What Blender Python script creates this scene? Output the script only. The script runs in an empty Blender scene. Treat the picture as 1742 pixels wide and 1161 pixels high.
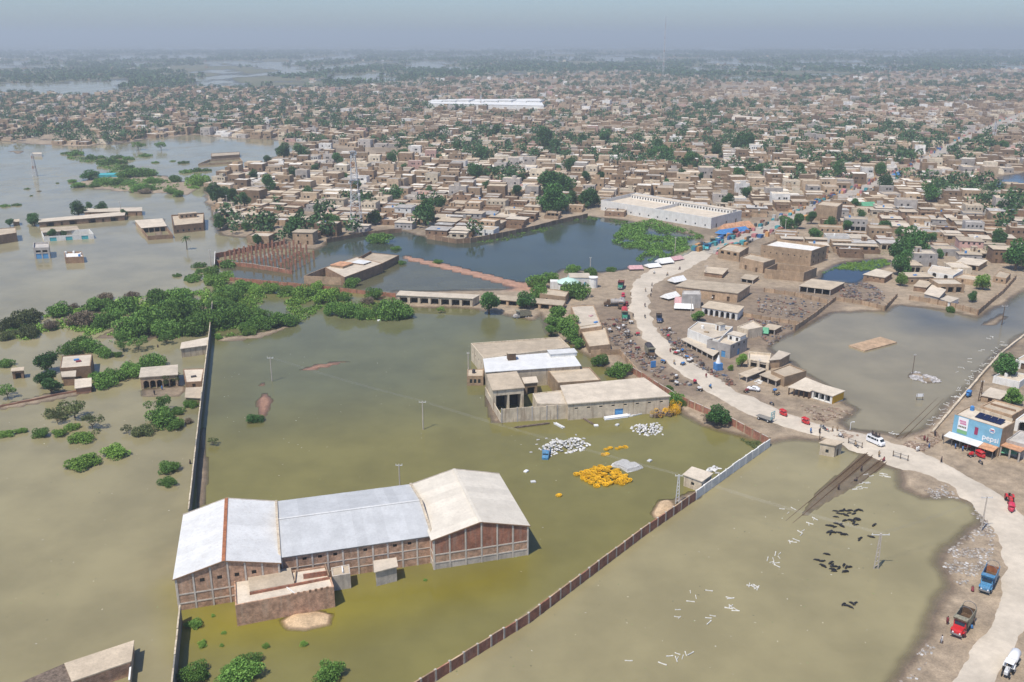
import bpy, math, random
import numpy as np
from mathutils import Vector, Matrix

# ------------------------------------------------------------------ camera, sky, sun, exposure
random.seed(7); rng = np.random.default_rng(7)
SC = bpy.context.scene
COL = SC.collection
F, CX, CY, HOR, CAMH = 1560.0, 871.0, 580.5, 66.0, 106.0     # photo-pixel calibration (1742 x 1161), camera 106 m above the water
HSC = CAMH / 90.0
PITCH = math.atan((CY - HOR) / F)
cam_d = bpy.data.cameras.new('camera'); cam = bpy.data.objects.new('camera', cam_d); COL.objects.link(cam)
cam_d.sensor_fit = 'HORIZONTAL'; cam_d.sensor_width = 36.0; cam_d.lens = 36.0 * F / 1742.0
cam_d.clip_start = 1.0; cam_d.clip_end = 90000.0
cam.location = (0, 0, CAMH); cam.rotation_euler = (math.pi / 2 - PITCH, 0, 0)
SC.camera = cam
SUN_EL, SUN_AZ = math.radians(62), math.radians(222)          # sun high, behind the camera's left shoulder
W = bpy.data.worlds.new('World'); SC.world = W; W.use_nodes = True
wn = W.node_tree.nodes; wn.clear()
sky = wn.new('ShaderNodeTexSky'); sky.sky_type = 'NISHITA'; sky.sun_disc = False
sky.sun_elevation = SUN_EL; sky.sun_rotation = SUN_AZ; sky.air_density = 1.0; sky.dust_density = 0.8; sky.ozone_density = 4.0; sky.altitude = 60
bg = wn.new('ShaderNodeBackground'); bg.inputs['Strength'].default_value = 0.115
wo = wn.new('ShaderNodeOutputWorld'); tint = wn.new('ShaderNodeMix'); tint.data_type = 'RGBA'; tint.blend_type = 'MULTIPLY'; tint.inputs[0].default_value = 1.0; tint.inputs[7].default_value = (.66, .745, .90, 1)   # dusty summer air: the whole sky a little greyer blue
W.node_tree.links.new(sky.outputs[0], tint.inputs[6]); W.node_tree.links.new(tint.outputs[2], bg.inputs[0]); W.node_tree.links.new(bg.outputs[0], wo.inputs[0])
sl = bpy.data.lights.new('sun', 'SUN'); so = bpy.data.objects.new('sun', sl); COL.objects.link(so)
sl.energy = 3.6; sl.angle = math.radians(0.53); sl.color = (1.0, 0.94, 0.84)
sd_ = Vector((math.sin(SUN_AZ) * math.cos(SUN_EL), math.cos(SUN_AZ) * math.cos(SUN_EL), math.sin(SUN_EL)))
so.rotation_euler = sd_.to_track_quat('Z', 'Y').to_euler(); so.location = (-60, -60, 200)
VS = SC.view_settings; VS.view_transform = 'Standard'; VS.look = 'None'; VS.gamma = 1.0; VS.exposure = 0.42; VS.use_curve_mapping = False
SC.render.engine = 'CYCLES'
SC.cycles.max_bounces = 6; SC.cycles.diffuse_bounces = 2; SC.cycles.glossy_bounces = 3; SC.cycles.transparent_max_bounces = 8; SC.cycles.volume_bounces = 0

# ------------------------------------------------------------------ pixel -> place
cp, sp = math.cos(PITCH), math.sin(PITCH)
def ray(px, py):
    a = (px - CX) / F; b = -(py - CY) / F
    return a, cp + b * sp, -sp + b * cp
def P(px, py, z=0.0):
    """point of the horizontal plane at height z seen at a photo pixel"""
    a, b, c = ray(px, py); t = (z - CAMH) / c
    return Vector((a * t, b * t, z))
def ppm(py): return (py - HOR) * cp / CAMH                      # photo pixels per metre on the ground at this row
def top_z(base, top, z0=0.0):
    """height of a point seen at pixel `top` straight above the ground point seen at `base`"""
    g = P(base[0], base[1], z0); a, b, c = ray(*top)
    return CAMH + c * g.y / b
def heading(a, b):
    d = P(*b) - P(*a); return math.atan2(d.y, d.x)

# ------------------------------------------------------------------ mesh and object helpers
class MB:
    def __init__(s): s.v = []; s.f = []; s.m = []
    def quad(s, *pts, mi=0):
        n = len(s.v); s.v += [tuple(p) for p in pts]; s.f.append(tuple(range(n, n + len(pts)))); s.m.append(mi)
    def box(s, c, d, rz=0.0, mi=0, rx=0.0):
        n = len(s.v); ca, sa = math.cos(rz), math.sin(rz); cx_, sx_ = math.cos(rx), math.sin(rx)
        for k in range(8):
            x = d[0] / 2 * (1 if k & 1 else -1); y = d[1] / 2 * (1 if k & 2 else -1); z = d[2] / 2 * (1 if k & 4 else -1)
            y, z = y * cx_ - z * sx_, y * sx_ + z * cx_
            s.v.append((c[0] + x * ca - y * sa, c[1] + x * sa + y * ca, c[2] + z))
        for q in ((0, 2, 3, 1), (4, 5, 7, 6), (0, 1, 5, 4), (2, 6, 7, 3), (0, 4, 6, 2), (1, 3, 7, 5)):
            s.f.append(tuple(n + i for i in q)); s.m.append(mi)
    def bar(s, a, b, w, h=None, mi=0):
        a = Vector(a); b = Vector(b); h = h or w; d = (b - a); L = d.length or 1e-4; d /= L
        up = Vector((0, 0, 1)) if abs(d.z) < .95 else Vector((1, 0, 0))
        r = d.cross(up).normalized() * (w / 2); u = r.normalized().cross(d) * (h / 2); n = len(s.v)
        for p in (a, b):
            for i, j in ((-1, -1), (1, -1), (1, 1), (-1, 1)): s.v.append(tuple(p + r * i + u * j))
        for q in ((0, 3, 2, 1), (4, 5, 6, 7), (0, 1, 5, 4), (1, 2, 6, 5), (2, 3, 7, 6), (3, 0, 4, 7)):
            s.f.append(tuple(n + i for i in q)); s.m.append(mi)
    def tube(s, a, b, r0, r1=None, n=8, mi=0, caps=True):
        a = Vector(a); b = Vector(b); r1 = r0 if r1 is None else r1; d = (b - a).normalized()
        up = Vector((0, 0, 1)) if abs(d.z) < .95 else Vector((1, 0, 0))
        r = d.cross(up).normalized(); u = r.cross(d); k = len(s.v)
        for p, q in ((a, r0), (b, r1)):
            for i in range(n):
                t = 2 * math.pi * i / n; s.v.append(tuple(p + (r * math.cos(t) + u * math.sin(t)) * q))
        for i in range(n):
            j = (i + 1) % n; s.f.append((k + i, k + n + i, k + n + j, k + j)); s.m.append(mi)
        if caps:
            s.f.append(tuple(k + i for i in range(n))); s.m.append(mi)
            s.f.append(tuple(k + n + i for i in reversed(range(n)))); s.m.append(mi)
    def prism(s, poly, z0, z1, mi=0, top=None, bottom=True):
        n = len(poly); k = len(s.v)
        for z in (z0, z1):
            for p in poly: s.v.append((p[0], p[1], z))
        for i in range(n):
            j = (i + 1) % n; s.f.append((k + i, k + j, k + n + j, k + n + i)); s.m.append(mi)
        s.f.append(tuple(k + n + i for i in range(n))); s.m.append(mi if top is None else top)
        if bottom: s.f.append(tuple(k + i for i in reversed(range(n)))); s.m.append(mi)
    def loft(s, rings, mi=0, caps=True):
        k = len(s.v); n = len(rings[0])
        for r in rings: s.v += [tuple(p) for p in r]
        for a in range(len(rings) - 1):
            for i in range(n):
                j = (i + 1) % n; s.f.append((k + a * n + i, k + a * n + j, k + (a + 1) * n + j, k + (a + 1) * n + i)); s.m.append(mi)
        if caps:
            s.f.append(tuple(k + i for i in reversed(range(n)))); s.m.append(mi)
            e = k + (len(rings) - 1) * n; s.f.append(tuple(e + i for i in range(n))); s.m.append(mi)
    def mesh(s, name, mats, smooth=False):
        me = bpy.data.meshes.new(name); me.from_pydata(s.v, [], s.f)
        for m in (mats if isinstance(mats, (list, tuple)) else [mats]): me.materials.append(m)
        if any(s.m): me.polygons.foreach_set('material_index', s.m)
        if smooth: me.polygons.foreach_set('use_smooth', [True] * len(s.f))
        me.update(); return me
    def build(s, name, mats, parent=None, smooth=False, loc=None, rz=0.0):
        return link(name, s.mesh(name, mats, smooth), parent, loc, rz)
def link(name, me, parent=None, loc=None, rz=0.0):
    o = bpy.data.objects.new(name, me); COL.objects.link(o)
    if parent is not None: o.parent = parent
    if loc is not None: o.location = loc
    if rz: o.rotation_euler = (0, 0, rz)
    return o
def tag(o, label=None, cat=None, group=None, kind=None):
    if label: o['label'] = label
    if cat: o['category'] = cat
    if group: o['group'] = group
    if kind: o['kind'] = kind
    return o
def thing(name, label, cat, loc=(0, 0, 0), rz=0.0, group=None):
    o = bpy.data.objects.new(name, None); COL.objects.link(o); o.empty_display_size = .5
    o.location = loc; o.rotation_euler = (0, 0, rz); return tag(o, label, cat, group)
def copy_tree(o, parent=None):
    c = o.copy(); COL.objects.link(c); c.parent = parent
    for ch in list(o.children): copy_tree(ch, c)
    return c
def np_mesh(name, V, Q, mats, attrs=None, mi=None, smooth=False):
    """big mesh from numpy arrays: V (n,3), Q (m,4)"""
    me = bpy.data.meshes.new(name); n, m = len(V), len(Q); k = Q.shape[1]
    me.vertices.add(n); me.vertices.foreach_set('co', np.ascontiguousarray(V, np.float32).ravel())
    me.loops.add(m * k); me.loops.foreach_set('vertex_index', np.ascontiguousarray(Q, np.int32).ravel())
    me.polygons.add(m); me.polygons.foreach_set('loop_start', np.arange(0, m * k, k, dtype=np.int32))
    for mm in (mats if isinstance(mats, (list, tuple)) else [mats]): me.materials.append(mm)
    if mi is not None: me.polygons.foreach_set('material_index', np.ascontiguousarray(mi, np.int32))
    me.update(calc_edges=True)
    for nm, a in (attrs or {}).items():
        if a.ndim == 2:
            at = me.color_attributes.new(nm, 'FLOAT_COLOR', 'POINT')
            at.data.foreach_set('color', np.ascontiguousarray(np.c_[a, np.ones(n)], np.float32).ravel())
        else:
            at = me.attributes.new(nm, 'FLOAT', 'POINT'); at.data.foreach_set('value', np.ascontiguousarray(a, np.float32))
    me.polygons.foreach_set('use_smooth', np.full(m, bool(smooth)))
    return me

# ------------------------------------------------------------------ materials
MATS = {}
def _n(nt, t, **kw):
    n = nt.nodes.new(t)
    for k, v in kw.items():
        if k in n.inputs.keys(): n.inputs[k].default_value = v
        else: setattr(n, k, v)
    return n
def mixc(nt, fac, a, b, mode='MIX'):
    n = nt.nodes.new('ShaderNodeMix'); n.data_type = 'RGBA'; n.blend_type = mode
    for sock, val in ((n.inputs[0], fac), (n.inputs[6], a), (n.inputs[7], b)):
        if hasattr(val, 'links') or hasattr(val, 'is_output'): nt.links.new(val, sock)
        elif isinstance(val, (int, float)): sock.default_value = val
        else: sock.default_value = (*val, 1)
    return n.outputs[2]
def ramp(nt, src, lo, hi, a=0.0, b=1.0):
    n = nt.nodes.new('ShaderNodeMapRange'); n.interpolation_type = 'SMOOTHSTEP'
    nt.links.new(src, n.inputs[0]); n.inputs[1].default_value = lo; n.inputs[2].default_value = hi; n.inputs[3].default_value = a; n.inputs[4].default_value = b
    return n.outputs[0]
def mat(name, col, rough=.9, var=.22, scale=.5, streak=0.0, stain=None, objrand=0.0, brick=0.0, bump=.25, attr=None, metallic=0.0, spec=.3, rib=0.0):
    m = bpy.data.materials.new(name); MATS[name] = m; m.use_nodes = True; nt = m.node_tree; L = nt.links
    bs = nt.nodes['Principled BSDF']; bs.inputs['Roughness'].default_value = rough; bs.inputs['Metallic'].default_value = metallic
    bs.inputs['Specular IOR Level'].default_value = spec
    tc = _n(nt, 'ShaderNodeTexCoord').outputs['Object']
    n1 = _n(nt, 'ShaderNodeTexNoise', Scale=scale, Detail=6.0, Roughness=.65); L.new(tc, n1.inputs['Vector'])
    n2 = _n(nt, 'ShaderNodeTexNoise', Scale=scale * 9, Detail=4.0, Roughness=.6); L.new(tc, n2.inputs['Vector'])
    base = col
    if attr:
        a = _n(nt, 'ShaderNodeAttribute', attribute_name=attr); base = a.outputs['Color']
    k1 = ramp(nt, n1.outputs[0], .3, .7, 1 - var, 1 + var); k2 = ramp(nt, n2.outputs[0], .3, .7, 1 - var * .5, 1 + var * .5)
    mul = _n(nt, 'ShaderNodeMath', operation='MULTIPLY'); L.new(k1, mul.inputs[0]); L.new(k2, mul.inputs[1]); k = mul.outputs[0]
    if objrand:
        oi = _n(nt, 'ShaderNodeObjectInfo'); r = ramp(nt, oi.outputs['Random'], 0, 1, 1 - objrand, 1 + objrand)
        m3 = _n(nt, 'ShaderNodeMath', operation='MULTIPLY'); L.new(k, m3.inputs[0]); L.new(r, m3.inputs[1]); k = m3.outputs[0]
    c = mixc(nt, 1.0, base, k, 'MULTIPLY')
    if streak:
        mp = _n(nt, 'ShaderNodeMapping'); mp.inputs['Scale'].default_value = (1.3, 1.3, .12); L.new(tc, mp.inputs[0])
        n3 = _n(nt, 'ShaderNodeTexNoise', Scale=1.2, Detail=5.0); L.new(mp.outputs[0], n3.inputs['Vector'])
        c = mixc(nt, ramp(nt, n3.outputs[0], .48, .72, 0, streak), c, stain or tuple(x * .4 for x in col))
    if brick:
        sx = _n(nt, 'ShaderNodeSeparateXYZ'); L.new(tc, sx.inputs[0]); ad = _n(nt, 'ShaderNodeMath', operation='ADD'); L.new(sx.outputs[0], ad.inputs[0]); L.new(sx.outputs[1], ad.inputs[1])
        cb = _n(nt, 'ShaderNodeCombineXYZ'); L.new(ad.outputs[0], cb.inputs[0]); L.new(sx.outputs[2], cb.inputs[1])
        bt = _n(nt, 'ShaderNodeTexBrick', Scale=1.0); L.new(cb.outputs[0], bt.inputs['Vector'])
        bt.inputs['Brick Width'].default_value = .5; bt.inputs['Row Height'].default_value = .2; bt.inputs['Mortar Size'].default_value = .03
        bt.inputs['Color1'].default_value = (1.15, 1.05, 1, 1); bt.inputs['Color2'].default_value = (.72, .7, .7, 1); bt.inputs['Mortar'].default_value = (1.3, 1.35, 1.4, 1)
        c = mixc(nt, brick, c, mixc(nt, 1.0, c, bt.outputs['Color'], 'MULTIPLY'))
    L.new(c, bs.inputs['Base Color'])
    if bump or rib:
        bp = _n(nt, 'ShaderNodeBump', Strength=max(bump, rib), Distance=.05); hsrc = n2.outputs[0]
        if rib:
            wv = _n(nt, 'ShaderNodeTexWave', Scale=rib); wv.bands_direction = 'X'; L.new(tc, wv.inputs['Vector']); hsrc = wv.outputs[1]; bp.inputs['Strength'].default_value = .5
        L.new(hsrc, bp.inputs['Height']); L.new(bp.outputs[0], bs.inputs['Normal'])
    return m
mat('roof_tan', (.47, .385, .28), var=.16, scale=.25, objrand=.12, stain=(.3, .24, .18), streak=.15)
mat('roof_pale', (.56, .48, .375), var=.14, scale=.25, objrand=.1, streak=.15, stain=(.36, .3, .23))
mat('roof_grey', (.44, .41, .37), var=.2, scale=.3, objrand=.15)
mat('brick_brown', (.245, .155, .095), var=.25, scale=.4, streak=.35, stain=(.13, .09, .07), objrand=.2, brick=.6)
mat('brick_tan', (.38, .268, .168), var=.22, scale=.4, streak=.35, stain=(.2, .15, .11), objrand=.18, brick=.5)
mat('brick_red', (.31, .14, .088), var=.3, scale=.5, streak=.45, stain=(.36, .28, .22), brick=.7)
mat('brick_dirty', (.44, .275, .18), var=.34, scale=.9, streak=.4, stain=(.54, .42, .31), brick=.7)
mat('concrete', (.50, .44, .37), var=.18, scale=.6, streak=.4, stain=(.22, .19, .16), objrand=.08)
mat('concrete_pale', (.60, .53, .45), var=.12, scale=.6, streak=.3, stain=(.4, .33, .27))
mat('concrete_dark', (.26, .24, .21), var=.2, scale=.5, streak=.4, stain=(.13, .12, .1))
mat('plaster_white', (.74, .72, .67), var=.1, scale=.4, streak=.3, stain=(.45, .4, .33), objrand=.08)
mat('plaster_cream', (.57, .48, .355), var=.18, scale=.5, streak=.65, stain=(.24, .165, .11), objrand=.1)
mat('plaster_grey', (.40, .37, .34), var=.18, scale=.4, streak=.4, stain=(.22, .2, .18), objrand=.12)
mat('plaster_pink', (.58, .36, .30), var=.12, scale=.4, streak=.3, objrand=.1)
mat('paint_blue', (.20, .42, .56), rough=.7, var=.1, scale=.5, streak=.15, stain=(.3, .42, .5))
mat('blue_door', (.10, .30, .55), rough=.6, var=.2)
mat('turquoise', (.08, .42, .45), rough=.6, var=.15)
mat('green_paint', (.12, .35, .2), rough=.6, var=.15)
mat('yellow_paint', (.75, .42, .03), rough=.6, var=.12, streak=.3, stain=(.5, .3, .08))
mat('yellow_plastic', (.72, .40, .012), rough=.5, var=.25, scale=2., objrand=.2)
mat('tin_white', (.66, .655, .63), rough=.7, var=.08, scale=.3, streak=.3, stain=(.46, .42, .38), rib=1.6, spec=.4, objrand=.05)
mat('tin_cool', (.50, .505, .50), rough=.65, var=.09, scale=.3, streak=.3, stain=(.4, .39, .38), rib=1.6, spec=.4, objrand=.05)
mat('tin_cream', (.66, .60, .50), rough=.6, var=.08, scale=.3, streak=.28, stain=(.5, .43, .34), rib=1.6, spec=.3, objrand=.05)
mat('rust', (.33, .13, .06), var=.35, scale=1.2)
mat('rust_tin', (.50, .26, .14), var=.3, scale=.5, streak=.4, stain=(.6, .5, .4))
mat('dark_room', (.03, .026, .022), var=.3, bump=0)  # near-black paint standing in for the shade inside openings
mat('wood_dark', (.12, .075, .045), var=.3, scale=2)
mat('metal_grey', (.3, .3, .3), rough=.5, metallic=.6, var=.2)
mat('steel_pale', (.58, .58, .57), rough=.5, var=.15, scale=1.)
mat('rubber', (.02, .02, .02), rough=.8, bump=0)
mat('glass', (.02, .03, .035), rough=.08, spec=.6, bump=0, var=.05)
mat('paint_white', (.80, .80, .80), rough=.35, var=.04, bump=0)
mat('paint_red', streak=.3, stain=(.38, .26, .2), col=(.50, .02, .025), rough=.35, var=.1, bump=0)
mat('paint_pink', streak=.3, stain=(.38, .26, .2), col=(.58, .03, .08), rough=.4, var=.1, bump=0)
mat('paint_truckblue', (.07, .22, .38), rough=.5, var=.35, scale=2.5, streak=.4, stain=(.3, .27, .22))
mat('paint_navy', (.04, .07, .16), rough=.45, var=.25, scale=2)
mat('paint_green', (.04, .22, .14), rough=.45, var=.25, scale=2)
mat('truck_panel', (.26, .24, .17), rough=.6, var=.4, scale=2.5)
mat('cloth_white', (.74, .73, .70), var=.12, scale=1.5)
mat('cloth_pink', (.55, .33, .33), var=.15, scale=1.5)
mat('cloth_blue', (.07, .22, .48), var=.2, scale=1.5)
mat('cloth_dark', (.06, .055, .06), var=.3, scale=1.5)
mat('cloth_maroon', (.22, .05, .06), var=.25, scale=1.5)
mat('cloth_tan', (.36, .27, .17), var=.2, scale=1.5)
mat('skin', (.22, .12, .075), rough=.6, var=.08, bump=0)
mat('hair', (.012, .01, .01), bump=0)
mat('buffalo_hide', (.018, .017, .018), rough=.45, var=.3, scale=3)
mat('horn', (.06, .055, .05), rough=.5)
mat('sack', (.56, .545, .51), var=.2, scale=2.5, objrand=.28)
mat('sleeper', (.64, .62, .57), var=.12, scale=1.5, objrand=.1)
mat('sand', (.52, .36, .21), var=.14, scale=.8)
mat('red_earth', (.36, .19, .12), var=.2, scale=.6)
mat('solar', (.012, .016, .05), rough=.15, spec=.5, var=.1, bump=0)
mat('bark', (.13, .09, .06), var=.3, scale=2)
mat('red_sign', (.30, .04, .10), var=.1)
mat('print_green', (.2, .42, .2), var=.05, bump=0)
mat('print_pink', (.55, .06, .25), var=.05, bump=0)
mat('print_dark', (.09, .07, .02), var=.05, bump=0)
mat('scrap', (.16, .12, .09), var=.5, scale=2.)
def leaf_mat(name, a, b, trans=.25):
    m = bpy.data.materials.new(name); MATS[name] = m; m.use_nodes = True; nt = m.node_tree; L = nt.links
    bs = nt.nodes['Principled BSDF']; bs.inputs['Roughness'].default_value = .6; bs.inputs['Specular IOR Level'].default_value = .2
    g = _n(nt, 'ShaderNodeNewGeometry'); oi = _n(nt, 'ShaderNodeObjectInfo')
    c = mixc(nt, g.outputs['Random Per Island'], a, b)
    c = mixc(nt, 1.0, c, ramp(nt, oi.outputs['Random'], 0, 1, .72, 1.3), 'MULTIPLY'); L.new(c, bs.inputs['Base Color'])
    return m
leaf_mat('leaf_dark', (0.031, 0.085, 0.024), (0.083, 0.189, 0.041))
leaf_mat('leaf_mid', (0.065, 0.142, 0.026), (0.153, 0.277, 0.053))
leaf_mat('leaf_bright', (0.094, 0.189, 0.029), (0.212, 0.342, 0.059))
leaf_mat('leaf_olive', (.07, .095, .03), (.14, .16, .06))
leaf_mat('leaf_dry', (.13, .095, .06), (.24, .19, .13))
leaf_mat('leaf_far', (0.035, 0.088, 0.029), (0.088, 0.165, 0.053))

# ------------------------------------------------------------------ numpy noise and polygons
def vnoise(x, y, seed=0):
    xi = np.floor(x).astype(np.int64); yi = np.floor(y).astype(np.int64); fx = x - xi; fy = y - yi
    fx = fx * fx * (3 - 2 * fx); fy = fy * fy * (3 - 2 * fy)
    def h(a, b):
        n = (a * 374761393 + b * 668265263 + seed * 1442695041) & 0x7fffffff
        n = ((n ^ (n >> 13)) * 1274126177) & 0x7fffffff
        return ((n ^ (n >> 16)) & 0xffff) / 65535.0
    return (h(xi, yi) * (1 - fx) + h(xi + 1, yi) * fx) * (1 - fy) + (h(xi, yi + 1) * (1 - fx) + h(xi + 1, yi + 1) * fx) * fy
def fbm(x, y, seed=0, o=4):
    s = np.zeros_like(x, dtype=float); a = .5; t = 0
    for i in range(o): s += a * vnoise(x * 2 ** i, y * 2 ** i, seed + i * 17); t += a; a *= .5
    return s / t
def W2(pts, z=0.0): return np.array([P(a, b, z)[:2] for a, b in pts])
def sdf(X, Y, poly):
    """signed distance, positive inside"""
    d = np.full(X.shape, 1e12); ins = np.zeros(X.shape, bool); n = len(poly)
    for i in range(n):
        ax, ay = poly[i]; bx, by = poly[(i + 1) % n]; ex, ey = bx - ax, by - ay
        t = np.clip(((X - ax) * ex + (Y - ay) * ey) / (ex * ex + ey * ey + 1e-9), 0, 1)
        d = np.minimum(d, (X - ax - t * ex) ** 2 + (Y - ay - t * ey) ** 2)
        if ay != by:
            c = ((ay > Y) != (by > Y)) & (X < (bx - ax) * (Y - ay) / (by - ay) + ax); ins ^= c
    d = np.sqrt(d); return np.where(ins, d, -d)

# ------------------------------------------------------------------ land and water outlines (photo pixels)
TOWN_SHORE = [(-900, 262), (0, 240), (60, 246), (130, 250), (200, 246), (260, 236), (330, 230), (400, 236), (460, 238), (520, 246), (505, 262), (458, 268), (448, 280), (395, 297), (352, 314), (350, 335), (362, 355), (368, 385), (378, 402), (425, 404), (432, 418), (541, 425), (555, 411), (627, 398), (684, 393), (727, 404), (776, 413), (800, 412), (843, 404), (909, 389), (955, 377), (1001, 368), (1060, 374), (1130, 387), (1195, 405), (1197, 420), (1165, 437), (1121, 450), (1072, 456), (1022, 465), (1000, 462), (960, 458), (930, 470), (895, 482), (868, 494), (810, 495), (676, 496), (672, 512), (690, 521), (800, 525), (850, 533), (905, 544), (922, 530), (938, 570), (985, 594), (1010, 608), (1062, 642), (1110, 668), (1150, 692), (1185, 716), (1215, 728), (1250, 738), (1306, 752), (1330, 744), (1390, 748), (1440, 758), (1478, 776), (1501, 790), (1534, 800), (1537, 829), (1570, 846), (1619, 844), (1665, 859), (1675, 888), (1642, 911), (1613, 934), (1596, 957), (1613, 977), (1619, 1000), (1596, 1023), (1596, 1039), (1586, 1059), (1580, 1085), (1557, 1115), (1537, 1147), (1524, 1161), (1480, 1230), (1420, 1400), (3200, 1400), (3200, 140), (2600, 118), (1742, 118), (1500, 124), (1300, 139), (1200, 133), (1090, 121), (900, 126), (700, 136), (560, 152), (400, 150), (250, 150), (150, 165), (0, 160), (-900, 165)]
HOLES = {
 'east': [(1300, 592), (1358, 561), (1408, 532), (1505, 529), (1526, 519), (1605, 527), (1662, 540), (1685, 527), (1720, 509), (1742, 495), (1860, 440), (1960, 470), (1742, 569), (1704, 598), (1657, 651), (1626, 677), (1586, 721), (1560, 737), (1528, 747), (1510, 740), (1468, 736), (1442, 732), (1425, 718), (1440, 706), (1456, 698), (1434, 685), (1420, 669), (1400, 655), (1370, 635), (1335, 612)],
 'farpond': [(1690, 320), (1700, 302), (1742, 293), (1850, 285), (1850, 330), (1742, 328)],
 'kpond': [(1385, 478), (1400, 462), (1430, 447), (1500, 440), (1520, 446), (1490, 466), (1460, 483)],
 'farleft': [(-500, 140), (0, 137), (90, 137), (180, 150), (185, 158), (100, 163), (0, 160), (-500, 165)],
 'farmid': [(390, 143), (450, 133), (540, 133), (570, 140), (480, 148)],
 'farright': [(1090, 122), (1180, 108), (1260, 108), (1390, 120), (1385, 137), (1300, 139), (1240, 133), (1150, 131)],
}
BARS = [  # low islands and mud bars: outline, height
 ([(478, 1056), (500, 1043), (540, 1040), (563, 1046), (560, 1063), (520, 1072), (488, 1070)], .9),
 ([(508, 631), (545, 619), (596, 614), (560, 624), (520, 632)], .12), ([(440, 680), (452, 668), (462, 682), (452, 705), (442, 712)], .12), ([(440, 655), (449, 652), (448, 658)], .1),
 ([(370, 572), (420, 570), (470, 560), (510, 545), (505, 552), (440, 577), (375, 582)], .15),
 ([(686, 434), (760, 449), (850, 471), (905, 486), (890, 493), (840, 481), (760, 460), (688, 443)], .35),
 ([(1110, 873), (1122, 852), (1138, 850), (1150, 862), (1135, 877), (1115, 882)], .9), ([(1150, 850), (1180, 836), (1190, 845), (1165, 858)], .3),
 ([(1547, 637), (1558, 633), (1592, 643), (1602, 650), (1575, 652), (1550, 645)], .3), ([(1672, 553), (1705, 535), (1712, 538), (1690, 556)], .2),
 ([(240, 663), (310, 655), (318, 665), (300, 675), (245, 676)], .12), ([(0, 690), (90, 668), (160, 660), (155, 668), (60, 688), (0, 697)], .3),
 ([(1165, 705), (1190, 692), (1225, 715), (1240, 728), (1200, 725)], .35), ([(160, 575), (300, 520), (355, 515), (355, 560), (250, 580)], .05),
 ([(130, 312), (180, 295), (290, 300), (340, 318), (320, 332), (240, 330), (160, 322)], .25), ([(15, 258), (30, 255), (45, 259), (30, 262)], .4),
 ([(275, 404), (280, 372), (250, 372), (225, 380)], .1), ([(1468, 776), (1512, 782), (1455, 824), (1408, 850), (1368, 876), (1395, 838)], -.03),
 ([(345, 730), (350, 800), (345, 860), (338, 862), (340, 790)], .12), ([(845, 700), (855, 722), (838, 718), (826, 680), (830, 660)], .25),
]
GREENWATER = [(361, 505), (420, 480), (600, 490), (690, 520), (930, 530), (1000, 600), (1308, 748), (725, 1165), (640, 1260), (285, 1260), (320, 872)]
PONDWATER = [(541, 428), (555, 405), (684, 388), (776, 408), (955, 370), (1001, 360), (1200, 395), (1120, 455), (900, 488), (840, 478), (690, 439), (560, 432)]

# ------------------------------------------------------------------ the ground sheet and the flood water sheet
def grid():
    cols = np.r_[np.arange(-2400, -300, 40), np.arange(-300, 2050, 5), np.arange(2050, 4200, 40)]
    rows = np.r_[70.2, 71, 72, np.arange(73.5, 130, 1.6), np.arange(130, 400, 3.2), np.arange(400, 1210, 4.5), np.arange(1210, 1700, 25)]
    A = (cols - CX) / F; B = -(rows - CY) / F
    bb = cp + B * sp; cc = -sp + B * cp; t = -CAMH / cc
    X = A[None, :] * t[:, None]; Y = (bb * t)[:, None] + 0 * X
    ex = X[-1] * 1.0
    for yy in (40, 0, -80, -400, -3000):
        k = 1 if yy > -100 else (3 if yy > -1000 else 20)
        X = np.vstack([X, ex * k]); Y = np.vstack([Y, np.full_like(ex, yy)])
    return X[::-1], Y[::-1]
GX, GY = grid()
def land_height(X, Y):
    s = sdf(X, Y, W2(TOWN_SHORE))
    for k, h in HOLES.items():
        s = np.minimum(s, -sdf(X, Y, W2(h)))
    wob = (fbm(X / 9, Y / 9, 3) - .5) * 3.2 + (fbm(X / 2.2, Y / 2.2, 9, 3) - .5) * 1.3
    s2 = s + wob * np.clip(Y / 300, .6, 3)
    z = np.where(s2 > 0, np.minimum(.02 + .09 * s2, .45), np.maximum(-1.3, .13 * s2))
    nf = fbm(X / 170, Y / 330, 21, 5) * .75 + fbm(X / 700, Y / 1500, 23, 2) * .25
    zf = np.clip((nf - .475) * 9, -1.2, .5)
    out = (s < 0) & (Y > 1250)
    z = np.where(out, np.maximum(z, zf * np.clip((Y - 1350) / 300, 0, 1) - .05), z)
    z = np.where(Y > 6000, np.maximum(zf, -.8), z)
    for poly, h in BARS:
        b = sdf(X, Y, W2(poly)); z = np.maximum(z, np.where(b > -1, np.minimum((b + wob * .25) * (.35 if h > .6 else .16), h), -9))
    return z, s
GZ, GS = land_height(GX, GY)
GZ = GZ + (fbm(GX / 3, GY / 3, 5, 3) - .5) * np.where(GZ > .3, .1, .03)
def quads(nr, nc):
    i = np.arange(nr * nc).reshape(nr, nc)
    return np.stack([i[:-1, :-1], i[:-1, 1:], i[1:, 1:], i[1:, :-1]], -1).reshape(-1, 4)
def ground_z(x, y):
    """rough height of the ground sheet"""
    z, s = land_height(np.array([x]), np.array([y])); return float(max(z[0], 0))
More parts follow.
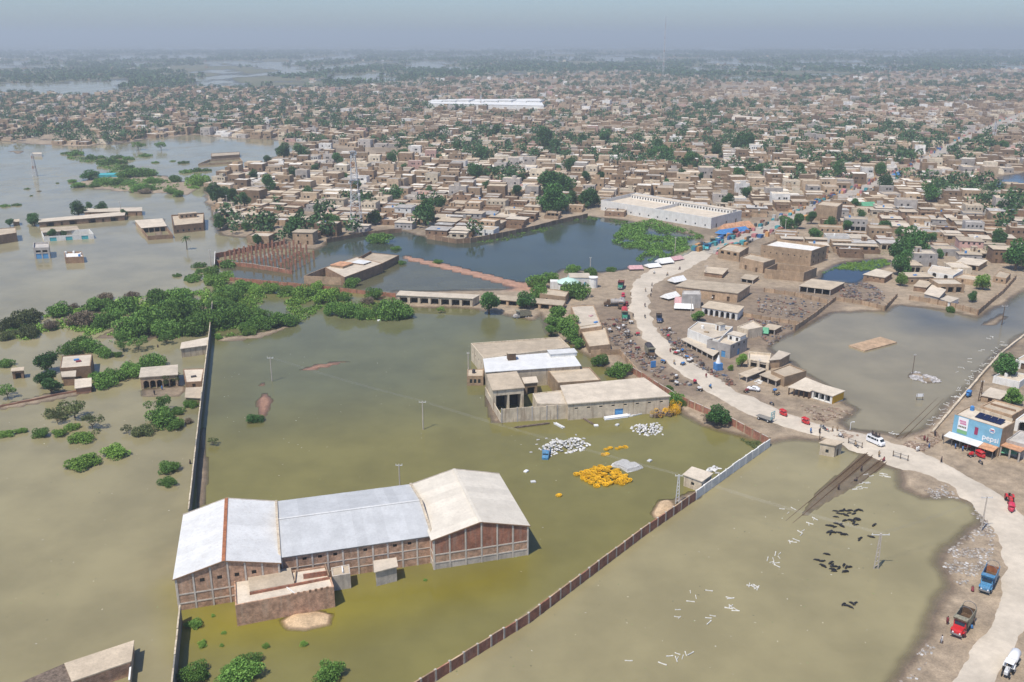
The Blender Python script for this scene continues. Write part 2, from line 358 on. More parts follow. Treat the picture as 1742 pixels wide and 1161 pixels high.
# ground colour by what it is made of: dust, trodden dirt, silt, far fields
dirt = np.array([.325, .25, .17]); dark = np.array([.19, .138, .095]); field = np.array([.075, .10, .045]); silt = np.array([.40, .30, .20]); redd = np.array([.37, .21, .14])
sandp = [BARS[0][0], BARS[6][0]]
nz = fbm(GX / 25, GY / 25, 31, 5)[..., None]; nz2 = fbm(GX / 4, GY / 4, 33, 4)[..., None]
gc = dirt * (0.75 + .5 * nz2); gc = gc * (1 - .35 * np.clip((nz - .5) * 5, 0, 1)) 
fm = np.clip((GY - 1500) / 500, 0, 1)[..., None] * np.clip(-GS / 30, 0, 1)[..., None]; fm = np.maximum(fm, np.clip((GY - 3500) / 1500, 0, 1)[..., None])
gc = gc * (1 - fm) + (field * (1 - nz) + np.array([.2, .17, .1]) * nz) * fm
for poly in ([(978, 520), (1060, 520), (1066, 545), (1090, 590), (1205, 682), (1120, 660), (1040, 605)], [(1110, 490), (1122, 500), (1120, 540), (1150, 585), (1240, 650), (1330, 690), (1300, 692), (1210, 640), (1130, 580), (1106, 530)], [(1120, 500), (1150, 480), (1440, 500), (1420, 560), (1260, 600), (1250, 660), (1140, 590)], [(1420, 490), (1470, 480), (1510, 500), (1500, 525), (1420, 508)]):
    k = np.clip(sdf(GX, GY, W2(poly)) / 5 + .5, 0, 1)[..., None] * (.5 + .5 * nz2); gc = gc * (1 - k) + dark * k
k = np.clip(sdf(GX, GY, W2([(690, 430), (910, 470), (920, 500), (830, 490), (690, 450)])) / 3 + .6, 0, 1)[..., None]; gc = gc * (1 - k) + redd * k
k = np.clip(sdf(GX, GY, W2([(430, 640), (600, 605), (620, 620), (480, 720), (430, 720)])) / 3 + .6, 0, 1)[..., None]; gc = gc * (1 - k) + redd * k
for poly in sandp:
    k = np.clip(sdf(GX, GY, W2(poly)) / 2 + 1, 0, 1)[..., None]; gc = gc * (1 - k) + np.array([.52, .37, .22]) * k
gm = bpy.data.materials.new('ground_soil'); gm.use_nodes = True; nt = gm.node_tree
bs = nt.nodes['Principled BSDF']; at = _n(nt, 'ShaderNodeAttribute', attribute_name='gcol'); geo = _n(nt, 'ShaderNodeNewGeometry')
sx = _n(nt, 'ShaderNodeSeparateXYZ'); nt.links.new(geo.outputs['Position'], sx.inputs[0])
na = _n(nt, 'ShaderNodeTexNoise', Scale=.35, Detail=8.0, Roughness=.7); nt.links.new(geo.outputs['Position'], na.inputs['Vector'])
nb = _n(nt, 'ShaderNodeTexNoise', Scale=2.6, Detail=5.0, Roughness=.7); nt.links.new(geo.outputs['Position'], nb.inputs['Vector'])
c = mixc(nt, 1.0, at.outputs['Color'], ramp(nt, na.outputs[0], .25, .75, .72, 1.28), 'MULTIPLY')
c = mixc(nt, 1.0, c, ramp(nt, nb.outputs[0], .3, .7, .82, 1.18), 'MULTIPLY')
wet = ramp(nt, sx.outputs[2], .03, .2, 1, 0); c = mixc(nt, wet, c, mixc(nt, 1.0, c, (.55, .52, .48), 'MULTIPLY'))
nt.links.new(c, bs.inputs['Base Color']); nt.links.new(ramp(nt, sx.outputs[2], .0, .15, .45, .95), bs.inputs['Roughness'])
bp = _n(nt, 'ShaderNodeBump', Strength=.5, Distance=.15); nt.links.new(nb.outputs[0], bp.inputs['Height']); nt.links.new(bp.outputs[0], bs.inputs['Normal'])
V = np.stack([GX, GY, GZ], -1).reshape(-1, 3); Q = quads(*GX.shape)
g = link('ground', np_mesh('ground', V, Q, gm, {'gcol': gc.reshape(-1, 3)}, smooth=True)); tag(g, 'tan silt and trodden earth under the town, flooded around it', 'ground', kind='structure')
# water: one level sheet; its silt load (own colour) and depth differ from place to place
tan = np.array([.265, .228, .122]); green = np.array([.178, .158, .052]); pond = np.array([.050, .062, .044]); grey = np.array([.235, .20, .125]); blue = np.array([.02, .035, .055])
wc = np.zeros(GX.shape + (3,)) + tan
k = np.clip((GY - 260) / 200, 0, 1)[..., None]; wc = wc * (1 - .45 * k) + np.array([.275, .245, .165]) * .45 * k
def wzone(poly, colr, soft):
    global wc
    k = np.clip(sdf(GX, GY, W2(poly)) / soft + .5, 0, 1)[..., None]; wc = wc * (1 - k) + colr * k
wzone(GREENWATER, green, .8)
wzone([(370, 500), (700, 515), (930, 530), (820, 600), (800, 690), (350, 720)], np.array([.125, .125, .06]), 45)
wzone([(361, 450), (545, 425), (690, 440), (850, 478), (900, 490), (680, 500), (400, 478)], np.array([.095, .09, .05]), 2.5)
wzone(PONDWATER, pond, 3.5)
wzone(HOLES['east'], grey, 3); wzone([(1500, 500), (1640, 545), (1742, 470), (1742, 560), (1690, 560), (1550, 560)], np.array([.1, .1, .085]), 25)
wzone(HOLES['kpond'], blue, 2); wzone(HOLES['farpond'], blue * 1.6, 3)
wzone([(300, 1000), (420, 1040), (570, 1010), (740, 985), (900, 950), (870, 1000), (650, 1060), (560, 1090), (330, 1100)], np.array([.205, .172, .025]), 14)
nzw = fbm(GX / 30 + 4, GY / 60, 51, 5)[..., None]; wc = wc * (.86 + .28 * nzw)
depth = (0 - GZ).reshape(-1)
wm = bpy.data.materials.new('silty_water'); wm.use_nodes = True; nt = wm.node_tree; bs = nt.nodes['Principled BSDF']
at = _n(nt, 'ShaderNodeAttribute', attribute_name='wcol'); dp = _n(nt, 'ShaderNodeAttribute', attribute_name='depth'); geo = _n(nt, 'ShaderNodeNewGeometry')
na = _n(nt, 'ShaderNodeTexNoise', Scale=.05, Detail=7.0, Roughness=.6); nt.links.new(geo.outputs['Position'], na.inputs['Vector'])
c = mixc(nt, 1.0, at.outputs['Color'], ramp(nt, na.outputs[0], .3, .7, .88, 1.12), 'MULTIPLY'); nt.links.new(c, bs.inputs['Base Color'])
nw = _n(nt, 'ShaderNodeTexNoise', Scale=.022, Detail=6.0, Roughness=.65, Distortion=.6); nt.links.new(geo.outputs['Position'], nw.inputs['Vector']); nt.links.new(ramp(nt, nw.outputs[0], .35, .65, .04, .2), bs.inputs['Roughness']); bs.inputs['IOR'].default_value = 1.333; bs.inputs['Specular IOR Level'].default_value = .36
mp = _n(nt, 'ShaderNodeMapping'); mp.inputs['Scale'].default_value = (.8, 1.1, 1); mp.inputs['Rotation'].default_value = (0, 0, .5); nt.links.new(geo.outputs['Position'], mp.inputs[0])
nr = _n(nt, 'ShaderNodeTexNoise', Scale=1.6, Detail=4.0, Roughness=.55); nt.links.new(mp.outputs[0], nr.inputs['Vector'])
bp = _n(nt, 'ShaderNodeBump', Distance=.06); nt.links.new(ramp(nt, nw.outputs[0], .38, .62, .05, .32), bp.inputs['Strength']); nt.links.new(nr.outputs[0], bp.inputs['Height']); nt.links.new(bp.outputs[0], bs.inputs['Normal'])
tr = _n(nt, 'ShaderNodeBsdfTransparent'); ms = _n(nt, 'ShaderNodeMixShader'); nt.links.new(ramp(nt, dp.outputs['Fac'], .0, .38, .15, 1), ms.inputs[0])
nt.links.new(tr.outputs[0], ms.inputs[1]); nt.links.new(bs.outputs[0], ms.inputs[2]); nt.links.new(ms.outputs[0], nt.nodes['Material Output'].inputs[0])
V = np.stack([GX, GY, np.zeros_like(GX)], -1).reshape(-1, 3)
wq = Q[(depth[Q] > -.12).any(1)]
w = link('flood_water', np_mesh('flood_water', V, wq, wm, {'wcol': wc.reshape(-1, 3), 'depth': depth})); tag(w, 'still brown and olive flood water around the town', 'water', kind='structure')

# ------------------------------------------------------------------ roads
mat('road_dust', (.53, .46, .365), var=.13, scale=.09, bump=.35, streak=0)
mat('street_dust', (.40, .35, .29), var=.18, scale=.2, bump=.3)
def catmull(pts, n=14):
    pts = [np.array(p, float) for p in pts]; out = []
    pts = [2 * pts[0] - pts[1]] + pts + [2 * pts[-1] - pts[-2]]
    for i in range(1, len(pts) - 2):
        a, b, c_, d = pts[i - 1:i + 3]
        for t in np.linspace(0, 1, n, endpoint=False):
            out.append(.5 * (2 * b + (c_ - a) * t + (2 * a - 5 * b + 4 * c_ - d) * t * t + (3 * b - a - 3 * c_ + d) * t ** 3))
    out.append(pts[-2]); return np.array(out)
def road(name, label, left, right, m, z=.62):
    Lp = catmull(W2(left, z)); Rp = catmull(W2(right, z)); n = len(Lp); k = 9; V = []; rr = np.random.default_rng(3)
    jl = (fbm(Lp[:, 0] / 6, Lp[:, 1] / 6, 71) - .5) * 4.5; jr = (fbm(Rp[:, 0] / 6, Rp[:, 1] / 6, 72) - .5) * 4.5
    for i in range(n):
        d = Rp[i] - Lp[i]; d /= np.linalg.norm(d) + 1e-6; a = Lp[i] + d * jl[i]; b = Rp[i] + d * jr[i]
        for j in range(k):
            t = j / (k - 1); p = a * (1 - t) + b * t; zz = z - (.5 if j in (0, k - 1) else 0) - .05 * abs(2 * t - 1) ** 2
            if j in (0, k - 1): p = p + d * (-.9 if j == 0 else .9)
            V.append((p[0], p[1], zz))
    o = link(name, np_mesh(name, np.array(V), quads(n, k)[:, ::-1], m, smooth=True)); return tag(o, label, 'road', kind='structure')
road('road', 'pale dusty main road curving round the flooded compound',
     [(1185, 425), (1150, 442), (1100, 460), (1076, 480), (1068, 505), (1072, 535), (1085, 565), (1102, 590), (1130, 615), (1160, 638), (1205, 668), (1262, 702), (1330, 726), (1405, 742), (1470, 765), (1520, 786), (1570, 806), (1625, 834), (1672, 866), (1697, 910), (1700, 960), (1695, 1010), (1672, 1065), (1645, 1110), (1612, 1165), (1570, 1260)],
     [(1215, 434), (1190, 450), (1150, 468), (1120, 484), (1108, 505), (1108, 532), (1118, 558), (1140, 580), (1165, 603), (1200, 628), (1255, 662), (1325, 696), (1390, 718), (1450, 733), (1505, 745), (1560, 765), (1610, 785), (1660, 812), (1710, 845), (1765, 900), (1790, 960), (1780, 1010), (1762, 1050), (1735, 1100), (1700, 1165), (1660, 1260)], MATS['road_dust'])
street = [(1200, 430), (1250, 411), (1320, 384), (1390, 352), (1440, 334), (1500, 311), (1560, 284), (1640, 240), (1742, 194), (1860, 150)]
def widen(pts, w):
    c = W2(pts, .6); t = np.gradient(c, axis=0); t /= np.linalg.norm(t, axis=1)[:, None]; nn = np.c_[-t[:, 1], t[:, 0]]
    return c + nn * w / 2, c - nn * w / 2
def road_w(name, label, a, b, m, z):
    A, B = catmull(a), catmull(b); V = []
    for p, q in zip(A, B):
        for t in (0, .25, .5, .75, 1): V.append((*(p * (1 - t) + q * t), z))
    o = link(name, np_mesh(name, np.array(V), quads(len(A), 5)[:, ::-1], m)); return tag(o, label, 'road', kind='structure')
sa, sb_ = widen(street, 15); road_w('road', 'grey town street running on between the shops', sa, sb_, MATS['street_dust'], .60)
# ------------------------------------------------------------------ buildings
def inset(poly, t):
    out = []; n = len(poly)
    for i in range(n):
        a = Vector(poly[i - 1]); b = Vector(poly[i]); c_ = Vector(poly[(i + 1) % n])
        d1 = (b - a).normalized(); d2 = (c_ - b).normalized(); n1 = Vector((-d1.y, d1.x)); n2 = Vector((-d2.y, d2.x))
        k = (n1 + n2); L = k.length_squared or 1e-6; out.append(tuple(b + k * (2 * t / L)))
    return out
def face_open(wall, p0, p1, z0, z1, ops, sub):
    """outer wall face p0->p1 with real recesses; ops: (s0,s1,zb,zt,depth,group)"""
    a = Vector(p0); d = Vector(p1) - a; L = d.length; d /= L; nin = Vector((-d.y, d.x))
    S = sorted({0.0, L, *[min(max(o[i], 0), L) for o in ops for i in (0, 1)]}); Z = sorted({z0, z1, *[min(max(o[i], z0), z1) for o in ops for i in (2, 3)]})
    def pt(s, z, dep=0.0): q = a + d * s + nin * dep; return (q.x, q.y, z)
    def at(s, z):
        for o in ops:
            if o[0] - 1e-6 < s < o[1] + 1e-6 and o[2] - 1e-6 < z < o[3] + 1e-6: return o
    C = [[at((S[i] + S[i + 1]) / 2, (Z[j] + Z[j + 1]) / 2) for j in range(len(Z) - 1)] for i in range(len(S) - 1)]
    for i in range(len(S) - 1):
        for j in range(len(Z) - 1):
            o = C[i][j]; s0, s1, b0, b1 = S[i], S[i + 1], Z[j], Z[j + 1]
            if o is None: wall.quad(pt(s0, b0), pt(s1, b0), pt(s1, b1), pt(s0, b1)); continue
            D = o[4]; sub.setdefault(o[5], MB()).quad(pt(s0, b0, D), pt(s1, b0, D), pt(s1, b1, D), pt(s0, b1, D))
            if i == 0 or C[i - 1][j] is None: wall.quad(pt(s0, b0), pt(s0, b0, D), pt(s0, b1, D), pt(s0, b1))
            if i == len(S) - 2 or C[i + 1][j] is None: wall.quad(pt(s1, b0, D), pt(s1, b0), pt(s1, b1), pt(s1, b1, D))
            if j == len(Z) - 2 or C[i][j + 1] is None: wall.quad(pt(s0, b1), pt(s0, b1, D), pt(s1, b1, D), pt(s1, b1))
            if j > 0 and C[i][j - 1] is None: wall.quad(pt(s0, b0, D), pt(s0, b0), pt(s1, b0), pt(s1, b0, D))
def bays(L, n, w, zb, zt, dep, g, arch=False, m0=.6):
    """n evenly spaced openings of width w"""
    out = []; pitch = (L - 2 * m0) / n; w = min(w, pitch * .86)
    for i in range(n):
        c_ = m0 + pitch * (i + .5); gg = (g, i)
        out.append((c_ - w / 2, c_ + w / 2, zb, zt - (.45 if arch else 0), dep, gg))
        if arch:
            out.append((c_ - w * .42, c_ + w * .42, zt - .45, zt - .2, dep, gg)); out.append((c_ - w * .26, c_ + w * .26, zt - .2, zt, dep, gg))
    return out
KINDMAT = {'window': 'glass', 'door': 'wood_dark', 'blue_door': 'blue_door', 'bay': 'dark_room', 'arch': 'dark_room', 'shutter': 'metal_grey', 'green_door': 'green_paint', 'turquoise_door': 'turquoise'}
KINDNAME = {'blue_door': 'door', 'green_door': 'door', 'turquoise_door': 'door', 'bay': 'open_bay', 'arch': 'archway'}
FOOT = []                                                           # footprints taken: (cx, cy, r)
FPOLY = []
def house(name, label, cat, roof=None, base=None, h=None, z0=.25, wall='brick_brown', roofm='roof_tan', par=.5, slab=0.0, ops=None, pts=None, group=None, open_top=False, extras=(), wallmats=None, zroof=None):
    """roof: 4 photo pixels (front-left, front-right, back-right, back-left) or pts: 4 world xy; ops: {edge: [(kind, n, w, zb, zt, depth)]}"""
    if pts is None:
        if base is not None:
            i, bp = base; h = top_z(bp, roof[i], z0)
        else: h *= HSC
        h = max(h, z0 + 1.6); pts = [tuple(P(*r, h)[:2]) for r in roof]
    cx = sum(p[0] for p in pts) / 4; cy = sum(p[1] for p in pts) / 4
    loc = [(p[0] - cx, p[1] - cy) for p in pts]
    FOOT.append((cx, cy, max(math.hypot(*p) for p in loc))); FPOLY.append(np.array(pts))
    t = thing(name, label, cat, (cx, cy, 0), 0, group)
    zb = -.7 if z0 < .3 else z0 - .4
    mb = MB(); sub = {}; n = 4; top = h - slab
    for e in range(4):
        a, b = loc[e], loc[(e + 1) % 4]; L = math.hypot(b[0] - a[0], b[1] - a[1]); ol = []
        for q, (k, cnt, w_, b0, b1, dep) in enumerate((ops or {}).get(e, [])):
            b1 = min(b1, top - z0 - .25); 
            if b1 - b0 < .3: continue
            ol += bays(L, cnt, w_, z0 + b0 if b0 > .05 else zb, z0 + b1, dep, (k, e, q), arch=(k == 'arch'))
        face_open(mb, a, b, zb, top, ol, sub)
    if open_top or par > 0:
        ins = inset(loc, min(.28, .28)); zi = (zroof if zroof is not None else top - par) if not open_top else z0
        for e in range(4):
            a, b = loc[e], loc[(e + 1) % 4]; c_, d = ins[(e + 1) % 4], ins[e]
            mb.quad((*a, top), (*b, top), (*c_, top), (*d, top)); mb.quad((*d, top), (*c_, top), (*c_, zi), (*d, zi))
        w_ = mb.build('wall', [MATS[wall]], t)
        if not open_top:
            r = MB(); r.prism(inset(loc, .285), zi - .2, zi); r.build('roof', [MATS[roofm]], t)
    else:
        w_ = mb.build('wall', [MATS[wall]], t)
        r = MB(); s_ = max(slab, .18); r.prism(inset(loc, -.3), top + .003, top + s_); r.build('roof', [MATS[roofm]], t)
    if wallmats:                                                    # a face painted differently: thin proud coat as its own part
        for e, mname, z_a, z_b in wallmats:
            a = Vector(loc[e]); b = Vector(loc[(e + 1) % 4]); d = (b - a).normalized(); no = Vector((d.y, -d.x)) * .03
            q = MB(); q.quad((*(a + no), z_a), (*(b + no), z_a), (*(b + no), z_b), (*(a + no), z_b)); q.build('painted_front', [MATS[mname]], t)
    for key, m_ in sub.items():
        (k, e, q), i = key; m_.build(KINDNAME.get(k, k), [MATS[KINDMAT[k]]], t)
    zr = top if (par <= 0) else (zroof if zroof is not None else top - par)
    for ex in extras: roof_extra(t, loc, zr + (max(slab, .18) if par <= 0 else 0), ex)
    t['h'] = top; return t
def lerp4(loc, u, v):
    a = Vector(loc[0]).lerp(Vector(loc[1]), u); b = Vector(loc[3]).lerp(Vector(loc[2]), u); return a.lerp(b, v)
def roof_extra(t, loc, z, ex):
    k, u, v = ex[:3]; p = lerp4(loc, u, v); d = Vector(loc[1]) - Vector(loc[0]); rz = math.atan2(d.y, d.x); m = MB()
    if k == 'stair_room':
        m.box((p.x, p.y, z + 1.15), (2.6, 2.4, 2.3), rz); o = m.build('stair_room', [MATS[ex[3] if len(ex) > 3 else 'brick_tan']], t)
        m = MB(); m.box((p.x, p.y, z + 2.39), (2.9, 2.7, .16), rz); m.build('roof', [MATS['roof_tan']], o)
        m = MB(); q = p + Vector((math.sin(rz), -math.cos(rz))) * 1.21; m.box((q.x, q.y, z + .95), (.9, .06, 1.8), rz); m.build('door', [MATS['wood_dark']], o)
    elif k == 'tank':
        m.tube((p.x, p.y, z), (p.x, p.y, z + 1.1), .55, .55, 10); m.tube((p.x, p.y, z + 1.1), (p.x, p.y, z + 1.35), .55, .2, 10); m.build('water_tank', [MATS[ex[3] if len(ex) > 3 else 'cloth_blue']], t)
    elif k == 'room':
        w_, dd, hh = ex[3:6]; m.box((p.x, p.y, z + hh / 2), (w_, dd, hh), rz); o = m.build('upper_room', [MATS[ex[6]]], t)
        m = MB(); m.box((p.x, p.y, z + hh + .09), (w_ + .4, dd + .4, .18), rz); m.build('roof', [MATS[ex[7] if len(ex) > 7 else 'roof_tan']], o)
        nw = max(2, int(w_ / 2.2)) if hh > 1.6 else 0
        for i in range(nw):
            s_ = (i + .5) / nw * w_ - w_ / 2; q = p + Vector((math.cos(rz), math.sin(rz))) * s_ + Vector((math.sin(rz), -math.cos(rz))) * (dd / 2 + .01)
            m = MB(); m.box((q.x, q.y, z + hh * .48), (.9, .08, 1.2), rz); m.build('window', [MATS['dark_room']], o)
    elif k == 'solar':
        for i in range(ex[3]):
            q = p + Vector((math.cos(rz), math.sin(rz))) * (i * 1.75); m = MB(); m.box((q.x, q.y, z + .45), (1.65, 3.0, .06), rz, rx=.2); m.build('solar_panel', [MATS['solar']], t)
        m = MB()
        for i in range(ex[3]):
            q = p + Vector((math.cos(rz), math.sin(rz))) * (i * 1.75); m.bar((q.x, q.y, z), (q.x, q.y, z + .42), .08)
        m.build('panel_stand', [MATS['metal_grey']], t)
    elif k == 'wallpiece':
        u2, v2, hh = ex[3:6]; q = lerp4(loc, u2, v2); m.bar((p.x, p.y, z + hh / 2), (q.x, q.y, z + hh / 2), .25, hh); m.build('roof_wall', [MATS[ex[6]]], t)
    elif k == 'cloth':
        m.box((p.x, p.y, z + .2), (1.6, 1.0, .4), rz + .3); m.build('laundry', [MATS[ex[3]]], t)
def shed(name, label, roof, base, z0=.3, roofm='roof_tan', postm='concrete', back='brick_brown', nb=3, group=None, thick=.2, closed=(1, 2, 3), slope=0.0):
    """open-fronted shed: slab on posts, walls on the other sides"""
    h = max(top_z(base[1], roof[base[0]], z0), z0 + 2); pts = [tuple(P(*r, h)[:2]) for r in roof]
    cx = sum(p[0] for p in pts) / 4; cy = sum(p[1] for p in pts) / 4; loc = [(p[0] - cx, p[1] - cy) for p in pts]
    FOOT.append((cx, cy, max(math.hypot(*p) for p in loc))); FPOLY.append(np.array(pts))
    t = thing(name, label, 'shed', (cx, cy, 0), 0, group)
    r = MB(); r.prism(inset(loc, -.2), h - thick, h); r.build('roof', [MATS[roofm]], t)
    i_ = inset(loc, .15)
    for e in closed:
        m = MB(); a, b = i_[e], i_[(e + 1) % 4]; m.bar((*a, (h - thick + z0 - .5) / 2 - .01), (*b, (h - thick + z0 - .5) / 2 - .01), .25, h - thick - z0 + .45); m.build('wall', [MATS[back]], t)
    for k in range(nb + 1):
        p = Vector(i_[0]).lerp(Vector(i_[1]), (k + .01) / (nb + .02)); m = MB(); m.box((p.x, p.y, (h - thick + z0 - .5) / 2 - .005), (.32, .32, h - thick - z0 + .47)); m.build('post', [MATS[postm]], t)
    return t
def wall_run(name, label, pts, h, thick=.25, bay=3.2, panel='brick_red', post='concrete', coping='concrete', z0=0.0, top=False, gaps=(), zb=-.6, postw=.42):
    """boundary wall: panels between posts, each a part"""
    h *= HSC; W_ = [P(a, b, h if top else z0) for a, b in pts]; o = W_[0]; t = thing(name, label, 'wall', (o.x, o.y, 0)); rr = random.Random(len(pts) * 7 + int(h * 10))
    for i in range(len(W_) - 1):
        a = (W_[i] - o).to_2d(); b = (W_[i + 1] - o).to_2d(); L = (b - a).length; n = max(1, round(L / bay)); d = (b - a) / L
        for k in range(n):
            if (i, k) in gaps: continue
            p = a + d * (L * k / n + postw / 2 + .004); q = a + d * (L * (k + 1) / n - postw / 2 - .004); dz = rr.uniform(-.13, .08); hh = h + dz
            m = MB(); m.bar((*p, (hh + zb) / 2), (*q, (hh + zb) / 2), thick, hh - zb); m.build('panel', [MATS[panel]], t)
            if coping and rr.random() < .86:
                m = MB(); m.bar((*p, hh + .052), (*q, hh + .052), thick + .04, .08); m.build('coping', [MATS[coping]], t)
            if post:
                c_ = a + d * (L * k / n); m = MB(); m.box((c_.x, c_.y, (h + .16 + zb) / 2), (postw, thick + .14, h + .16 - zb), math.atan2(d.y, d.x)); m.build('post', [MATS[post]], t)
        FPOLY.append(np.array([tuple((W_[i] + Vector((0, -1, 0)))[:2]), tuple((W_[i + 1] + Vector((0, -1, 0)))[:2]), tuple((W_[i + 1] + Vector((0, 1, 0)))[:2]), tuple((W_[i] + Vector((0, 1, 0)))[:2])]))
    return t

# ------------------------------------------------------------------ the big warehouse in the foreground
WH = 7.0
def gable_shed(name, label, fl, fr, br, bl, rise, roofm, ridgem, stripe=None, ridge_u=.5, nb=6):
    """fl..bl: eave pixels at height WH; gable ends face front and back"""
    c4 = [P(*p, WH) for p in (fl, fr, br, bl)]; cx = sum(p.x for p in c4) / 4; cy = sum(p.y for p in c4) / 4
    L_ = [Vector((p.x - cx, p.y - cy)) for p in c4]; t = thing(name, label, 'warehouse', (cx, cy, 0)); FPOLY.append(np.array([(p.x, p.y) for p in c4]))
    ri = [L_[0].lerp(L_[1], ridge_u), L_[3].lerp(L_[2], ridge_u)]; zr = WH + rise; i_ = L_
    base = -.8
    # brick core, slightly behind the panels
    m = MB()
    for a, b, r_ in ((L_[0], L_[1], ri[0]), (L_[2], L_[3], ri[1])):
        m.quad((*a, base), (*b, base), (*b, WH), (*r_, zr), (*a, WH))
    m.quad((*L_[1], base), (*L_[2], base), (*L_[2], WH), (*L_[1], WH)); m.quad((*L_[3], base), (*L_[0], base), (*L_[0], WH), (*L_[3], WH)); m.build('wall', [MATS['concrete']], t)
    # brick panels between concrete pillars and bands
    def panels(a, b, n, gable):
        d = (b - a); L = d.length; d = d / L; no = Vector((d.y, -d.x)); bands = [base, 1.5, 3.5, 11.9]
        def topz(s):
            if not gable: return WH
            u = s / L; return WH + rise * (u / ridge_u if u < ridge_u else (1 - u) / (1 - ridge_u))
        for k in range(n):
            s0 = L * k / n + .22; s1 = L * (k + 1) / n - .22
            for j in range(3):
                z0 = bands[j] + (.16 if j else 0); z1a = min(bands[j + 1] - .16, topz(s0) - .15); z1b = min(bands[j + 1] - .16, topz(s1) - .15); zm = None
                p = a + d * s0; q = a + d * s1; p2, q2 = p + no * .05, q + no * .05; m = MB()
                if j == 2 and gable and k % 1 == 0 and name == 'gable_warehouse' and 1 <= k <= 4 and label.startswith('white'):
                    # small square vent hole high up, its inner shade painted on the shallow back
                    w0 = (s0 + s1) / 2 - .45; zz = 5.6; ops = [(w0 - s0, w0 - s0 + .9, zz, zz + .8, .042, 'hole')]; sub = {}
                    zt = min(z1a, z1b); face_open(m, p2, q2, z0, zt, ops, sub)
                    m.quad((*p2, zt), (*q2, zt), (*q2, z1b), (*p2, z1a))
                    o = m.build('brick_panel', [MATS['brick_dirty']], t); sub['hole'].build('vent_hole', [MATS['dark_room']], o); continue
                m.quad((*p2, z0), (*q2, z0), (*q2, z1b), (*p2, z1a)); m.quad((*p2, z1a), (*q2, z1b), (*q, z1b), (*p, z1a))
                m.quad((*p, z0), (*p2, z0), (*p2, z1a), (*p, z1a)); m.quad((*q2, z0), (*q, z0), (*q, z1b), (*q2, z1b))
                m.build('brick_panel', [MATS['concrete' if j == 0 and label.startswith('cream') else ('brick_red' if j == 2 and label.startswith('cream') else 'brick_dirty')]], t)
        for k in range(n + 1):
            s_ = L * k / n; p = a + d * min(max(s_, .14), L - .14) + no * .06; m = MB(); zt = topz(s_) - .05; m.box((p.x, p.y, (base + zt) / 2), (.32, .16, zt - base), math.atan2(d.y, d.x)); m.build('pillar', [MATS['concrete_pale']], t)
        for zb_ in bands[1:3]: m = MB(); m.bar((*(a + no * .06), zb_), (*(b + no * .06), zb_), .13, .27); m.build('concrete_band', [MATS['concrete_pale']], t)
    panels(L_[0], L_[1], nb, True); panels(L_[1], L_[2], 6, False); panels(L_[3], L_[0], 6, False)
    # roof slopes, sheets, ridge and edge trim
    up = .12; dv = (L_[3] - L_[0]).normalized() * .25; du = (L_[1] - L_[0]).normalized() * .45
    for s_, (e0, e1, r0, r1) in enumerate(((L_[0], L_[3], ri[0], ri[1]), (L_[2], L_[1], ri[1], ri[0]))):
        o_ = -du if s_ == 0 else du; sl_ = rise / ((r0 - e0).length); ez = WH - .45 * sl_
        n_ = 9; 
        for k in range(n_):
            A = (e0 + o_ - dv * (1 if s_ == 0 else -1)).lerp(e1 + o_ + dv * (1 if s_ == 0 else -1), k / n_); B = (e0 + o_ - dv * (1 if s_ == 0 else -1)).lerp(e1 + o_ + dv * (1 if s_ == 0 else -1), (k + 1) / n_)
            C_ = (r0 - dv * (1 if s_ == 0 else -1)).lerp(r1 + dv * (1 if s_ == 0 else -1), (k + 1) / n_); D = (r0 - dv * (1 if s_ == 0 else -1)).lerp(r1 + dv * (1 if s_ == 0 else -1), k / n_)
            lift = .012 * (k % 2); m = MB(); top = [(*A, ez + up + lift), (*D, zr + up + lift), (*C_, zr + up + lift), (*B, ez + up + lift)]; bot = [(x, y, z - .06) for x, y, z in top]
            m.quad(*top[::-1]); m.quad(*bot); m.quad(top[0], top[3], bot[3], bot[0]); m.quad(top[2], top[1], bot[1], bot[2]); m.quad(top[1], top[0], bot[0], bot[1]); m.quad(top[3], top[2], bot[2], bot[3])
            m.build('roof_sheet', [MATS[roofm]], t)
    m = MB(); m.bar((*(ri[0] - dv), zr + up + .05), (*(ri[1] + dv), zr + up + .05), .7, .1); m.build('ridge_cap', [MATS[ridgem]], t)
    for a, b, r_, sg in ((L_[0], L_[1], ri[0], -1), (L_[3], L_[2], ri[1], 1)):
        m = MB(); o_ = dv * sg * 1.15
        m.bar((*(a + o_ - du), WH + up - .05), (*(r_ + o_), zr + up + .02), .16, .18); m.bar((*(r_ + o_), zr + up + .02), (*(b + o_ + du), WH + up - .05), .16, .18); m.build('gable_trim', [MATS['concrete' if sg > 0 else 'brick_brown']], t)
    return t
def eave_px(zx, zy, o=(0, 780)): return (o[0] + zx / 3.048, o[1] + zy / 3.048)
G1 = [eave_px(908, 628), eave_px(1447, 545), eave_px(1420, 228), eave_px(960, 295)]
G3 = [eave_px(905, 425, (440, 780)), eave_px(1398, 352, (440, 780)), eave_px(1240, 84, (440, 780)), eave_px(793, 140, (440, 780))]
gable_shed('gable_warehouse', 'white tin roofed brick gable shed with red ridge stripe and square vent holes', *G1, 2.4, 'tin_white', 'rust', ridge_u=.47, nb=6)
gable_shed('gable_warehouse', 'cream roofed brick gable shed at the far end of the warehouse row', *G3, 2.6, 'tin_cream', 'tin_cream', ridge_u=.49, nb=6)
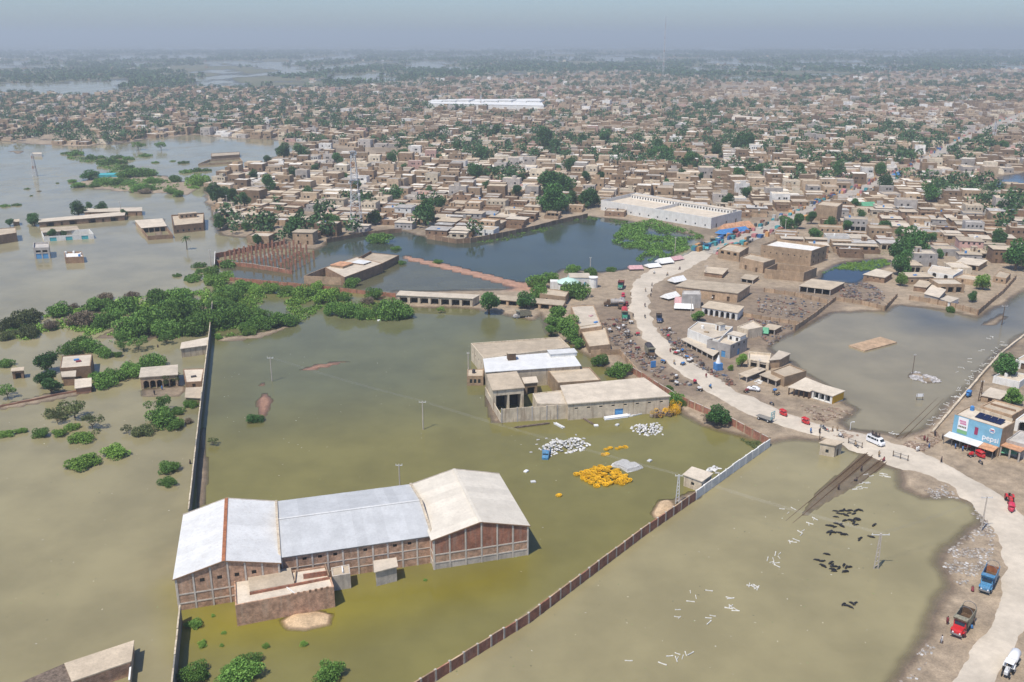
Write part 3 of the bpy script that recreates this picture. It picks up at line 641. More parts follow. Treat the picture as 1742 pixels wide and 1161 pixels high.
# middle section: ridge along the row
def mid_shed():
    q = [P(477.7, 949, WH - .3), P(734, 912, WH - .3), P(697, 824, WH - .3), P(471.5, 853, WH - .3)]
    cx = sum(p.x for p in q) / 4; cy = sum(p.y for p in q) / 4; L_ = [Vector((p.x - cx, p.y - cy)) for p in q]; FPOLY.append(np.array([(p.x, p.y) for p in q]))
    t = thing('long_warehouse', 'long pale blue tin roofed brick shed joining the two gable sheds', 'warehouse', (cx, cy, 0)); zr = WH + 1.75; e = WH - .3; base = -.8
    sh = lambda k, f: L_[k] + (L_[{0: 3, 1: 2, 2: 1, 3: 0}[k]] - L_[k]).normalized() * f
    a, b = sh(0, .4), sh(1, .4); m = MB()
    for p, r_ in ((a, b), (b, sh(2, .5)), (sh(2, .5), sh(3, .5)), (sh(3, .5), a)): m.quad((*p, base), (*r_, base), (*r_, e), (*p, e))
    m.build('wall', [MATS['concrete']], t)
    d = (b - a); L = d.length; d /= L; no = Vector((d.y, -d.x)); n = 10
    for k in range(n):
        s0, s1 = L * k / n + .15, L * (k + 1) / n - .15
        for j, (z0, z1) in enumerate(((base, 1.7), (1.9, 3.7), (3.9, e - .5))):
            p, r_ = a + d * s0 + no * .05, a + d * s1 + no * .05; m = MB(); sub = {}
            ops = [((s1 - s0) / 2 - .4, (s1 - s0) / 2 + .4, 5.15, 5.8, .042, 'h')] if j == 2 and k in (1, 2, 3, 5, 7, 8) else []
            face_open(m, p, r_, z0, z1, ops, sub); p_, q_ = p - no * .05, r_ - no * .05
            m.quad((*p, z1), (*r_, z1), (*q_, z1), (*p_, z1)); o = m.build('brick_panel', [MATS['brick_dirty']], t)
            for s_ in sub.values(): s_.build('vent_hole', [MATS['dark_room']], o)  # near-black back paints the shade inside the vent
    for k in range(n + 1):
        p = a + d * min(max(L * k / n, .15), L - .15) + no * .06; m = MB(); m.box((p.x, p.y, (base + e - .45) / 2), (.36, .15, e - .45 - base), math.atan2(d.y, d.x)); m.build('pillar', [MATS['concrete_pale']], t)
    for zb_ in (1.8, 3.8): m = MB(); m.bar((*(a + no * .055), zb_), (*(b + no * .055), zb_), .12, .2); m.build('concrete_band', [MATS['concrete_pale']], t)
    R0, R1 = L_[0].lerp(L_[3], .5), L_[1].lerp(L_[2], .5); n_ = 14
    for s_ in range(2):
        E0, E1 = (L_[0], L_[1]) if s_ == 0 else (L_[2], L_[3]); Q0, Q1 = (R0, R1) if s_ == 0 else (R1, R0)
        for k in range(n_):
            lift = .012 * (k % 2); A, B, C_, D = E0.lerp(E1, k / n_), E0.lerp(E1, (k + 1) / n_), Q0.lerp(Q1, (k + 1) / n_), Q0.lerp(Q1, k / n_)
            top = [(*A, e + lift), (*B, e + lift), (*C_, zr + lift), (*D, zr + lift)]; bot = [(x, y, z - .06) for x, y, z in top]; m = MB()
            m.quad(*top); m.quad(*bot[::-1]); m.quad(top[1], top[0], bot[0], bot[1]); m.quad(top[0], top[3], bot[3], bot[0]); m.quad(top[2], top[1], bot[1], bot[2]); m.build('roof_sheet', [MATS['tin_cool']], t)
    m = MB(); m.bar((*R0, zr + .06), (*R1, zr + .06), .55, .1); m.build('ridge_cap', [MATS['tin_white']], t)
    for u in (0, 1):
        m = MB(); A, B, C_ = (L_[0], R0, L_[3]) if u == 0 else (L_[1], R1, L_[2]); off = d * (-.2 if u == 0 else .2); m.bar((*(A + off), e + .15), (*(B + off), zr + .2), .5, .3); m.bar((*(B + off), zr + .2), (*(C_ + off), e + .15), .5, .3); m.build('gutter_wall', [MATS['plaster_cream']], t)
    m = MB(); 
    for u in (0, 1):
        A, B, C_ = (L_[0], R0, L_[3]) if u == 0 else (L_[1], R1, L_[2]); m.quad((*A, e), (*B, zr - .05), (*C_, e))
    m.build('gable_end', [MATS['brick_dirty']], t)
mid_shed()
house('brick_annex', 'low brick annex with broken flat roof in front of the white gable shed', 'building', [(400, 1030), (568, 998), (556, 962), (398, 986)], base=(0, (406, 1066)), z0=0, wall='brick_dirty', roofm='roof_pale', par=.35,
      extras=(('wallpiece', .15, .35, .98, .42, .55, 'brick_red'), ('wallpiece', .98, .42, .98, .98, .9, 'brick_brown'), ('wallpiece', .6, .05, .52, .42, .18, 'plaster_white'), ('wallpiece', .62, .5, .66, .98, .5, 'brick_tan'), ('room', .38, .72, 8, 5.5, .45, 'brick_red', 'roof_tan'), ('wallpiece', .72, .62, .97, .6, 1.1, 'brick_red'), ('wallpiece', .02, .04, .52, .03, .25, 'concrete_pale')) + tuple(('wallpiece', .56 + .06 * k, .015, .585 + .06 * k, .015, .5, 'brick_brown') for k in range(7)))
house('water_sump', 'small grey concrete tank block against the long shed wall', 'tank', [(639, 972), (674.5, 963), (672, 950), (637.6, 955)], base=(0, (641.5, 998)), z0=0, wall='concrete', roofm='roof_pale', par=0, slab=.2)
house('water_sump', 'small tank block with a pipe on top beside the brick annex', 'tank', [(565, 981), (596, 976), (594, 960), (563, 966)], base=(0, (579, 1006)), z0=0, wall='concrete', roofm='roof_tan', par=.12, extras=(('wallpiece', .6, .2, .6, .8, .4, 'paint_white'),))
house('pump_house', 'small cream pump house built against the inside of the compound wall', 'building', [(1164, 807), (1194, 818), (1211, 805.5), (1178, 795)], base=(0, (1164, 827)), z0=0, wall='plaster_cream', roofm='roof_pale', par=0, slab=.2, ops={0: [('window', 1, .9, 1., 1.9, .25)]})
house('gatehouse', 'cream railway gatehouse standing in water beside the level crossing', 'building', [(1396, 753), (1420.8, 757.4), (1433, 752), (1407.7, 747)], base=(1, (1420.8, 778.4)), z0=0, wall='plaster_cream', roofm='roof_tan', par=0, slab=.2, ops={0: [('window', 1, .8, .9, 1.9, .2)], 1: [('door', 1, .9, 0, 2., .2)]})

# ------------------------------------------------------------------ compound walls
wall_run('compound_wall', 'long red brick compound wall with pale posts running diagonally through the flood', [(690, 1190), (899, 1060.6), (1089.7, 916), (1183, 850.6)], 1.9, bay=3.4, panel='brick_red', coping='brick_tan')
wall_run('compound_wall', 'whitewashed end of the compound wall between pump house and road corner', [(1184, 850), (1246, 805), (1309.5, 760)], 2.0, bay=3.4, panel='plaster_white', coping='plaster_white', post='plaster_white')
wall_run('boundary_wall', 'tall dark boundary wall with white coping beside the leftmost open water', [(270, 1330), (292, 1161), (306, 1030)], 3.0, bay=4.0, panel='concrete_dark', post=None, coping='plaster_cream', top=True, postw=0)
wall_run('boundary_wall', 'tall dark boundary wall with white coping running back from the gable shed', [(320.5, 866), (338, 710), (356, 562), (361.5, 508)], 3.0, bay=4.0, panel='concrete_dark', post=None, coping='plaster_cream', top=True, postw=0)
wall_run('roadside_wall', 'red brick wall along the road from the white wall corner', [(1308, 757), (1240, 722), (1182, 697), (1150, 682), (1083, 640), (1067, 630)], 2.1, bay=3.2, panel='brick_red', coping='concrete', z0=.3, post='brick_tan')
wall_run('roadside_wall', 'tan brick wall of the weedy plot between factory and road', [(1085, 640), (1054, 604), (1004, 606)], 2.1, bay=3.6, panel='brick_tan', coping=None, post='brick_tan', z0=.3)
wall_run('boundary_wall', 'low brown brick wall behind the bushes of the flooded yard', [(372, 476), (399, 479), (520, 490), (622, 501), (674, 506)], 1.5, bay=4.5, panel='brick_red', coping=None, post='brick_brown')
wall_run('boundary_wall', 'brick wall along the front of the pillared building plot', [(367, 449), (430, 456), (498, 467)], 1.7, bay=4, panel='brick_red', coping='concrete', post='brick_brown')
wall_run('boundary_wall', 'brick wall along the back of the pillared building plot', [(367, 440), (430, 427), (486, 417)], 2.2, bay=4, panel='brick_red', coping=None, post='brick_brown')
wall_run('boundary_wall', 'tall end wall closing the pillared plot beside the left flood', [(366, 462), (367, 440)], 3, bay=4, panel='brick_brown', coping='plaster_white', post=None, postw=0)
wall_run('yard_wall', 'brown yard wall dividing scrap yards from the eastern flooded field', [(1352, 563), (1385, 541), (1421, 513)], 1.8, bay=4, panel='brick_tan', coping=None, post='brick_brown')
wall_run('yard_wall', 'brick yard wall along the north edge of the eastern flooded field', [(1421, 513), (1465, 520), (1505, 529), (1526, 507)], 1.8, bay=4, panel='brick_tan', coping=None, post='brick_brown')
wall_run('yard_wall', 'mud brick wall in front of the house compounds by the eastern flood', [(1547, 512), (1580, 517), (1625, 526), (1663, 537), (1684, 519), (1705, 502), (1728, 476)], 2.0, bay=4, panel='brick_tan', coping=None, post='brick_brown')
wall_run('yard_wall', 'long brown wall across the dirt yard behind the roadside shops', [(1300, 497), (1352, 504), (1408, 517)], 1.8, bay=4, panel='brick_tan', coping=None, post='brick_brown', z0=.4)
wall_run('yard_wall', 'brown wall south of the dirt yard above the rubble strip', [(1264, 538), (1310, 546), (1358, 553)], 1.6, bay=4, panel='brick_tan', coping=None, post='brick_brown', z0=.4)
wall_run('platform_wall', 'low pale kerb wall of the railway platform beside the eastern flood', [(1586, 738), (1632, 684), (1672, 637), (1700, 606), (1742, 573), (1800, 530)], .8, bay=4, panel='plaster_cream', coping=None, post=None, postw=0, thick=.6)
wall_run('pond_wall', 'brown brick wall along the town side of the dark pond', [(556, 413), (627, 400), (684, 395)], 2.0, bay=4, panel='brick_brown', coping=None, post='brick_brown', z0=.2)
wall_run('pond_wall', 'stepped mud wall under the houses beside the dark pond', [(727, 406), (776, 414), (800, 413), (843, 405), (909, 391), (955, 379), (1000, 370)], 2.2, bay=5, panel='brick_brown', coping=None, post='brick_tan', z0=.2)
wall_run('flood_wall', 'ruined red mud wall trailing into the left flood', [(0, 694), (60, 683), (100, 674), (158, 664)], .7, bay=4, panel='red_earth', coping=None, post=None, postw=0)
m = MB(); q = [P(1444, 587.6, .5), P(1470.7, 596.8, .5), P(1526, 582.3, .5), P(1498, 573, .5)]
c0 = sum(q, Vector()) / 4; m.prism([(p.x - c0.x, p.y - c0.y) for p in q], -.6, .5); o = m.build('plinth', [MATS['brick_tan']], None, loc=(c0.x, c0.y, 0)); tag(o, 'bare brown building plinth standing alone in the eastern flooded field', 'plinth')

# ------------------------------------------------------------------ walled factory in the middle of the flood
house('factory_hall', 'rear flat roofed hall of the walled factory in the flooded yard', 'building', [(822, 609), (970, 590.8), (952, 573.4), (801, 584)], h=5.4, z0=0, wall='plaster_cream', roofm='roof_tan', par=.35, ops={3: [('window', 4, .8, 3.2, 4., .3)]})
house('factory_hall', 'long white tin roofed hall behind the factory court', 'building', [(827, 633), (987, 622), (971, 598), (823, 609.5)], h=5.1, z0=0, wall='plaster_cream', roofm='tin_white', par=0, slab=.15, extras=(('room', .88, .8, 9, 4., 1.1, 'plaster_white', 'tin_white'), ('stair_room', .3, .75, 'wood_dark')))
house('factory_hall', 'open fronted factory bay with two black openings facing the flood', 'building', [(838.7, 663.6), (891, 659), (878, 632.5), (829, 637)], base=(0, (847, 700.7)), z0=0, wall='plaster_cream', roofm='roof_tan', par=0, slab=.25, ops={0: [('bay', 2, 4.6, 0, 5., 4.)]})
house('factory_hall', 'inner flat roofed block with pink stained roof beside the factory court', 'building', [(948.6, 651.5), (1022.5, 646.5), (1003, 624.6), (930, 628)], h=4.2, z0=0, wall='brick_tan', roofm='roof_tan', par=.3)
house('factory_hall', 'long stained cream factory hall with blue door beside the sack piles', 'building', [(966.7, 686.6), (1139, 673.4), (1094.6, 643), (954.5, 656.4)], base=(0, (967.4, 715.4)), z0=0, wall='plaster_cream', roofm='roof_pale', par=0, slab=.3, ops={0: [('window', 8, 1.0, 3.3, 3.8, .3), ('blue_door', 1, 2.6, 0, 2.4, .2)]})
house('factory_hall', 'low link building with pale roof between court and long hall', 'building', [(914, 687), (965.5, 687), (955, 664), (906, 669.5)], h=3.9, z0=0, wall='plaster_cream', roofm='roof_pale', par=.2)
house('guard_room', 'small square room with lattice wall at the factory corner', 'building', [(794.4, 640), (822, 640), (823, 627.5), (795, 628.5)], base=(0, (796, 656.4)), z0=0, wall='brick_tan', roofm='roof_tan', par=.2, ops={0: [('window', 3, .8, .8, 2.2, .2)]}, extras=(('tank', .4, .5, 'cloth_dark'),))
house('court_shelter', 'small flat canopy block standing in the factory court', 'building', [(893, 652), (914, 650), (911, 641), (889, 643)], h=3.4, z0=0, wall='brick_tan', roofm='roof_pale', par=0, slab=.2, ops={0: [('bay', 1, 2.4, 0, 2.4, 1.)]})
wall_run('factory_wall', 'stained cream front wall of the factory with a blue gate', [(853.5, 719.5), (880, 717.5), (930, 714.5), (966, 712.5)], 3.7, bay=4.2, panel='plaster_cream', coping=None, post='plaster_grey', postw=.3)
wall_run('factory_wall', 'crumbling side wall of the factory facing open flood water', [(826, 672), (838, 695), (852, 719)], 2.2, bay=4.2, panel='plaster_cream', coping=None, post=None, postw=0)
house('roadside_house', 'long tan flat roofed house beside the weedy plot wall', 'house', [(1002, 590), (1038.9, 586), (1030, 556), (988, 563)], base=(0, (1002, 600.6)), z0=.3, wall='brick_tan', roofm='roof_tan', par=.3)
house('roadside_house', 'patched long roof of workshops behind the tanker trucks', 'house', [(987, 560), (1024, 555), (1010, 519), (971, 521)], h=3.2, z0=.3, wall='brick_tan', roofm='roof_pale', par=.25, extras=(('cloth', .8, .2, 'cloth_blue'), ('cloth', .7, .5, 'cloth_pink'), ('wallpiece', .05, .1, .8, .12, .4, 'plaster_cream')))
# ------------------------------------------------------------------ pillared shell and brick buildings by the pond
pil = MB(); pil.box((0, 0, 2.0), (.85, .6, 6.2)); cap = MB(); cap.box((0, 0, 5.16), (.95, .7, .12)); pm = pil.mesh('shaft', [MATS['brick_red']]); cm = cap.mesh('cap', [MATS['brick_brown']])
rows_ = [(384, 444, 424, 431, 6), (399, 446, 444, 428, 7), (415, 449, 464, 424, 8), (431, 452, 484, 421, 9), (447, 456, 500, 423, 9), (463, 459, 512, 428, 9), (479, 463, 522, 433, 8), (496, 463, 534, 441, 6)]
for ax, ay, bx, by, n in rows_:
    for k in range(n):
        u = k / (n - 1); p = P(ax + (bx - ax) * u, ay + (by - ay) * u, 0); t = thing('brick_pillar', 'bare brick pillar standing in rows in the flooded unfinished plot', 'pillar', (p.x, p.y, random.uniform(-.8, 0)), random.uniform(-.06, .06), 'brick pillars of the unfinished building')
        link('shaft', pm, t); link('cap', cm, t)
house('brick_shell', 'roofless front part of brick shell building standing in the pond', 'building', [(516.5, 469.7), (583, 472.6), (620, 459), (552.4, 455.4)], base=(0, (516.5, 482.5)), z0=0, wall='brick_tan', open_top=True)
house('brick_shell', 'dark brick workshop with rust and white tin roof by the pond', 'building', [(586, 472), (651, 448), (607, 437), (553, 455)], base=(0, (584, 489)), z0=0, wall='brick_brown', roofm='roof_pale', par=.2, extras=(('room', .35, .75, 8, 7, .9, 'brick_tan', 'rust_tin'), ('room', .75, .5, 6, 7, .5, 'brick_brown', 'tin_white')))
house('brick_shell', 'rear brick block with tall parapet wall beside the red bund', 'building', [(607, 444), (650, 448.5), (678.7, 434.5), (632, 430)], base=(1, (652, 461)), z0=0, wall='brick_brown', roofm='roof_tan', par=.2, extras=(('wallpiece', .02, .1, .02, .95, 1.4, 'brick_brown'),))
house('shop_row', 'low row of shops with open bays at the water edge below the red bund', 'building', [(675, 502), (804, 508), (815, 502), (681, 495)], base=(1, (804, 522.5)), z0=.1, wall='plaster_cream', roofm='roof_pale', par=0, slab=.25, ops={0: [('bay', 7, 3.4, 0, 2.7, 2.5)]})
house('shop_row', 'tan roadside row with open bays behind the stranded truck', 'building', [(842.7, 508.7), (956.9, 519.5), (961, 512), (847, 502)], base=(1, (956.9, 530)), z0=.2, wall='brick_tan', roofm='roof_tan', par=0, slab=.25, ops={0: [('bay', 6, 3.6, 0, 2.6, 2.5)]})
house('roadside_house', 'tan flat roofed house below the green domed mosque', 'house', [(918, 500), (962, 505), (968, 496), (930, 491)], h=3.4, z0=.3, wall='brick_tan', roofm='roof_tan', par=.25, ops={0: [('window', 2, .9, 1, 2.1, .2)]})
def mosque():
    p = P(966, 493, .3); t = thing('mosque', 'small white mosque with pale green pointed octagonal roof on the pond spit', 'mosque', (p.x, p.y, .3)); FPOLY.append(np.array([(p.x - 9, p.y - 6), (p.x + 12, p.y - 6), (p.x + 12, p.y + 14), (p.x - 9, p.y + 14)])); n = 8; r = 4.6
    ring = lambda rr, z: [(rr * math.cos(2 * math.pi * (i + .5) / n), rr * math.sin(2 * math.pi * (i + .5) / n), z) for i in range(n)]
    m = MB(); sub = {}
    for i in range(n):
        a, b = ring(r, 0)[i], ring(r, 0)[(i + 1) % n]; L = math.dist(a, b); face_open(m, a[:2], b[:2], -.5, 3.4, bays(L, 1, 1.6, -.5, 2.6, .5, ('arch', i), True, .2), sub)
    m.build('wall', [MATS['plaster_white']], t)
    for s_ in sub.values(): s_.build('archway', [MATS['dark_room']], t)
    m = MB(); m.loft([ring(r + .5, 3.4), ring(r + .5, 3.65), ring(r * .6, 4.8), ring(.25, 5.6), ring(.08, 6.8)]); m.build('roof', [mat('mint', (.50, .68, .58), rough=.6, var=.08)], t)
    m = MB(); m.box((5.5, 7, 2.1), (9, 8, 5)); o = m.build('prayer_room', [MATS['plaster_white']], t); m = MB(); m.box((5.5, 7, 4.7), (9.4, 8.4, .2)); m.build('roof', [MATS['roof_pale']], o)
    for k in range(3):
        m = MB(); m.box((3 + k * 2.4, 2.99, 1.8), (1, .08, 1.5)); m.build('window', [MATS['blue_door']], o)
    m = MB(); m.tube((11.5, 3.5, -.5), (11.5, 3.5, 4.6), 1.9, 1.9, 12); m.tube((11.5, 3.5, 4.6), (11.5, 3.5, 4.9), 2.2, 2.2, 12); m.build('turret', [MATS['plaster_white']], t)
    m = MB(); m.box((-6, 2, 1.6), (3.6, 4, 4)); m.build('wash_room', [MATS['plaster_white']], t)
mosque()
# ------------------------------------------------------------------ roadside cluster east of the bend
H = lambda label, roof, base, **k: house(k.pop('name', 'roadside_building'), label, k.pop('cat', 'building'), roof, base=base, z0=k.pop('z0', .4), **k)
H('white fronted row of arches with tan roof beside the bushy roadside tree', [(1194.5, 522), (1255, 532), (1265, 521.4), (1207, 512.5)], (1, (1255, 545.6)), wall='plaster_white', par=0, slab=.25, ops={0: [('arch', 6, 1.5, 0, 2.6, 1.2)]})
H('plain grey concrete block beside the pink roadside awning', [(1160, 501), (1193, 501.4), (1190.6, 494), (1161.7, 494.3)], (1, (1192.4, 525)), wall='plaster_grey', roofm='roof_grey', par=.3)
H('long tan mud roofed row behind the grey concrete block', [(1150, 486.5), (1255, 498.8), (1276, 485), (1170, 476)], (1, (1255, 515.4)), wall='brick_tan', par=0, slab=.3, ops={0: [('door', 4, 1.2, 0, 2.2, .3)]})
H('small brown brick box house at the top of the road bend', [(1198.5, 462.8), (1228.7, 466.8), (1238.4, 456.8), (1202.4, 454.2)], (1, (1228, 474)), wall='brick_brown', par=0, slab=.2)
shed('open_shed', 'small open shed with black interior beside the brick box house', [(1260.7, 473.3), (1281, 476.7), (1291, 469.4), (1268, 466.8)], (1, (1281, 483.3)), nb=2)
H('whitewashed roadside house with cluttered pale roof', [(1170, 560), (1222, 580), (1247, 556), (1187, 547)], (1, (1223, 603)), wall='plaster_white', roofm='roof_pale', par=.4, extras=(('tank', .3, .5, 'plaster_white'), ('stair_room', .75, .7, 'plaster_white'), ('cloth', .5, .3, 'cloth_tan')))
shed('shop_awning', 'low awning over black shop fronts along the inside of the road bend', [(1159, 577), (1213, 605.4), (1222, 598), (1175, 573)], (1, (1215, 614)), nb=6, roofm='roof_pale', closed=(2,))
H('two storey house with blue doors on its roof terrace', [(1203, 578), (1243, 587.6), (1272, 574.5), (1247, 566.6)], (1, (1243, 611)), wall='plaster_grey', roofm='roof_pale', par=1.0, ops={1: [('blue_door', 1, 1.5, 0, 2.4, .2), ('window', 3, 1, 3.4, 4.4, .2)], 0: [('blue_door', 2, 1.6, 0, 2.4, .2)]}, extras=(('room', .6, .75, 5, 4, 2.2, 'plaster_white', 'roof_pale'),))
H('tan roofed block beside the yard of broken carts', [(1253.6, 556), (1273, 561), (1298, 556), (1281, 545.6)], (1, (1273, 577)), wall='plaster_cream', roofm='roof_pale', par=.3)
shed('open_shed', 'open shed with green awning at the flood edge of the roadside cluster', [(1298, 558.7), (1318, 561.3), (1330, 554.8), (1307.5, 551.3)], (1, (1318, 570.5)), nb=2)
H('cream house with walled roof terrace beside the two roadside trees', [(1272, 611), (1308.8, 617.8), (1312, 601), (1274, 598)], (1, (1307.5, 631)), wall='plaster_cream', roofm='roof_pale', par=.8, ops={0: [('bay', 2, 2.2, 0, 2.6, 1.)]})
H('tall cream stair tower block at the flood edge', [(1310, 612.5), (1327, 611), (1343.7, 601.5), (1326, 597)], (1, (1327, 626)), wall='brick_tan', roofm='roof_pale', par=0, slab=.2, ops={0: [('door', 1, 1, 2.4, 4.2, .2)]})
H('broad flat roofed brick block overhanging black shop bays', [(1312, 631), (1335, 641.4), (1372, 631), (1343, 619.6)], (1, (1335, 658.5)), wall='brick_tan', roofm='roof_tan', par=.35)
shed('shop_awning', 'concrete canopy on pillars over black bays behind the white car', [(1293, 637.5), (1320.6, 648), (1334, 641), (1309, 631)], (1, (1319.3, 659.8)), nb=2, closed=(2, 3))
shed('shop_awning', 'thin reed canopy beside piled white sacks under the roadside trees', [(1257.6, 636), (1270.7, 641.4), (1303.5, 628.3), (1289, 624.4)], (1, (1270.7, 652)), nb=1, closed=(2,), roofm='roof_tan')
shed('shop_awning', 'ragged patched shed with black interior next to the yellow shop', [(1341.6, 658.5), (1377, 666), (1400.7, 654.6), (1370.5, 642.7)], (1, (1378, 680)), nb=4, roofm='roof_pale', postm='wood_dark', closed=(1, 2))
o = H('white fronted shop with bright yellow side wall on the flood tip', [(1381, 663), (1416.5, 673.5), (1436, 665), (1402, 655.3)], (1, (1416.5, 688)), wall='plaster_white', roofm='roof_pale', par=0, slab=.2, ops={0: [('bay', 3, 2.4, .2, 2.4, 1.6)]}, wallmats=[(1, 'yellow_paint', .4, 3.0)])
H('tall two storey brick building with white roof parapet by the green pond', [(1295, 416.6), (1381, 427), (1407, 418), (1322, 406.6)], (1, (1381, 454)), wall='brick_tan', roofm='plaster_white', par=1.2, ops={0: [('window', 8, .6, 4.2, 4.8, .2)], 1: [('window', 3, 1.2, 1, 2.4, .2), ('window', 3, 1.2, 4, 5.4, .2)]})
H('walled courtyard house below the two storey brick building', [(1301, 458), (1368, 464), (1390, 455), (1322, 448)], (1, (1368, 480)), wall='brick_tan', open_top=True)
H('flat roofed block beside the road with raised terrace wall', [(1259, 438), (1299, 447), (1319, 441), (1276, 431)], (1, (1299, 466)), wall='brick_tan', par=.5, ops={0: [('door', 2, 1.2, 0, 2.2, .2)]})
H('tan corner building with dark upper openings at the road bend', [(1222, 424), (1258, 430), (1274, 420), (1240, 414)], (1, (1258, 446)), wall='brick_tan', par=.6, ops={0: [('bay', 3, 1.8, 2.6, 4.2, 1.)]})
shed('open_shed', 'long mud roofed cattle shed with black bays beside the scrap heap', [(1360, 486.5), (1413, 493), (1436.5, 481), (1381, 474.6)], (1, (1413, 504)), nb=4)
H('pale roofed house with barred windows behind the scrap heap', [(1469.4, 466.8), (1505, 472), (1518, 464), (1491.7, 457.6)], (1, (1505, 482.5)), wall='brick_brown', roofm='roof_pale', par=0, slab=.25, ops={1: [('window', 3, 1, .8, 2.2, .2)], 0: [('window', 3, .7, 1.4, 2., .2)]})
H('grey walled room with pale roof inside the mud wall compound', [(1573, 499.6), (1597, 506), (1608.6, 493), (1586, 485)], (1, (1598, 515)), wall='plaster_grey', roofm='roof_pale', par=0, slab=.2)
H('small white room against the compound wall by the flood', [(1600.7, 508.8), (1616.5, 514), (1631, 507.5), (1612.5, 503.5)], (1, (1616.5, 523)), wall='plaster_white', roofm='roof_pale', par=0, slab=.2)
H('cream house with two arched black windows behind the mud wall compound', [(1578, 461.5), (1621.7, 469.4), (1638.8, 459), (1586, 451)], (1, (1621.7, 479)), wall='plaster_white', roofm='roof_pale', par=.3, ops={0: [('arch', 2, 1.8, .4, 2.4, .4)]})
H('long verandah house with arched shade openings among the compounds', [(1625.6, 447), (1665, 452), (1679.5, 443), (1638.8, 438)], (1, (1665, 462)), wall='brick_tan', roofm='roof_pale', par=0, slab=.2, ops={0: [('arch', 3, 2.2, 0, 2.4, 1.2)]})
H('long flat tan roofed house near the flooded railway', [(1623, 472), (1678, 480), (1683, 473), (1639, 465.5)], (1, (1678, 489)), wall='brick_tan', par=.3, ops={0: [('door', 2, 1, 0, 2, .2)]})
H('small tan hut beside the dark leafy tree compound', [(1554.7, 486.5), (1575.7, 489), (1586, 480), (1565, 476.7)], (1, (1575.7, 498)), wall='brick_brown', par=0, slab=.2)
H('small roofed room at the end of the long mud wall', [(1690, 470), (1712, 474), (1720, 465), (1700, 460)], (1, (1712, 484)), wall='brick_tan', par=.3, ops={0: [('window', 2, .8, .8, 1.8, .2)]})
# ------------------------------------------------------------------ painted shop and neighbours by the crossing
sp_ = H('blue painted roadside shop with drink lettering, poster and solar panels', [(1624.3, 704.9), (1705.8, 729.8), (1727, 718), (1648, 692)], (1, (1698, 778)), wall='brick_tan', roofm='roof_pale', par=.25, name='painted_shop', ops={0: [('bay', 5, 4, 0, 2.6, 2.2)]}, extras=(('solar', .4, .5, 4), ('tank', .12, .85, 'cloth_blue'), ('wallpiece', .05, .97, .95, .97, .9, 'plaster_cream')))
def shop_front(t):
    hh = t['h']; A = P(1624.3, 704.9, hh); B = P(1705.8, 729.8, hh); o = t.location; d = (B - A); L = d.length; d.normalize(); no = Vector((d.y, -d.x, 0)); rz = math.atan2(d.y, d.x)
    def at(s, z, off): return A + d * (s * L) + no * off + Vector((0, 0, z - hh)) - o
    zt, zb_ = hh - .05, 3.2
    m = MB(); m.quad(at(0, zb_, .04), at(1, zb_, .04), at(1, zt, .04), at(0, zt, .04)); w_ = m.build('painted_front', [MATS['paint_blue']], t)
    def sign(name, s0, s1, z0, z1, m_, off=.08, par=w_):
        c_ = (at(s0, z0, off) + at(s1, z1, off)) / 2; m = MB(); m.box(c_, ((s1 - s0) * L, .06, z1 - z0), rz); return m.build(name, [MATS[m_]], par)
    H_ = zt - zb_
    sign('poster', .1, .31, zb_ + H_ * .3, zb_ + H_ * .96, 'paint_white'); sign('poster_strip', .1, .31, zb_ + H_ * .1, zb_ + H_ * .28, 'print_green')
    for k, (s0, s1, zz, mm) in enumerate(((.13, .27, .72, 'print_pink'), (.15, .28, .60, 'print_pink'), (.12, .29, .42, 'print_dark'))):
        for j in range(5):
            u0 = s0 + (s1 - s0) * j / 5; sign('lettering', u0, u0 + (s1 - s0) * .13, zb_ + H_ * zz, zb_ + H_ * (zz + .09), mm, .125)
    sign('red_sign', .46, .53, zb_ + H_ * .28, zb_ + H_ * .68, 'red_sign')
    cu = bpy.data.curves.new('lettering', 'FONT'); cu.body = 'pepsi'; cu.size = 2.1; cu.extrude = .02; cu.offset = .02; cu.align_x = 'CENTER'
    tmp = bpy.data.objects.new('tmp_text', cu); COL.objects.link(tmp); bpy.context.view_layer.update(); me = bpy.data.meshes.new_from_object(tmp.evaluated_get(bpy.context.evaluated_depsgraph_get())); bpy.data.objects.remove(tmp)
    me.materials.clear(); me.materials.append(MATS['paint_white']); lt = link('lettering', me, w_); lt.location = at(.80, zb_ + H_ * .18, .07); lt.rotation_euler = (math.pi / 2, 0, rz)
    c_ = at(.81, zb_ + H_ * .74, .07); m = MB(); m.tube(c_, c_ + no * .05, .72, .72, 20); m.build('round_emblem', [MATS['paint_white']], w_)
    for dz, mm, r_ in ((.18, 'red_sign', .55), (-.2, 'cloth_blue', .5)):
        m = MB(); m.box(c_ + no * .06 + Vector((0, 0, dz)), (r_ * 2, .03, .26), rz); m.build('emblem_band', [MATS[mm]], w_)
    for s0, s1, mm in ((-.05, .68, 'tin_white'), (.685, .99, 'rust_tin')):
        n = 6 if s0 < 0 else 3
        for k in range(n):
            u0, u1 = s0 + (s1 - s0) * k / n, s0 + (s1 - s0) * (k + 1) / n; m = MB()
            a, b, c2, d2 = at(u0, 3.25, .1), at(u1, 3.25, .1), at(u1, 2.75, 3.2), at(u0, 2.75, 3.2); up = Vector((0, 0, .07 + .01 * (k % 2)))
            m.quad(d2 + up, c2 + up, b + up, a + up); m.quad(a, b, c2, d2); m.quad(d2, c2, c2 + up, d2 + up); m.quad(c2, b, b + up, c2 + up); m.quad(a, d2, d2 + up, a + up); m.build('awning_sheet', [MATS[mm]], t)
    for k in range(7):
        u = -.04 + k * .17; m = MB(); m.bar(at(u, .3, 3.0), at(u, 2.75, 3.0), .12); m.build('awning_post', [MATS['metal_grey']], t)
shop_front(sp_)
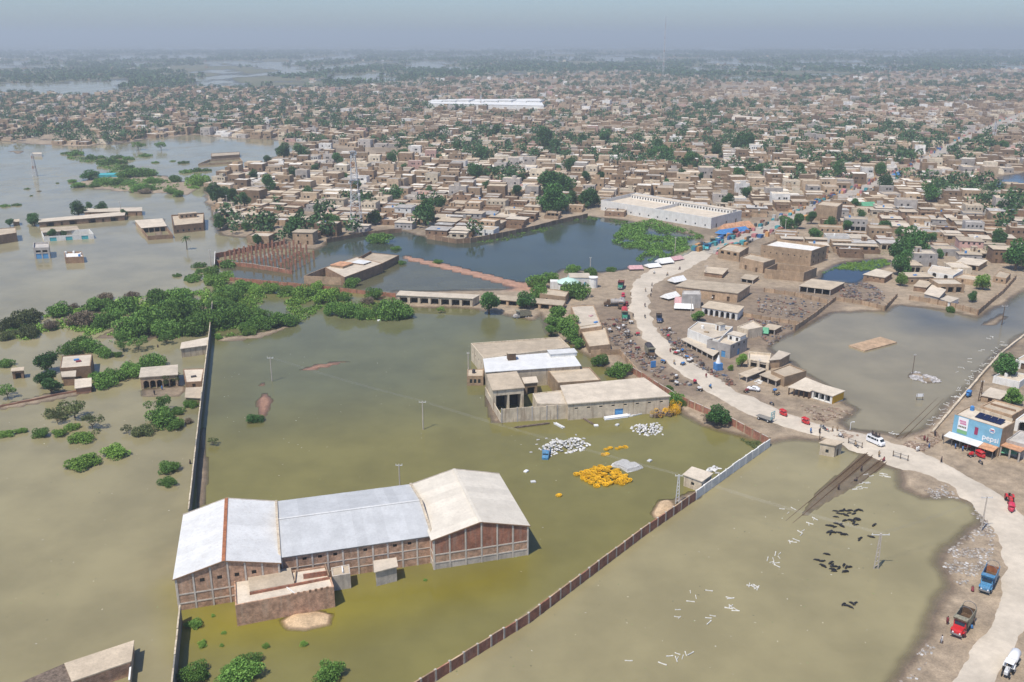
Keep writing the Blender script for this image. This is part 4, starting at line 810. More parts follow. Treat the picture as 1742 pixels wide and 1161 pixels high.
shed('shop_awning', 'rusty roofed shop beside the blue painted shop', [(1702, 757), (1736, 768), (1760, 752), (1720, 740)], (1, (1733, 788)), nb=2, roofm='rust_tin', closed=(2,))
H('grey flat roofed shop block behind the rusty awning', [(1712, 748), (1775, 766), (1800, 748), (1735, 732)], (0, (1712, 772)), wall='plaster_grey', roofm='roof_grey', par=.3)
H('ochre house with dark doorway behind the lattice pole by the platform', [(1670, 672), (1700.5, 678.6), (1715, 666.8), (1686, 660)], (1, (1700.5, 690)), wall='yellow_paint' if False else 'brick_tan', roofm='roof_pale', par=0, slab=.2, ops={0: [('door', 1, 1.2, 0, 2.2, .4)]})
H('long tan roof of houses directly behind the solar panel shop', [(1668, 691), (1722, 707), (1745, 694), (1692, 680)], (1, (1722, 722)), wall='brick_tan', roofm='roof_tan', par=.35, extras=(('wallpiece', .1, .5, .9, .5, .6, 'brick_brown'),))
H('white arched building at the edge beside the solar panel shop', [(1728, 714), (1760, 722), (1790, 705), (1750, 698)], (0, (1728, 733)), wall='plaster_white', roofm='roof_pale', par=.3, ops={0: [('arch', 1, 3, 0, 3.2, 1.5)], 3: [('arch', 1, 2.4, 0, 2.8, 1.)]})
H('white walled house beside the large round platform tree', [(1690, 640), (1735, 650), (1752, 638), (1712, 630)], (1, (1735, 662)), wall='plaster_white', roofm='roof_pale', par=.5, extras=(('tank', .3, .4, 'plaster_white'),))
H('tan house with open doorway behind the platform trees', [(1728, 612), (1775, 622), (1800, 608), (1750, 600)], (0, (1728, 626)), wall='plaster_white', roofm='roof_tan', par=.3, ops={0: [('door', 2, 1.2, 0, 2.2, .3)]})
# ------------------------------------------------------------------ houses standing in the left flood
N = lambda label, roof, base, **k: house(k.pop('name', 'flooded_house'), label, 'house', roof, base=base, z0=0, **k)
N('square brown house with bright bedding on its roof in the left flood', [(101.7, 626.7), (154, 622.7), (157, 602), (105, 606)], (1, (155, 643)), roofm='roof_pale', par=.2, extras=(('cloth', .5, .6, 'cloth_blue'), ('cloth', .58, .45, 'cloth_maroon')))
N('narrow brown store room in front of the bedding roofed house', [(106.6, 640.8), (127, 640), (128, 631), (105, 633)], (1, (127, 656)), roofm='roof_pale', par=0, slab=.2)
N('low pale roofed room at the ruined mud wall end', [(128.6, 660.4), (154, 657), (154, 643.4), (128.6, 645.7)], (1, (154, 668)), roofm='roof_pale', par=0, slab=.2, wall='red_earth')
N('flooded house with three black arches and pale roof', [(238, 641.4), (301, 636.8), (301, 621), (241, 626)], (0, (239, 662)), wall='brick_tan', roofm='roof_pale', par=0, slab=.25, ops={0: [('arch', 5, 2., 0, 2.6, 1.5)]})
N('pale roofed white house touching the tall boundary wall', [(307.7, 593), (352, 587), (354, 574.5), (310, 583)], (0, (308.4, 609)), wall='plaster_cream', roofm='roof_pale', par=0, slab=.2)
N('brown house with pale roof between the arches and the boundary wall', [(315.6, 650.6), (343, 649), (347.5, 627), (311, 628)], (0, (315.6, 664)), roofm='roof_pale', par=.2, ops={0: [('door', 1, 1., 0, 2, .3)]}, extras=(('cloth', .5, .4, 'cloth_dark'),))
N('low lean to room against the boundary wall by a bush', [(316, 676), (340, 677), (344.5, 659), (317.6, 660.4)], (0, (316, 690)), wall='brick_tan', roofm='roof_tan', par=0, slab=.15)
N('tiny roofed ruin alone in the left flood', [(20, 631.6), (38.7, 630), (39.4, 625), (21, 626.7)], (0, (20, 645.7)), roofm='roof_tan', par=0, slab=.15, ops={0: [('bay', 1, 1.8, 0, 2, 1)]})
N('long flooded row with black doorways in the left water village', [(66, 378), (211, 366.5), (213, 360), (67.5, 373)], (0, (66.6, 387)), wall='brick_brown', roofm='roof_pale', par=0, slab=.2, ops={0: [('door', 6, 1.2, 0, 2.2, .6), ('bay', 4, 3., 0, 2.4, 1.5)]})
N('rear flooded row behind the long row of doorways', [(143.5, 361), (241, 359), (241, 353), (143.5, 355)], (0, (143.5, 369)), roofm='roof_pale', par=0, slab=.2, ops={0: [('door', 6, 1, 0, 2, .4)]})
N('white walled flooded compound with two blue gates', [(74, 403), (159, 398), (152, 390), (70, 394)], (0, (74, 411.5)), wall='plaster_white', open_top=True, ops={0: [('turquoise_door', 3, 3.4, 0, 2., .15)]})
N('tan roofed rooms inside the white walled flooded compound', [(72, 396), (134, 391), (130, 384.5), (69, 388)], (0, (72, 404)), wall='plaster_cream', roofm='roof_tan', par=0, slab=.2, ops={0: [('door', 3, 1.2, 0, 2, .4)]})
N('grey unfinished house with bright blue gates alone in the water', [(56, 422), (83, 421), (83, 412), (57, 412.5)], (0, (58, 441)), wall='plaster_grey', roofm='roof_grey', par=1., ops={0: [('blue_door', 2, 2.6, 0, 2.6, .2), ('bay', 2, 2.4, 3.2, 4.4, .8)]})
N('brown house with white corner turrets alone in the water', [(110.5, 438), (142, 436.7), (139, 428), (108.5, 428.6)], (0, (112, 448.8)), wall='brick_brown', roofm='plaster_white', par=.8, extras=(('tank', .1, .9, 'plaster_white'), ('tank', .9, .6, 'plaster_white'), ('tank', .8, .3, 'cloth_blue'), ('tank', .55, .95, 'plaster_white')))
N('brown walled court of the flooded compound by the palm', [(251, 402), (294, 399), (283, 385), (241, 389)], (0, (252, 409)), wall='brick_brown', open_top=True)
N('verandah house behind the flooded court by the palm', [(241, 388), (283, 384.5), (275.5, 372), (230, 375)], (0, (242, 397)), wall='brick_tan', roofm='roof_pale', par=0, slab=.2, ops={0: [('bay', 4, 2.6, 0, 2.6, 1.4)]})
N('two storey brown house with terrace beside the palm water', [(295, 384), (346, 379), (347, 362), (291, 366)], (0, (295.6, 398)), wall='brick_brown', roofm='roof_tan', par=.8, ops={0: [('window', 5, 1, .8, 2., .3)]}, extras=(('room', .5, .75, 10, 4, 2.6, 'brick_tan'),))
N('dark brown house cut off at the edge of the left flood', [(-17, 403), (28, 396), (26.4, 387), (-17, 390)], (1, (29.6, 411)), roofm='roof_tan', par=.3)
N('small tan hut beside trees on the far end of the long flooded row', [(22, 378), (32, 377), (32, 373), (22, 374)], (1, (32, 384)), roofm='roof_tan', par=0, slab=.15)
N('long low walled island compound in the upper left flood', [(337, 279), (413, 274.5), (408, 268), (356, 271.5)], (0, (338, 282.5)), wall='brick_tan', open_top=True)
N('brown rooms at the back of the island compound', [(359, 266.5), (407.6, 263), (407.6, 258.5), (359, 261)], (0, (359, 272)), wall='brick_brown', par=.3)
N('turquoise walled building among trees on the flood island', [(165, 298), (202.4, 297), (202, 294), (166.5, 295)], (0, (165, 303)), wall='turquoise', roofm='turquoise', par=.2)
N('small white boxy building alone far out in the left flood', [(54, 262), (71, 262), (71, 259.5), (55, 259.5)], (0, (54, 267)), wall='plaster_grey', roofm='roof_pale', par=.2)
# ------------------------------------------------------------------ big landmarks in the town
house('white_compound', 'large whitewashed arcaded market compound beside the dark pond', 'building', [(1022.4, 340.6), (1210.4, 371), (1262, 358), (1080, 328)], base=(1, (1210.4, 390)), z0=.4, wall='plaster_white', roofm='roof_pale', par=2.2, ops={0: [('window', 12, 1., 1.2, 2.2, .2)], 1: [('door', 3, 1.5, 0, 2.4, .3)]}, extras=(('wallpiece', .5, .02, .5, .98, 2.0, 'plaster_white'), ('room', .3, .85, 45, 4, 2.2, 'plaster_white', 'roof_pale'), ('room', .74, .85, 40, 4, 2.6, 'plaster_white', 'roof_pale')))
house('brick_house', 'tall narrow windowless brick building beside the main street', 'house', [(1388, 348), (1425, 352), (1434, 345), (1399, 342)], base=(1, (1425, 379)), z0=.5, wall='brick_tan', par=.5)
house('marquee', 'big white tent roofed market hall far in the town', 'building', [(728, 176), (925, 180), (918, 168), (735, 170)], h=7.5, z0=.5, wall='plaster_white', roofm='cloth_white', par=0, slab=.3, extras=tuple(('room', .07 + .125 * k, .5, 22, 30, 1.5 + (k * 7 % 3), 'cloth_white', 'cloth_white') for k in range(8)))
house('office_block', 'long white office block in the far middle of the town', 'building', [(1240, 202), (1288, 206), (1297, 200), (1250, 196)], base=(1, (1288, 211)), z0=.5, wall='plaster_white', roofm='roof_pale', par=.5, ops={0: [('window', 9, 2., 1, 2.4, .3), ('window', 9, 2., 4.4, 5.8, .3)]})
# ------------------------------------------------------------------ the town: nearest houses one by one, the rest as one mass
TOWNP = W2(TOWN_SHORE); HOLEP = {k: W2(v) for k, v in HOLES.items()}; STREETP = catmull(W2(street, .5), 6)
def polyline_dist(X, Y, pl):
    d = np.full(X.shape, 1e9)
    for a, b in zip(pl[:-1], pl[1:]):
        e = b - a; t = np.clip(((X - a[0]) * e[0] + (Y - a[1]) * e[1]) / (e @ e + 1e-9), 0, 1); d = np.minimum(d, np.hypot(X - a[0] - t * e[0], Y - a[1] - t * e[1]))
    return d
def to_px(X, Y, Z=0.0):
    zc = Y * cp + (CAMH - Z) * sp; yc = (Z - CAMH) * cp + Y * sp
    return CX + F * X / zc, CY - F * yc / zc
def town_ok(X, Y, marg, foot=True):
    ok = sdf(X, Y, TOWNP) > marg
    for h in HOLEP.values(): ok &= sdf(X, Y, h) < -marg
    ok &= polyline_dist(X, Y, STREETP) > 7.5 + marg
    px, py = to_px(X, Y)
    ok &= (py < 418) | ((px > 1330) & (py < 446) & (px < 2400)) | ((px > 1440) & (py < 470) & (px < 1900)) | ((px > 1540) & (py < 508) & (px < 1900))
    ok &= ~((px > 1000) & (px < 1300) & (py > 372) & (py < 450)); ok &= ~((px < 900) & (py > 425))
    if foot:
        for f in FPOLY:
            if f[:, 1].max() > 330: ok &= sdf(X, Y, f) < -marg * .9
    return ok
def cells(y0, y1, cw, cd):
    rr = np.random.default_rng(int(y0)); th = math.radians(-9); ca, sa = math.cos(th), math.sin(th)
    R = y1 * 1.25; u, v = np.meshgrid(np.arange(-R, R, cw), np.arange(-R * .2, R, cd)); u = u + rr.uniform(-.13, .13, u.shape) * cw; v = v + rr.uniform(-.13, .13, v.shape) * cd
    u = u + np.floor(v / (cd * 5)) * 4.3; X = (u * ca - v * sa).ravel(); Y = (u * sa + v * ca).ravel()
    k = (Y > y0) & (Y <= y1) & (np.abs(X) < .66 * Y + 70); X, Y = X[k], Y[k]
    lane = (np.abs(((u.ravel()[k]) / (cw * 6)) % 1 - .5) > .04)
    return X, Y, rr
T4 = [(100, 450, 110), (195, 440, 70), (265, 465, 80), (410, 385, 90), (320, 310, 60), (555, 300, 70), (640, 420, 70), (600, 520, 45), (700, 510, 60), (795, 595, 80), (815, 220, 70), (685, 260, 50), (405, 210, 50), (605, 190, 90), (500, 185, 90), (995, 440, 60), (930, 390, 75), (1165, 440, 90), (1340, 580, 130), (1360, 390, 50), (1365, 470, 50), (1420, 490, 80), (1210, 250, 40), (1140, 210, 70), (1200, 195, 70), (1630, 305, 90), (1700, 290, 40), (1700, 365, 50), (1680, 195, 70), (1525, 135, 55), (1420, 190, 40), (1375, 140, 40), (1470, 150, 35), (865, 305, 40), (1040, 575, 90), (120, 605, 85), (275, 610, 50), (340, 685, 60), (560, 655, 110), (420, 610, 30), (60, 400, 60), (150, 430, 80)]
T5 = [(70, 195, 75), (35, 305, 80), (95, 290, 45), (150, 293, 60), (500, 512, 150), (450, 505, 110), (530, 512, 110), (470, 420, 150), (560, 400, 120), (600, 460, 80), (690, 478, 110), (735, 465, 80), (275, 405, 65), (685, 325, 65), (775, 320, 55), (890, 315, 50), (520, 265, 50), (590, 255, 80), (1080, 185, 70), (1155, 215, 95), (1115, 145, 70), (1290, 245, 90), (1340, 220, 70), (1250, 300, 60), (1365, 305, 40), (1465, 320, 35), (1525, 258, 55), (1595, 305, 60), (1630, 410, 55), (1525, 465, 75), (1460, 175, 80), (1635, 135, 95), (1165, 365, 55), (665, 100, 60), (800, 95, 80), (1320, 80, 35), (440, 130, 110), (500, 135, 70), (315, 150, 40), (150, 65, 75), (435, 55, 65), (300, 325, 55), (95, 365, 50), (1570, 110, 50)]
T6 = [(90, 130, 95), (25, 120, 40), (50, 305, 75), (95, 410, 60), (170, 275, 60), (325, 265, 40), (415, 270, 55), (635, 290, 90), (890, 285, 75), (920, 370, 85), (330, 605, 85), (400, 600, 80), (480, 570, 75), (740, 480, 60), (775, 530, 50), (505, 670, 80), (590, 610, 80), (690, 610, 60), (910, 630, 85), (1000, 640, 55), (1180, 440, 100), (1440, 405, 35), (1545, 445, 55), (1195, 675, 60), (1585, 705, 100), (1240, 770, 50), (1545, 755, 60), (1690, 850, 160), (1075, 770, 170), (1000, 800, 130), (1010, 880, 130), (1495, 962, 95, 'tree', 'leaf_bright'), (1435, 1030, 60), (1010, 935, 70, 'tree', 'leaf_bright'), (1525, 130, 50), (1620, 135, 60), (1680, 165, 40), (940, 130, 35), (440, 300, 35), (330, 90, 40)]
TREESPOT = []
for T, ox in ((T4, 340), (T5, 800), (T6, 1242)):
    for it in T: y_ = 220 + it[1] / 3.484 - it[2] / 3.484 * .1; q_ = P(ox + it[0] / 3.484, y_, .45); TREESPOT.append((q_.x, q_.y, it[2] / 3.484 / ppm(y_) / 2))
houses = []                                                        # x, y, w, d, ang
for y0, y1, cw, cd, keep in ((330, 820, 12.8, 12, .93), (820, 1350, 14, 13, .9), (1350, 2100, 15.5, 15.5, .85), (2100, 3400, 26, 30, .6)):
    X, Y, rr = cells(y0, y1, cw, cd); ok = town_ok(X, Y, 5.2) & (rr.random(X.shape) < keep) & (fbm(X / 130, Y / 130, 88, 3) < (.72 if y0 < 2000 else .66)); X, Y = X[ok], Y[ok]
    for tx, ty, tr_ in TREESPOT:
        k = (X - tx) ** 2 + ((Y - ty + 2) * .8) ** 2 > (tr_ * .75 + 4.5) ** 2; X, Y = X[k], Y[k]
    A = np.radians(-9 + 15 * np.round((fbm(X / 170, Y / 170, 77, 2) - .5) * 6) / 3 + rr.uniform(-3, 3, X.shape))
    Wd = rr.uniform(.7, 1.04, X.shape) * 12.6; Dp = rr.uniform(.62, 1.02, X.shape) * 11.8
    houses += list(zip(X, Y, Wd, Dp, A))
# scattered villages on the far plain
X = rng.uniform(-3500, 3500, 2600); Y = rng.uniform(1500, 6000, 2600); z, s = land_height(X, Y); ok = (z > .1) & (fbm(X / 250, Y / 250, 99, 3) > .56) & (s < 0); far_h = [(x, y, rng.uniform(8, 16), rng.uniform(7, 12), rng.uniform(-.4, .4)) for x, y in zip(X[ok], Y[ok])]
houses.sort(key=lambda q: q[1] + abs(q[0]) * .15)
vis = []
for q in houses:
    px, py = to_px(q[0], q[1]); vis.append(-40 < px < 1785)
near = [q for q, v in zip(houses, vis) if v][:215]; nearset = set(near); rest = [q for q in houses if q not in nearset] + far_h
LANDM = [('near the red and white lattice tower' if False else 'near the lattice tower', P(607, 385)), ('by the dark pond wall', P(800, 400)), ('near the left flood shore', P(420, 350)), ('behind the white market compound', P(1140, 330)), ('near the tall narrow brick building', P(1430, 370)), ('among trees by the green pond', P(1500, 430)), ('on the shore of the upper left flood', P(480, 270)), ('behind the big pond side trees', P(960, 330)), ('near the far street pond', P(1680, 340)), ('along the road bend', P(1290, 395))]
WALLS = [('brick_brown', 'brown brick', .36), ('brick_tan', 'tan mud brick', .34), ('plaster_cream', 'cream plastered', .11), ('plaster_white', 'whitewashed', .08), ('plaster_grey', 'grey rendered', .09), ('plaster_pink', 'pink plastered', .02)]
rh = random.Random(11)
def pick(): 
    r = rh.random(); a = 0
    for w_ in WALLS:
        a += w_[2]
        if r < a: return w_
    return WALLS[0]
def rect(x, y, w_, d, a, du=0, dv=0):
    ca, sa = math.cos(a), math.sin(a); out = []
    for i, j in ((-1, -1), (1, -1), (1, 1), (-1, 1)):
        u, v = du + i * w_ / 2, dv + j * d / 2; out.append((x + u * ca - v * sa, y + u * sa + v * ca))
    return out
for (x, y, w_, d, a) in near:
    wm_, wl, _ = pick(); st = 2 if rh.random() < .14 else 1; hgt = .45 + (rh.uniform(3.0, 4.0) if st == 1 else rh.uniform(6, 7.2)); rm = rh.choice(['roof_tan', 'roof_tan', 'roof_pale', 'roof_pale', 'roof_grey'])
    lm = min(LANDM, key=lambda q: (q[1].x - x) ** 2 + (q[1].y - y) ** 2)[0]; nd = rh.randint(1, 3); nw = rh.randint(2, 4); feat = []; ex = []
    court = rh.random() < .42 and st == 1; par = rh.choice([.3, .45, .7, 0, 0]); ver = rh.random() < .3
    if not court and rh.random() < .3: ex.append(('stair_room', rh.uniform(.25, .75), rh.uniform(.55, .75), wm_)); feat.append('roof room')
    if rh.random() < .14: tc_ = rh.choice(['cloth_blue', 'plaster_white', 'cloth_dark']); ex.append(('tank', rh.uniform(.2, .8), rh.uniform(.3, .7), tc_)); feat.append({'cloth_blue': 'blue', 'plaster_white': 'white', 'cloth_dark': 'black'}[tc_] + ' roof tank')
    if rh.random() < .12: tc_ = rh.choice(['cloth_blue', 'cloth_maroon', 'cloth_white']); ex.append(('cloth', rh.uniform(.3, .7), .3, tc_)); feat.append({'cloth_blue': 'blue', 'cloth_maroon': 'maroon', 'cloth_white': 'white'}[tc_] + ' bedding on the roof')
    dk = rh.choice(['door', 'door', 'blue_door', 'green_door']); f0 = [('bay', nd + 1, 2.4, 0, 2.5, 1.5)] if ver else [(dk, nd, 1.1, 0, 2.1, .25)]
    if st == 2: f0.append(('window', nw, 1.0, 4.2, 5.4, .25))
    elif not ver: f0 = [(dk, 1, 1.1, 0, 2.1, .25)] if rh.random() < .4 else [('window', nw, .9, 1., 2., .25)]
    ops = {0: f0, 1: [('window', 2, .9, 1.0, 2.0, .25)], 3: [('window', 2, .9, 1.0, 2.0, .25)]}
    fx = (['walled courtyard'] if court else []) + feat[:1] + (['open verandah'] if ver else [])
    desc = ('two storey ' if st == 2 else '') + {'roof_tan': 'tan roofed ', 'roof_pale': 'pale roofed ', 'roof_grey': 'grey roofed '}[rm] + wl + ' house ' + ('with ' + fx[0] + ' ' if fx else '') + lm; desc = desc.replace('blue bedding on the roof', 'roof bedding').replace('maroon bedding on the roof', 'maroon bedding').replace('white bedding on the roof', 'white bedding') if len(desc.split()) > 15 else desc
    if len(desc.split()) > 16: desc = desc.replace(' on the shore of the', ' by the')
    if len(desc.split()) > 16: desc = desc.replace('two storey ', 'tall ')
    if court:
        t = house('town_house', desc, 'house', pts=rect(x, y, w_, d * .52, a, 0, d * .24), h=hgt, z0=.45, wall=wm_, roofm=rm, par=par, slab=0 if par else .2, ops=ops, extras=ex, group=desc)
        # courtyard wall in front
        o = t.location; m = MB(); R = [(p[0] - o.x, p[1] - o.y) for p in rect(x, y, w_, d, a)]; zt = .45 + rh.uniform(1.7, 2.2); mid = [(p[0] - o.x, p[1] - o.y) for p in rect(x, y, w_, d * .52, a, 0, d * .24)]
        for p, q in ((R[0], R[1]), (R[1], mid[1]), (mid[0], R[0])): m.bar((*p, (zt + .1) / 2), (*q, (zt + .1) / 2), .25, zt - .1)
        m.build('courtyard_wall', [MATS[wm_]], t)
    else:
        house('town_house', desc, 'house', pts=rect(x, y, w_, d, a), h=hgt, z0=.45, wall=wm_, roofm=rm, par=par, slab=0 if par else .2, ops=ops, extras=ex, group=desc)
# the mass of further houses
wallc = np.array([[.21, .14, .085], [.30, .21, .13], [.40, .30, .20], [.54, .46, .34], [.36, .32, .28], [.62, .59, .54], [.44, .28, .23]]); wallp = np.array([.34, .3, .14, .07, .09, .045, .015]); roofc = np.array([[.49, .40, .285], [.58, .49, .37], [.41, .335, .25], [.70, .65, .56], [.36, .32, .27]])
BX = []                                                            # cx, cy, w, d, ang, z0, z1, zroof, wall rgb, roof rgb
DK = []
r2 = np.random.default_rng(5)
for (x, y, w_, d, a) in rest:
    wc_ = wallc[r2.choice(7, p=wallp / wallp.sum())] * r2.uniform(.95, 1.45); rc_ = roofc[r2.integers(5)] * r2.uniform(.95, 1.22); st = r2.random(); hg = .45 + (r2.uniform(2.9, 4.2) if st < .74 else r2.uniform(5.8, 9)); ca, sa = math.cos(a), math.sin(a)
    def L(u, v): return x + u * ca - v * sa, y + u * sa + v * ca
    if r2.random() < .45:
        BX.append((*L(0, d * .22), w_, d * .55, a, -.1, hg, hg - r2.uniform(.03, .3), *wc_, *rc_)); BX.append((*L(0, -d * .28), w_, d * .44, a, -.1, .45 + r2.uniform(1.6, 2.3), .5, *wc_, .36, .29, .21)); fy = -d * .055
        if r2.random() < .5: BX.append((*L(w_ * .3, -d * .3), w_ * .36, d * .38, a, -.1, .45 + r2.uniform(2.3, 3.2), 2.6, *wc_, *rc_))
    else:
        BX.append((x, y, w_, d, a, -.1, hg, hg - r2.uniform(.03, .35), *wc_, *rc_)); fy = -d / 2
    if r2.random() < .25: u, v = r2.uniform(-.25, .25) * w_, r2.uniform(.15, .3) * d; BX.append((*L(u, v), r2.uniform(2.4, 5), r2.uniform(2.4, 3.4), a, hg - .7, hg + r2.uniform(1.6, 2.4), hg + 1.5, *wc_, *rc_))
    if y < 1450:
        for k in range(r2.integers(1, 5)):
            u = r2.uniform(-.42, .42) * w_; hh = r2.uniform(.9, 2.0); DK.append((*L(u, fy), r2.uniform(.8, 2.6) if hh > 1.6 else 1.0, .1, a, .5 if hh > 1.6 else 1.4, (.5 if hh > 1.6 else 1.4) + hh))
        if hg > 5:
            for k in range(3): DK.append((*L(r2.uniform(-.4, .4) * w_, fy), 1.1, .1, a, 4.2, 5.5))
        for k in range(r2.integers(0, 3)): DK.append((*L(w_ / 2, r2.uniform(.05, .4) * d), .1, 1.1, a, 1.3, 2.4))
def boxes(B, ring):
    B = np.array(B); n = len(B); ca, sa = np.cos(B[:, 4]), np.sin(B[:, 4]); cor = [(-1, -1), (1, -1), (1, 1), (-1, 1)]
    def ringv(ins, z):
        out = []
        for i, j in cor:
            u, v = i * (B[:, 2] / 2 - ins), j * (B[:, 3] / 2 - ins); out.append(np.stack([B[:, 0] + u * ca - v * sa, B[:, 1] + u * sa + v * ca, z], -1))
        return out
    if ring:
        V = np.stack(ringv(0, B[:, 5]) + ringv(0, B[:, 6]) + ringv(.25, B[:, 6]) + ringv(.25, B[:, 7]) + ringv(.25, B[:, 7]), 1); nv = 20
        q = [(i, (i + 1) % 4, 4 + (i + 1) % 4, 4 + i) for i in range(4)] + [(4 + i, 4 + (i + 1) % 4, 8 + (i + 1) % 4, 8 + i) for i in range(4)] + [(8 + i, 8 + (i + 1) % 4, 12 + (i + 1) % 4, 12 + i) for i in range(4)] + [(16, 17, 18, 19)]
        Cc = np.concatenate([np.repeat(B[:, None, 8:11], 16, 1), np.repeat(B[:, None, 11:14], 4, 1)], 1).reshape(-1, 3)
    else:
        V = np.stack(ringv(0, B[:, 5]) + ringv(0, B[:, 6]), 1); nv = 8; q = [(i, (i + 1) % 4, 4 + (i + 1) % 4, 4 + i) for i in range(4)] + [(4, 5, 6, 7)]; Cc = None
    Q = (np.arange(n)[:, None, None] * nv + np.array(q)[None]).reshape(-1, 4); return V.reshape(-1, 3), Q, Cc
V, Q, Cc = boxes(BX, True); fm_ = mat('town_masonry', (.4, .3, .2), attr='tint', var=.2, scale=.35, bump=.2)
o = link('distant_houses', np_mesh('distant_houses', V, Q, fm_, {'tint': Cc})); tag(o, 'dense mass of flat roofed brown and tan houses filling the town behind', 'houses', kind='stuff')
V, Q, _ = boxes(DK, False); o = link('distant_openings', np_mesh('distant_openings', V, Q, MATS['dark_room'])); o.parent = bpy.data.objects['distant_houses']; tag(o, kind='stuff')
# street stalls and clutter along the town street
BX2 = []; cl = [(.06, .16, .36), (.5, .48, .44), (.28, .12, .08), (.1, .1, .1), (.3, .25, .2), (.55, .3, .12), (.07, .3, .32), (.5, .2, .2)]
for k in range(420):
    i = r2.integers(0, len(STREETP) - 1); a = STREETP[i]; b = STREETP[i + 1]; e = (b - a) / (np.linalg.norm(b - a) + 1e-6); p = a + (b - a) * r2.random() + np.array([-e[1], e[0]]) * r2.choice([-1, 1]) * r2.uniform(3.5, 9)
    c_ = np.array(cl[r2.integers(len(cl))]) * r2.uniform(.7, 1.2); hh = r2.uniform(.8, 2.6); BX2.append((p[0], p[1], r2.uniform(1.2, 4), r2.uniform(1, 2.5), math.atan2(e[1], e[0]), .5, .55 + hh, .5 + hh, *c_, *c_))
V, Q, Cc = boxes(BX2, True); o = link('street_clutter', np_mesh('street_clutter', V, Q, fm_, {'tint': Cc})); tag(o, 'crowded stalls, awnings and parked vehicles lining the far town street', 'stalls', kind='stuff')

# ------------------------------------------------------------------ trees and bushes
def leaf_cloud(seed, lobes, n, size, sparse=0.0, flat=.75):
    """leaf faces spread through overlapping lobes; unit half-width, base at z=0"""
    r = np.random.default_rng(seed); L_ = np.array(lobes); vol = L_[:, 3] ** 2; idx = r.choice(len(L_), n, p=vol / vol.sum())
    d = r.normal(size=(n, 3)); d /= np.linalg.norm(d, axis=1)[:, None]; rad = r.uniform(.55, 1.06, n) ** .6; rad *= 1 + .18 * (vnoise(d[:, 0] * 3 + idx * 5.1 + 50, d[:, 1] * 3 + d[:, 2] * 2 + 50, seed) - .5) * 2
    c_ = L_[idx, :3] + d * (L_[idx, 3] * rad)[:, None] * np.array([1, 1, flat]); c_ = c_[c_[:, 2] > -.02]; n = len(c_)
    if sparse: keep = vnoise(c_[:, 0] * 5 + 20, c_[:, 1] * 5 + c_[:, 2] * 4 + 20, seed + 3) > sparse; c_ = c_[keep]; n = len(c_)
    nrm = r.normal(size=(n, 3)) * .8 + np.array([0, 0, .5]); nrm /= np.linalg.norm(nrm, axis=1)[:, None]; t = np.cross(nrm, r.normal(size=(n, 3))); t /= np.linalg.norm(t, axis=1)[:, None]; b = np.cross(nrm, t)
    s = (size * r.uniform(.5, 1.3, n))[:, None]; V = np.stack([c_ - t * s * .9, c_ - b * s * .45, c_ + t * s * .9, c_ + b * s * .45], 1).reshape(-1, 3)
    return V, np.arange(n * 4).reshape(-1, 4)
def lobes_of(seed, n, spread, r0, r1, z0, z1):
    r = random.Random(seed); out = []
    for k in range(n):
        a = 2 * math.pi * k / n + r.uniform(-.5, .5); q = spread * r.uniform(.3, 1); out.append((q * math.cos(a), q * math.sin(a), r.uniform(z0, z1), r.uniform(r0, r1)))
    out.append((0, 0, (z0 + z1) / 2 + .1, r1)); return out
PROTO = {}
def proto(kind, v):
    key = (kind, v)
    if key in PROTO: return PROTO[key]
    s = hash(kind) % 1 + v * 13 + {'tree': 1, 'bush': 2, 'acacia': 3, 'reed': 4}[kind] * 101
    if kind == 'tree': c_ = leaf_cloud(s, lobes_of(s, 9, .58, .32, .52, .5, 1.35), 3400, .085, flat=.85); tr = (.5, .10)
    elif kind == 'bush': c_ = leaf_cloud(s, lobes_of(s, 10, .64, .26, .44, .12, .48), 3600, .062, flat=.75); tr = (.16, .05)
    elif kind == 'acacia': c_ = leaf_cloud(s, lobes_of(s, 9, .72, .2, .36, .55, 1.0), 2100, .062, .35, flat=.6); tr = (.45, .045)
    else: c_ = leaf_cloud(s, lobes_of(s, 8, .7, .2, .3, .05, .15), 1500, .06, flat=.5); tr = (.05, .02)
    m = MB(); r = random.Random(s); hz, rr = tr
    m.tube((0, 0, -.25), (.03, .02, hz * .6), rr, rr * .75, 7, caps=False)
    for k in range(5):
        a = 2 * math.pi * k / 5 + r.uniform(-.4, .4); q = r.uniform(.3, .55); e = (q * math.cos(a), q * math.sin(a), hz + r.uniform(.1, .5) * (1 if kind != 'bush' else .5)); mid_ = (e[0] * .4, e[1] * .4, hz * .95); m.tube((.03, .02, hz * .55), mid_, rr * .6, rr * .4, 5, caps=False); m.tube(mid_, e, rr * .4, rr * .12, 5, caps=False)
    PROTO[key] = (np_mesh('crown', c_[0], c_[1], MATS['leaf_mid']), m.mesh('trunk', [MATS['bark']]), c_); return PROTO[key]
CROWNS = {}
rt = random.Random(21)
def plant(kind, x, y, z, width, name, label, cat, leaf='leaf_mid', group=None, hscale=1.0, parts=True):
    v = rt.randrange(5); key = (kind, v, leaf)
    if key not in CROWNS:
        me = proto(kind, v)[0].copy(); me.materials.clear(); me.materials.append(MATS[leaf]); CROWNS[key] = me
    t = thing(name, label, cat, (x, y, z), rt.uniform(0, 6.28), group); s = width / 2; t.scale = (s * rt.uniform(.92, 1.08), s * rt.uniform(.92, 1.08), s * hscale * rt.uniform(.92, 1.08))
    link('trunk' if kind in ('tree', 'acacia') else 'stem', proto(kind, v)[1], t); link('crown', CROWNS[key], t); return t
def sized(w_): return 'small ' if w_ < 4.2 else ('large ' if w_ > 9 else '')
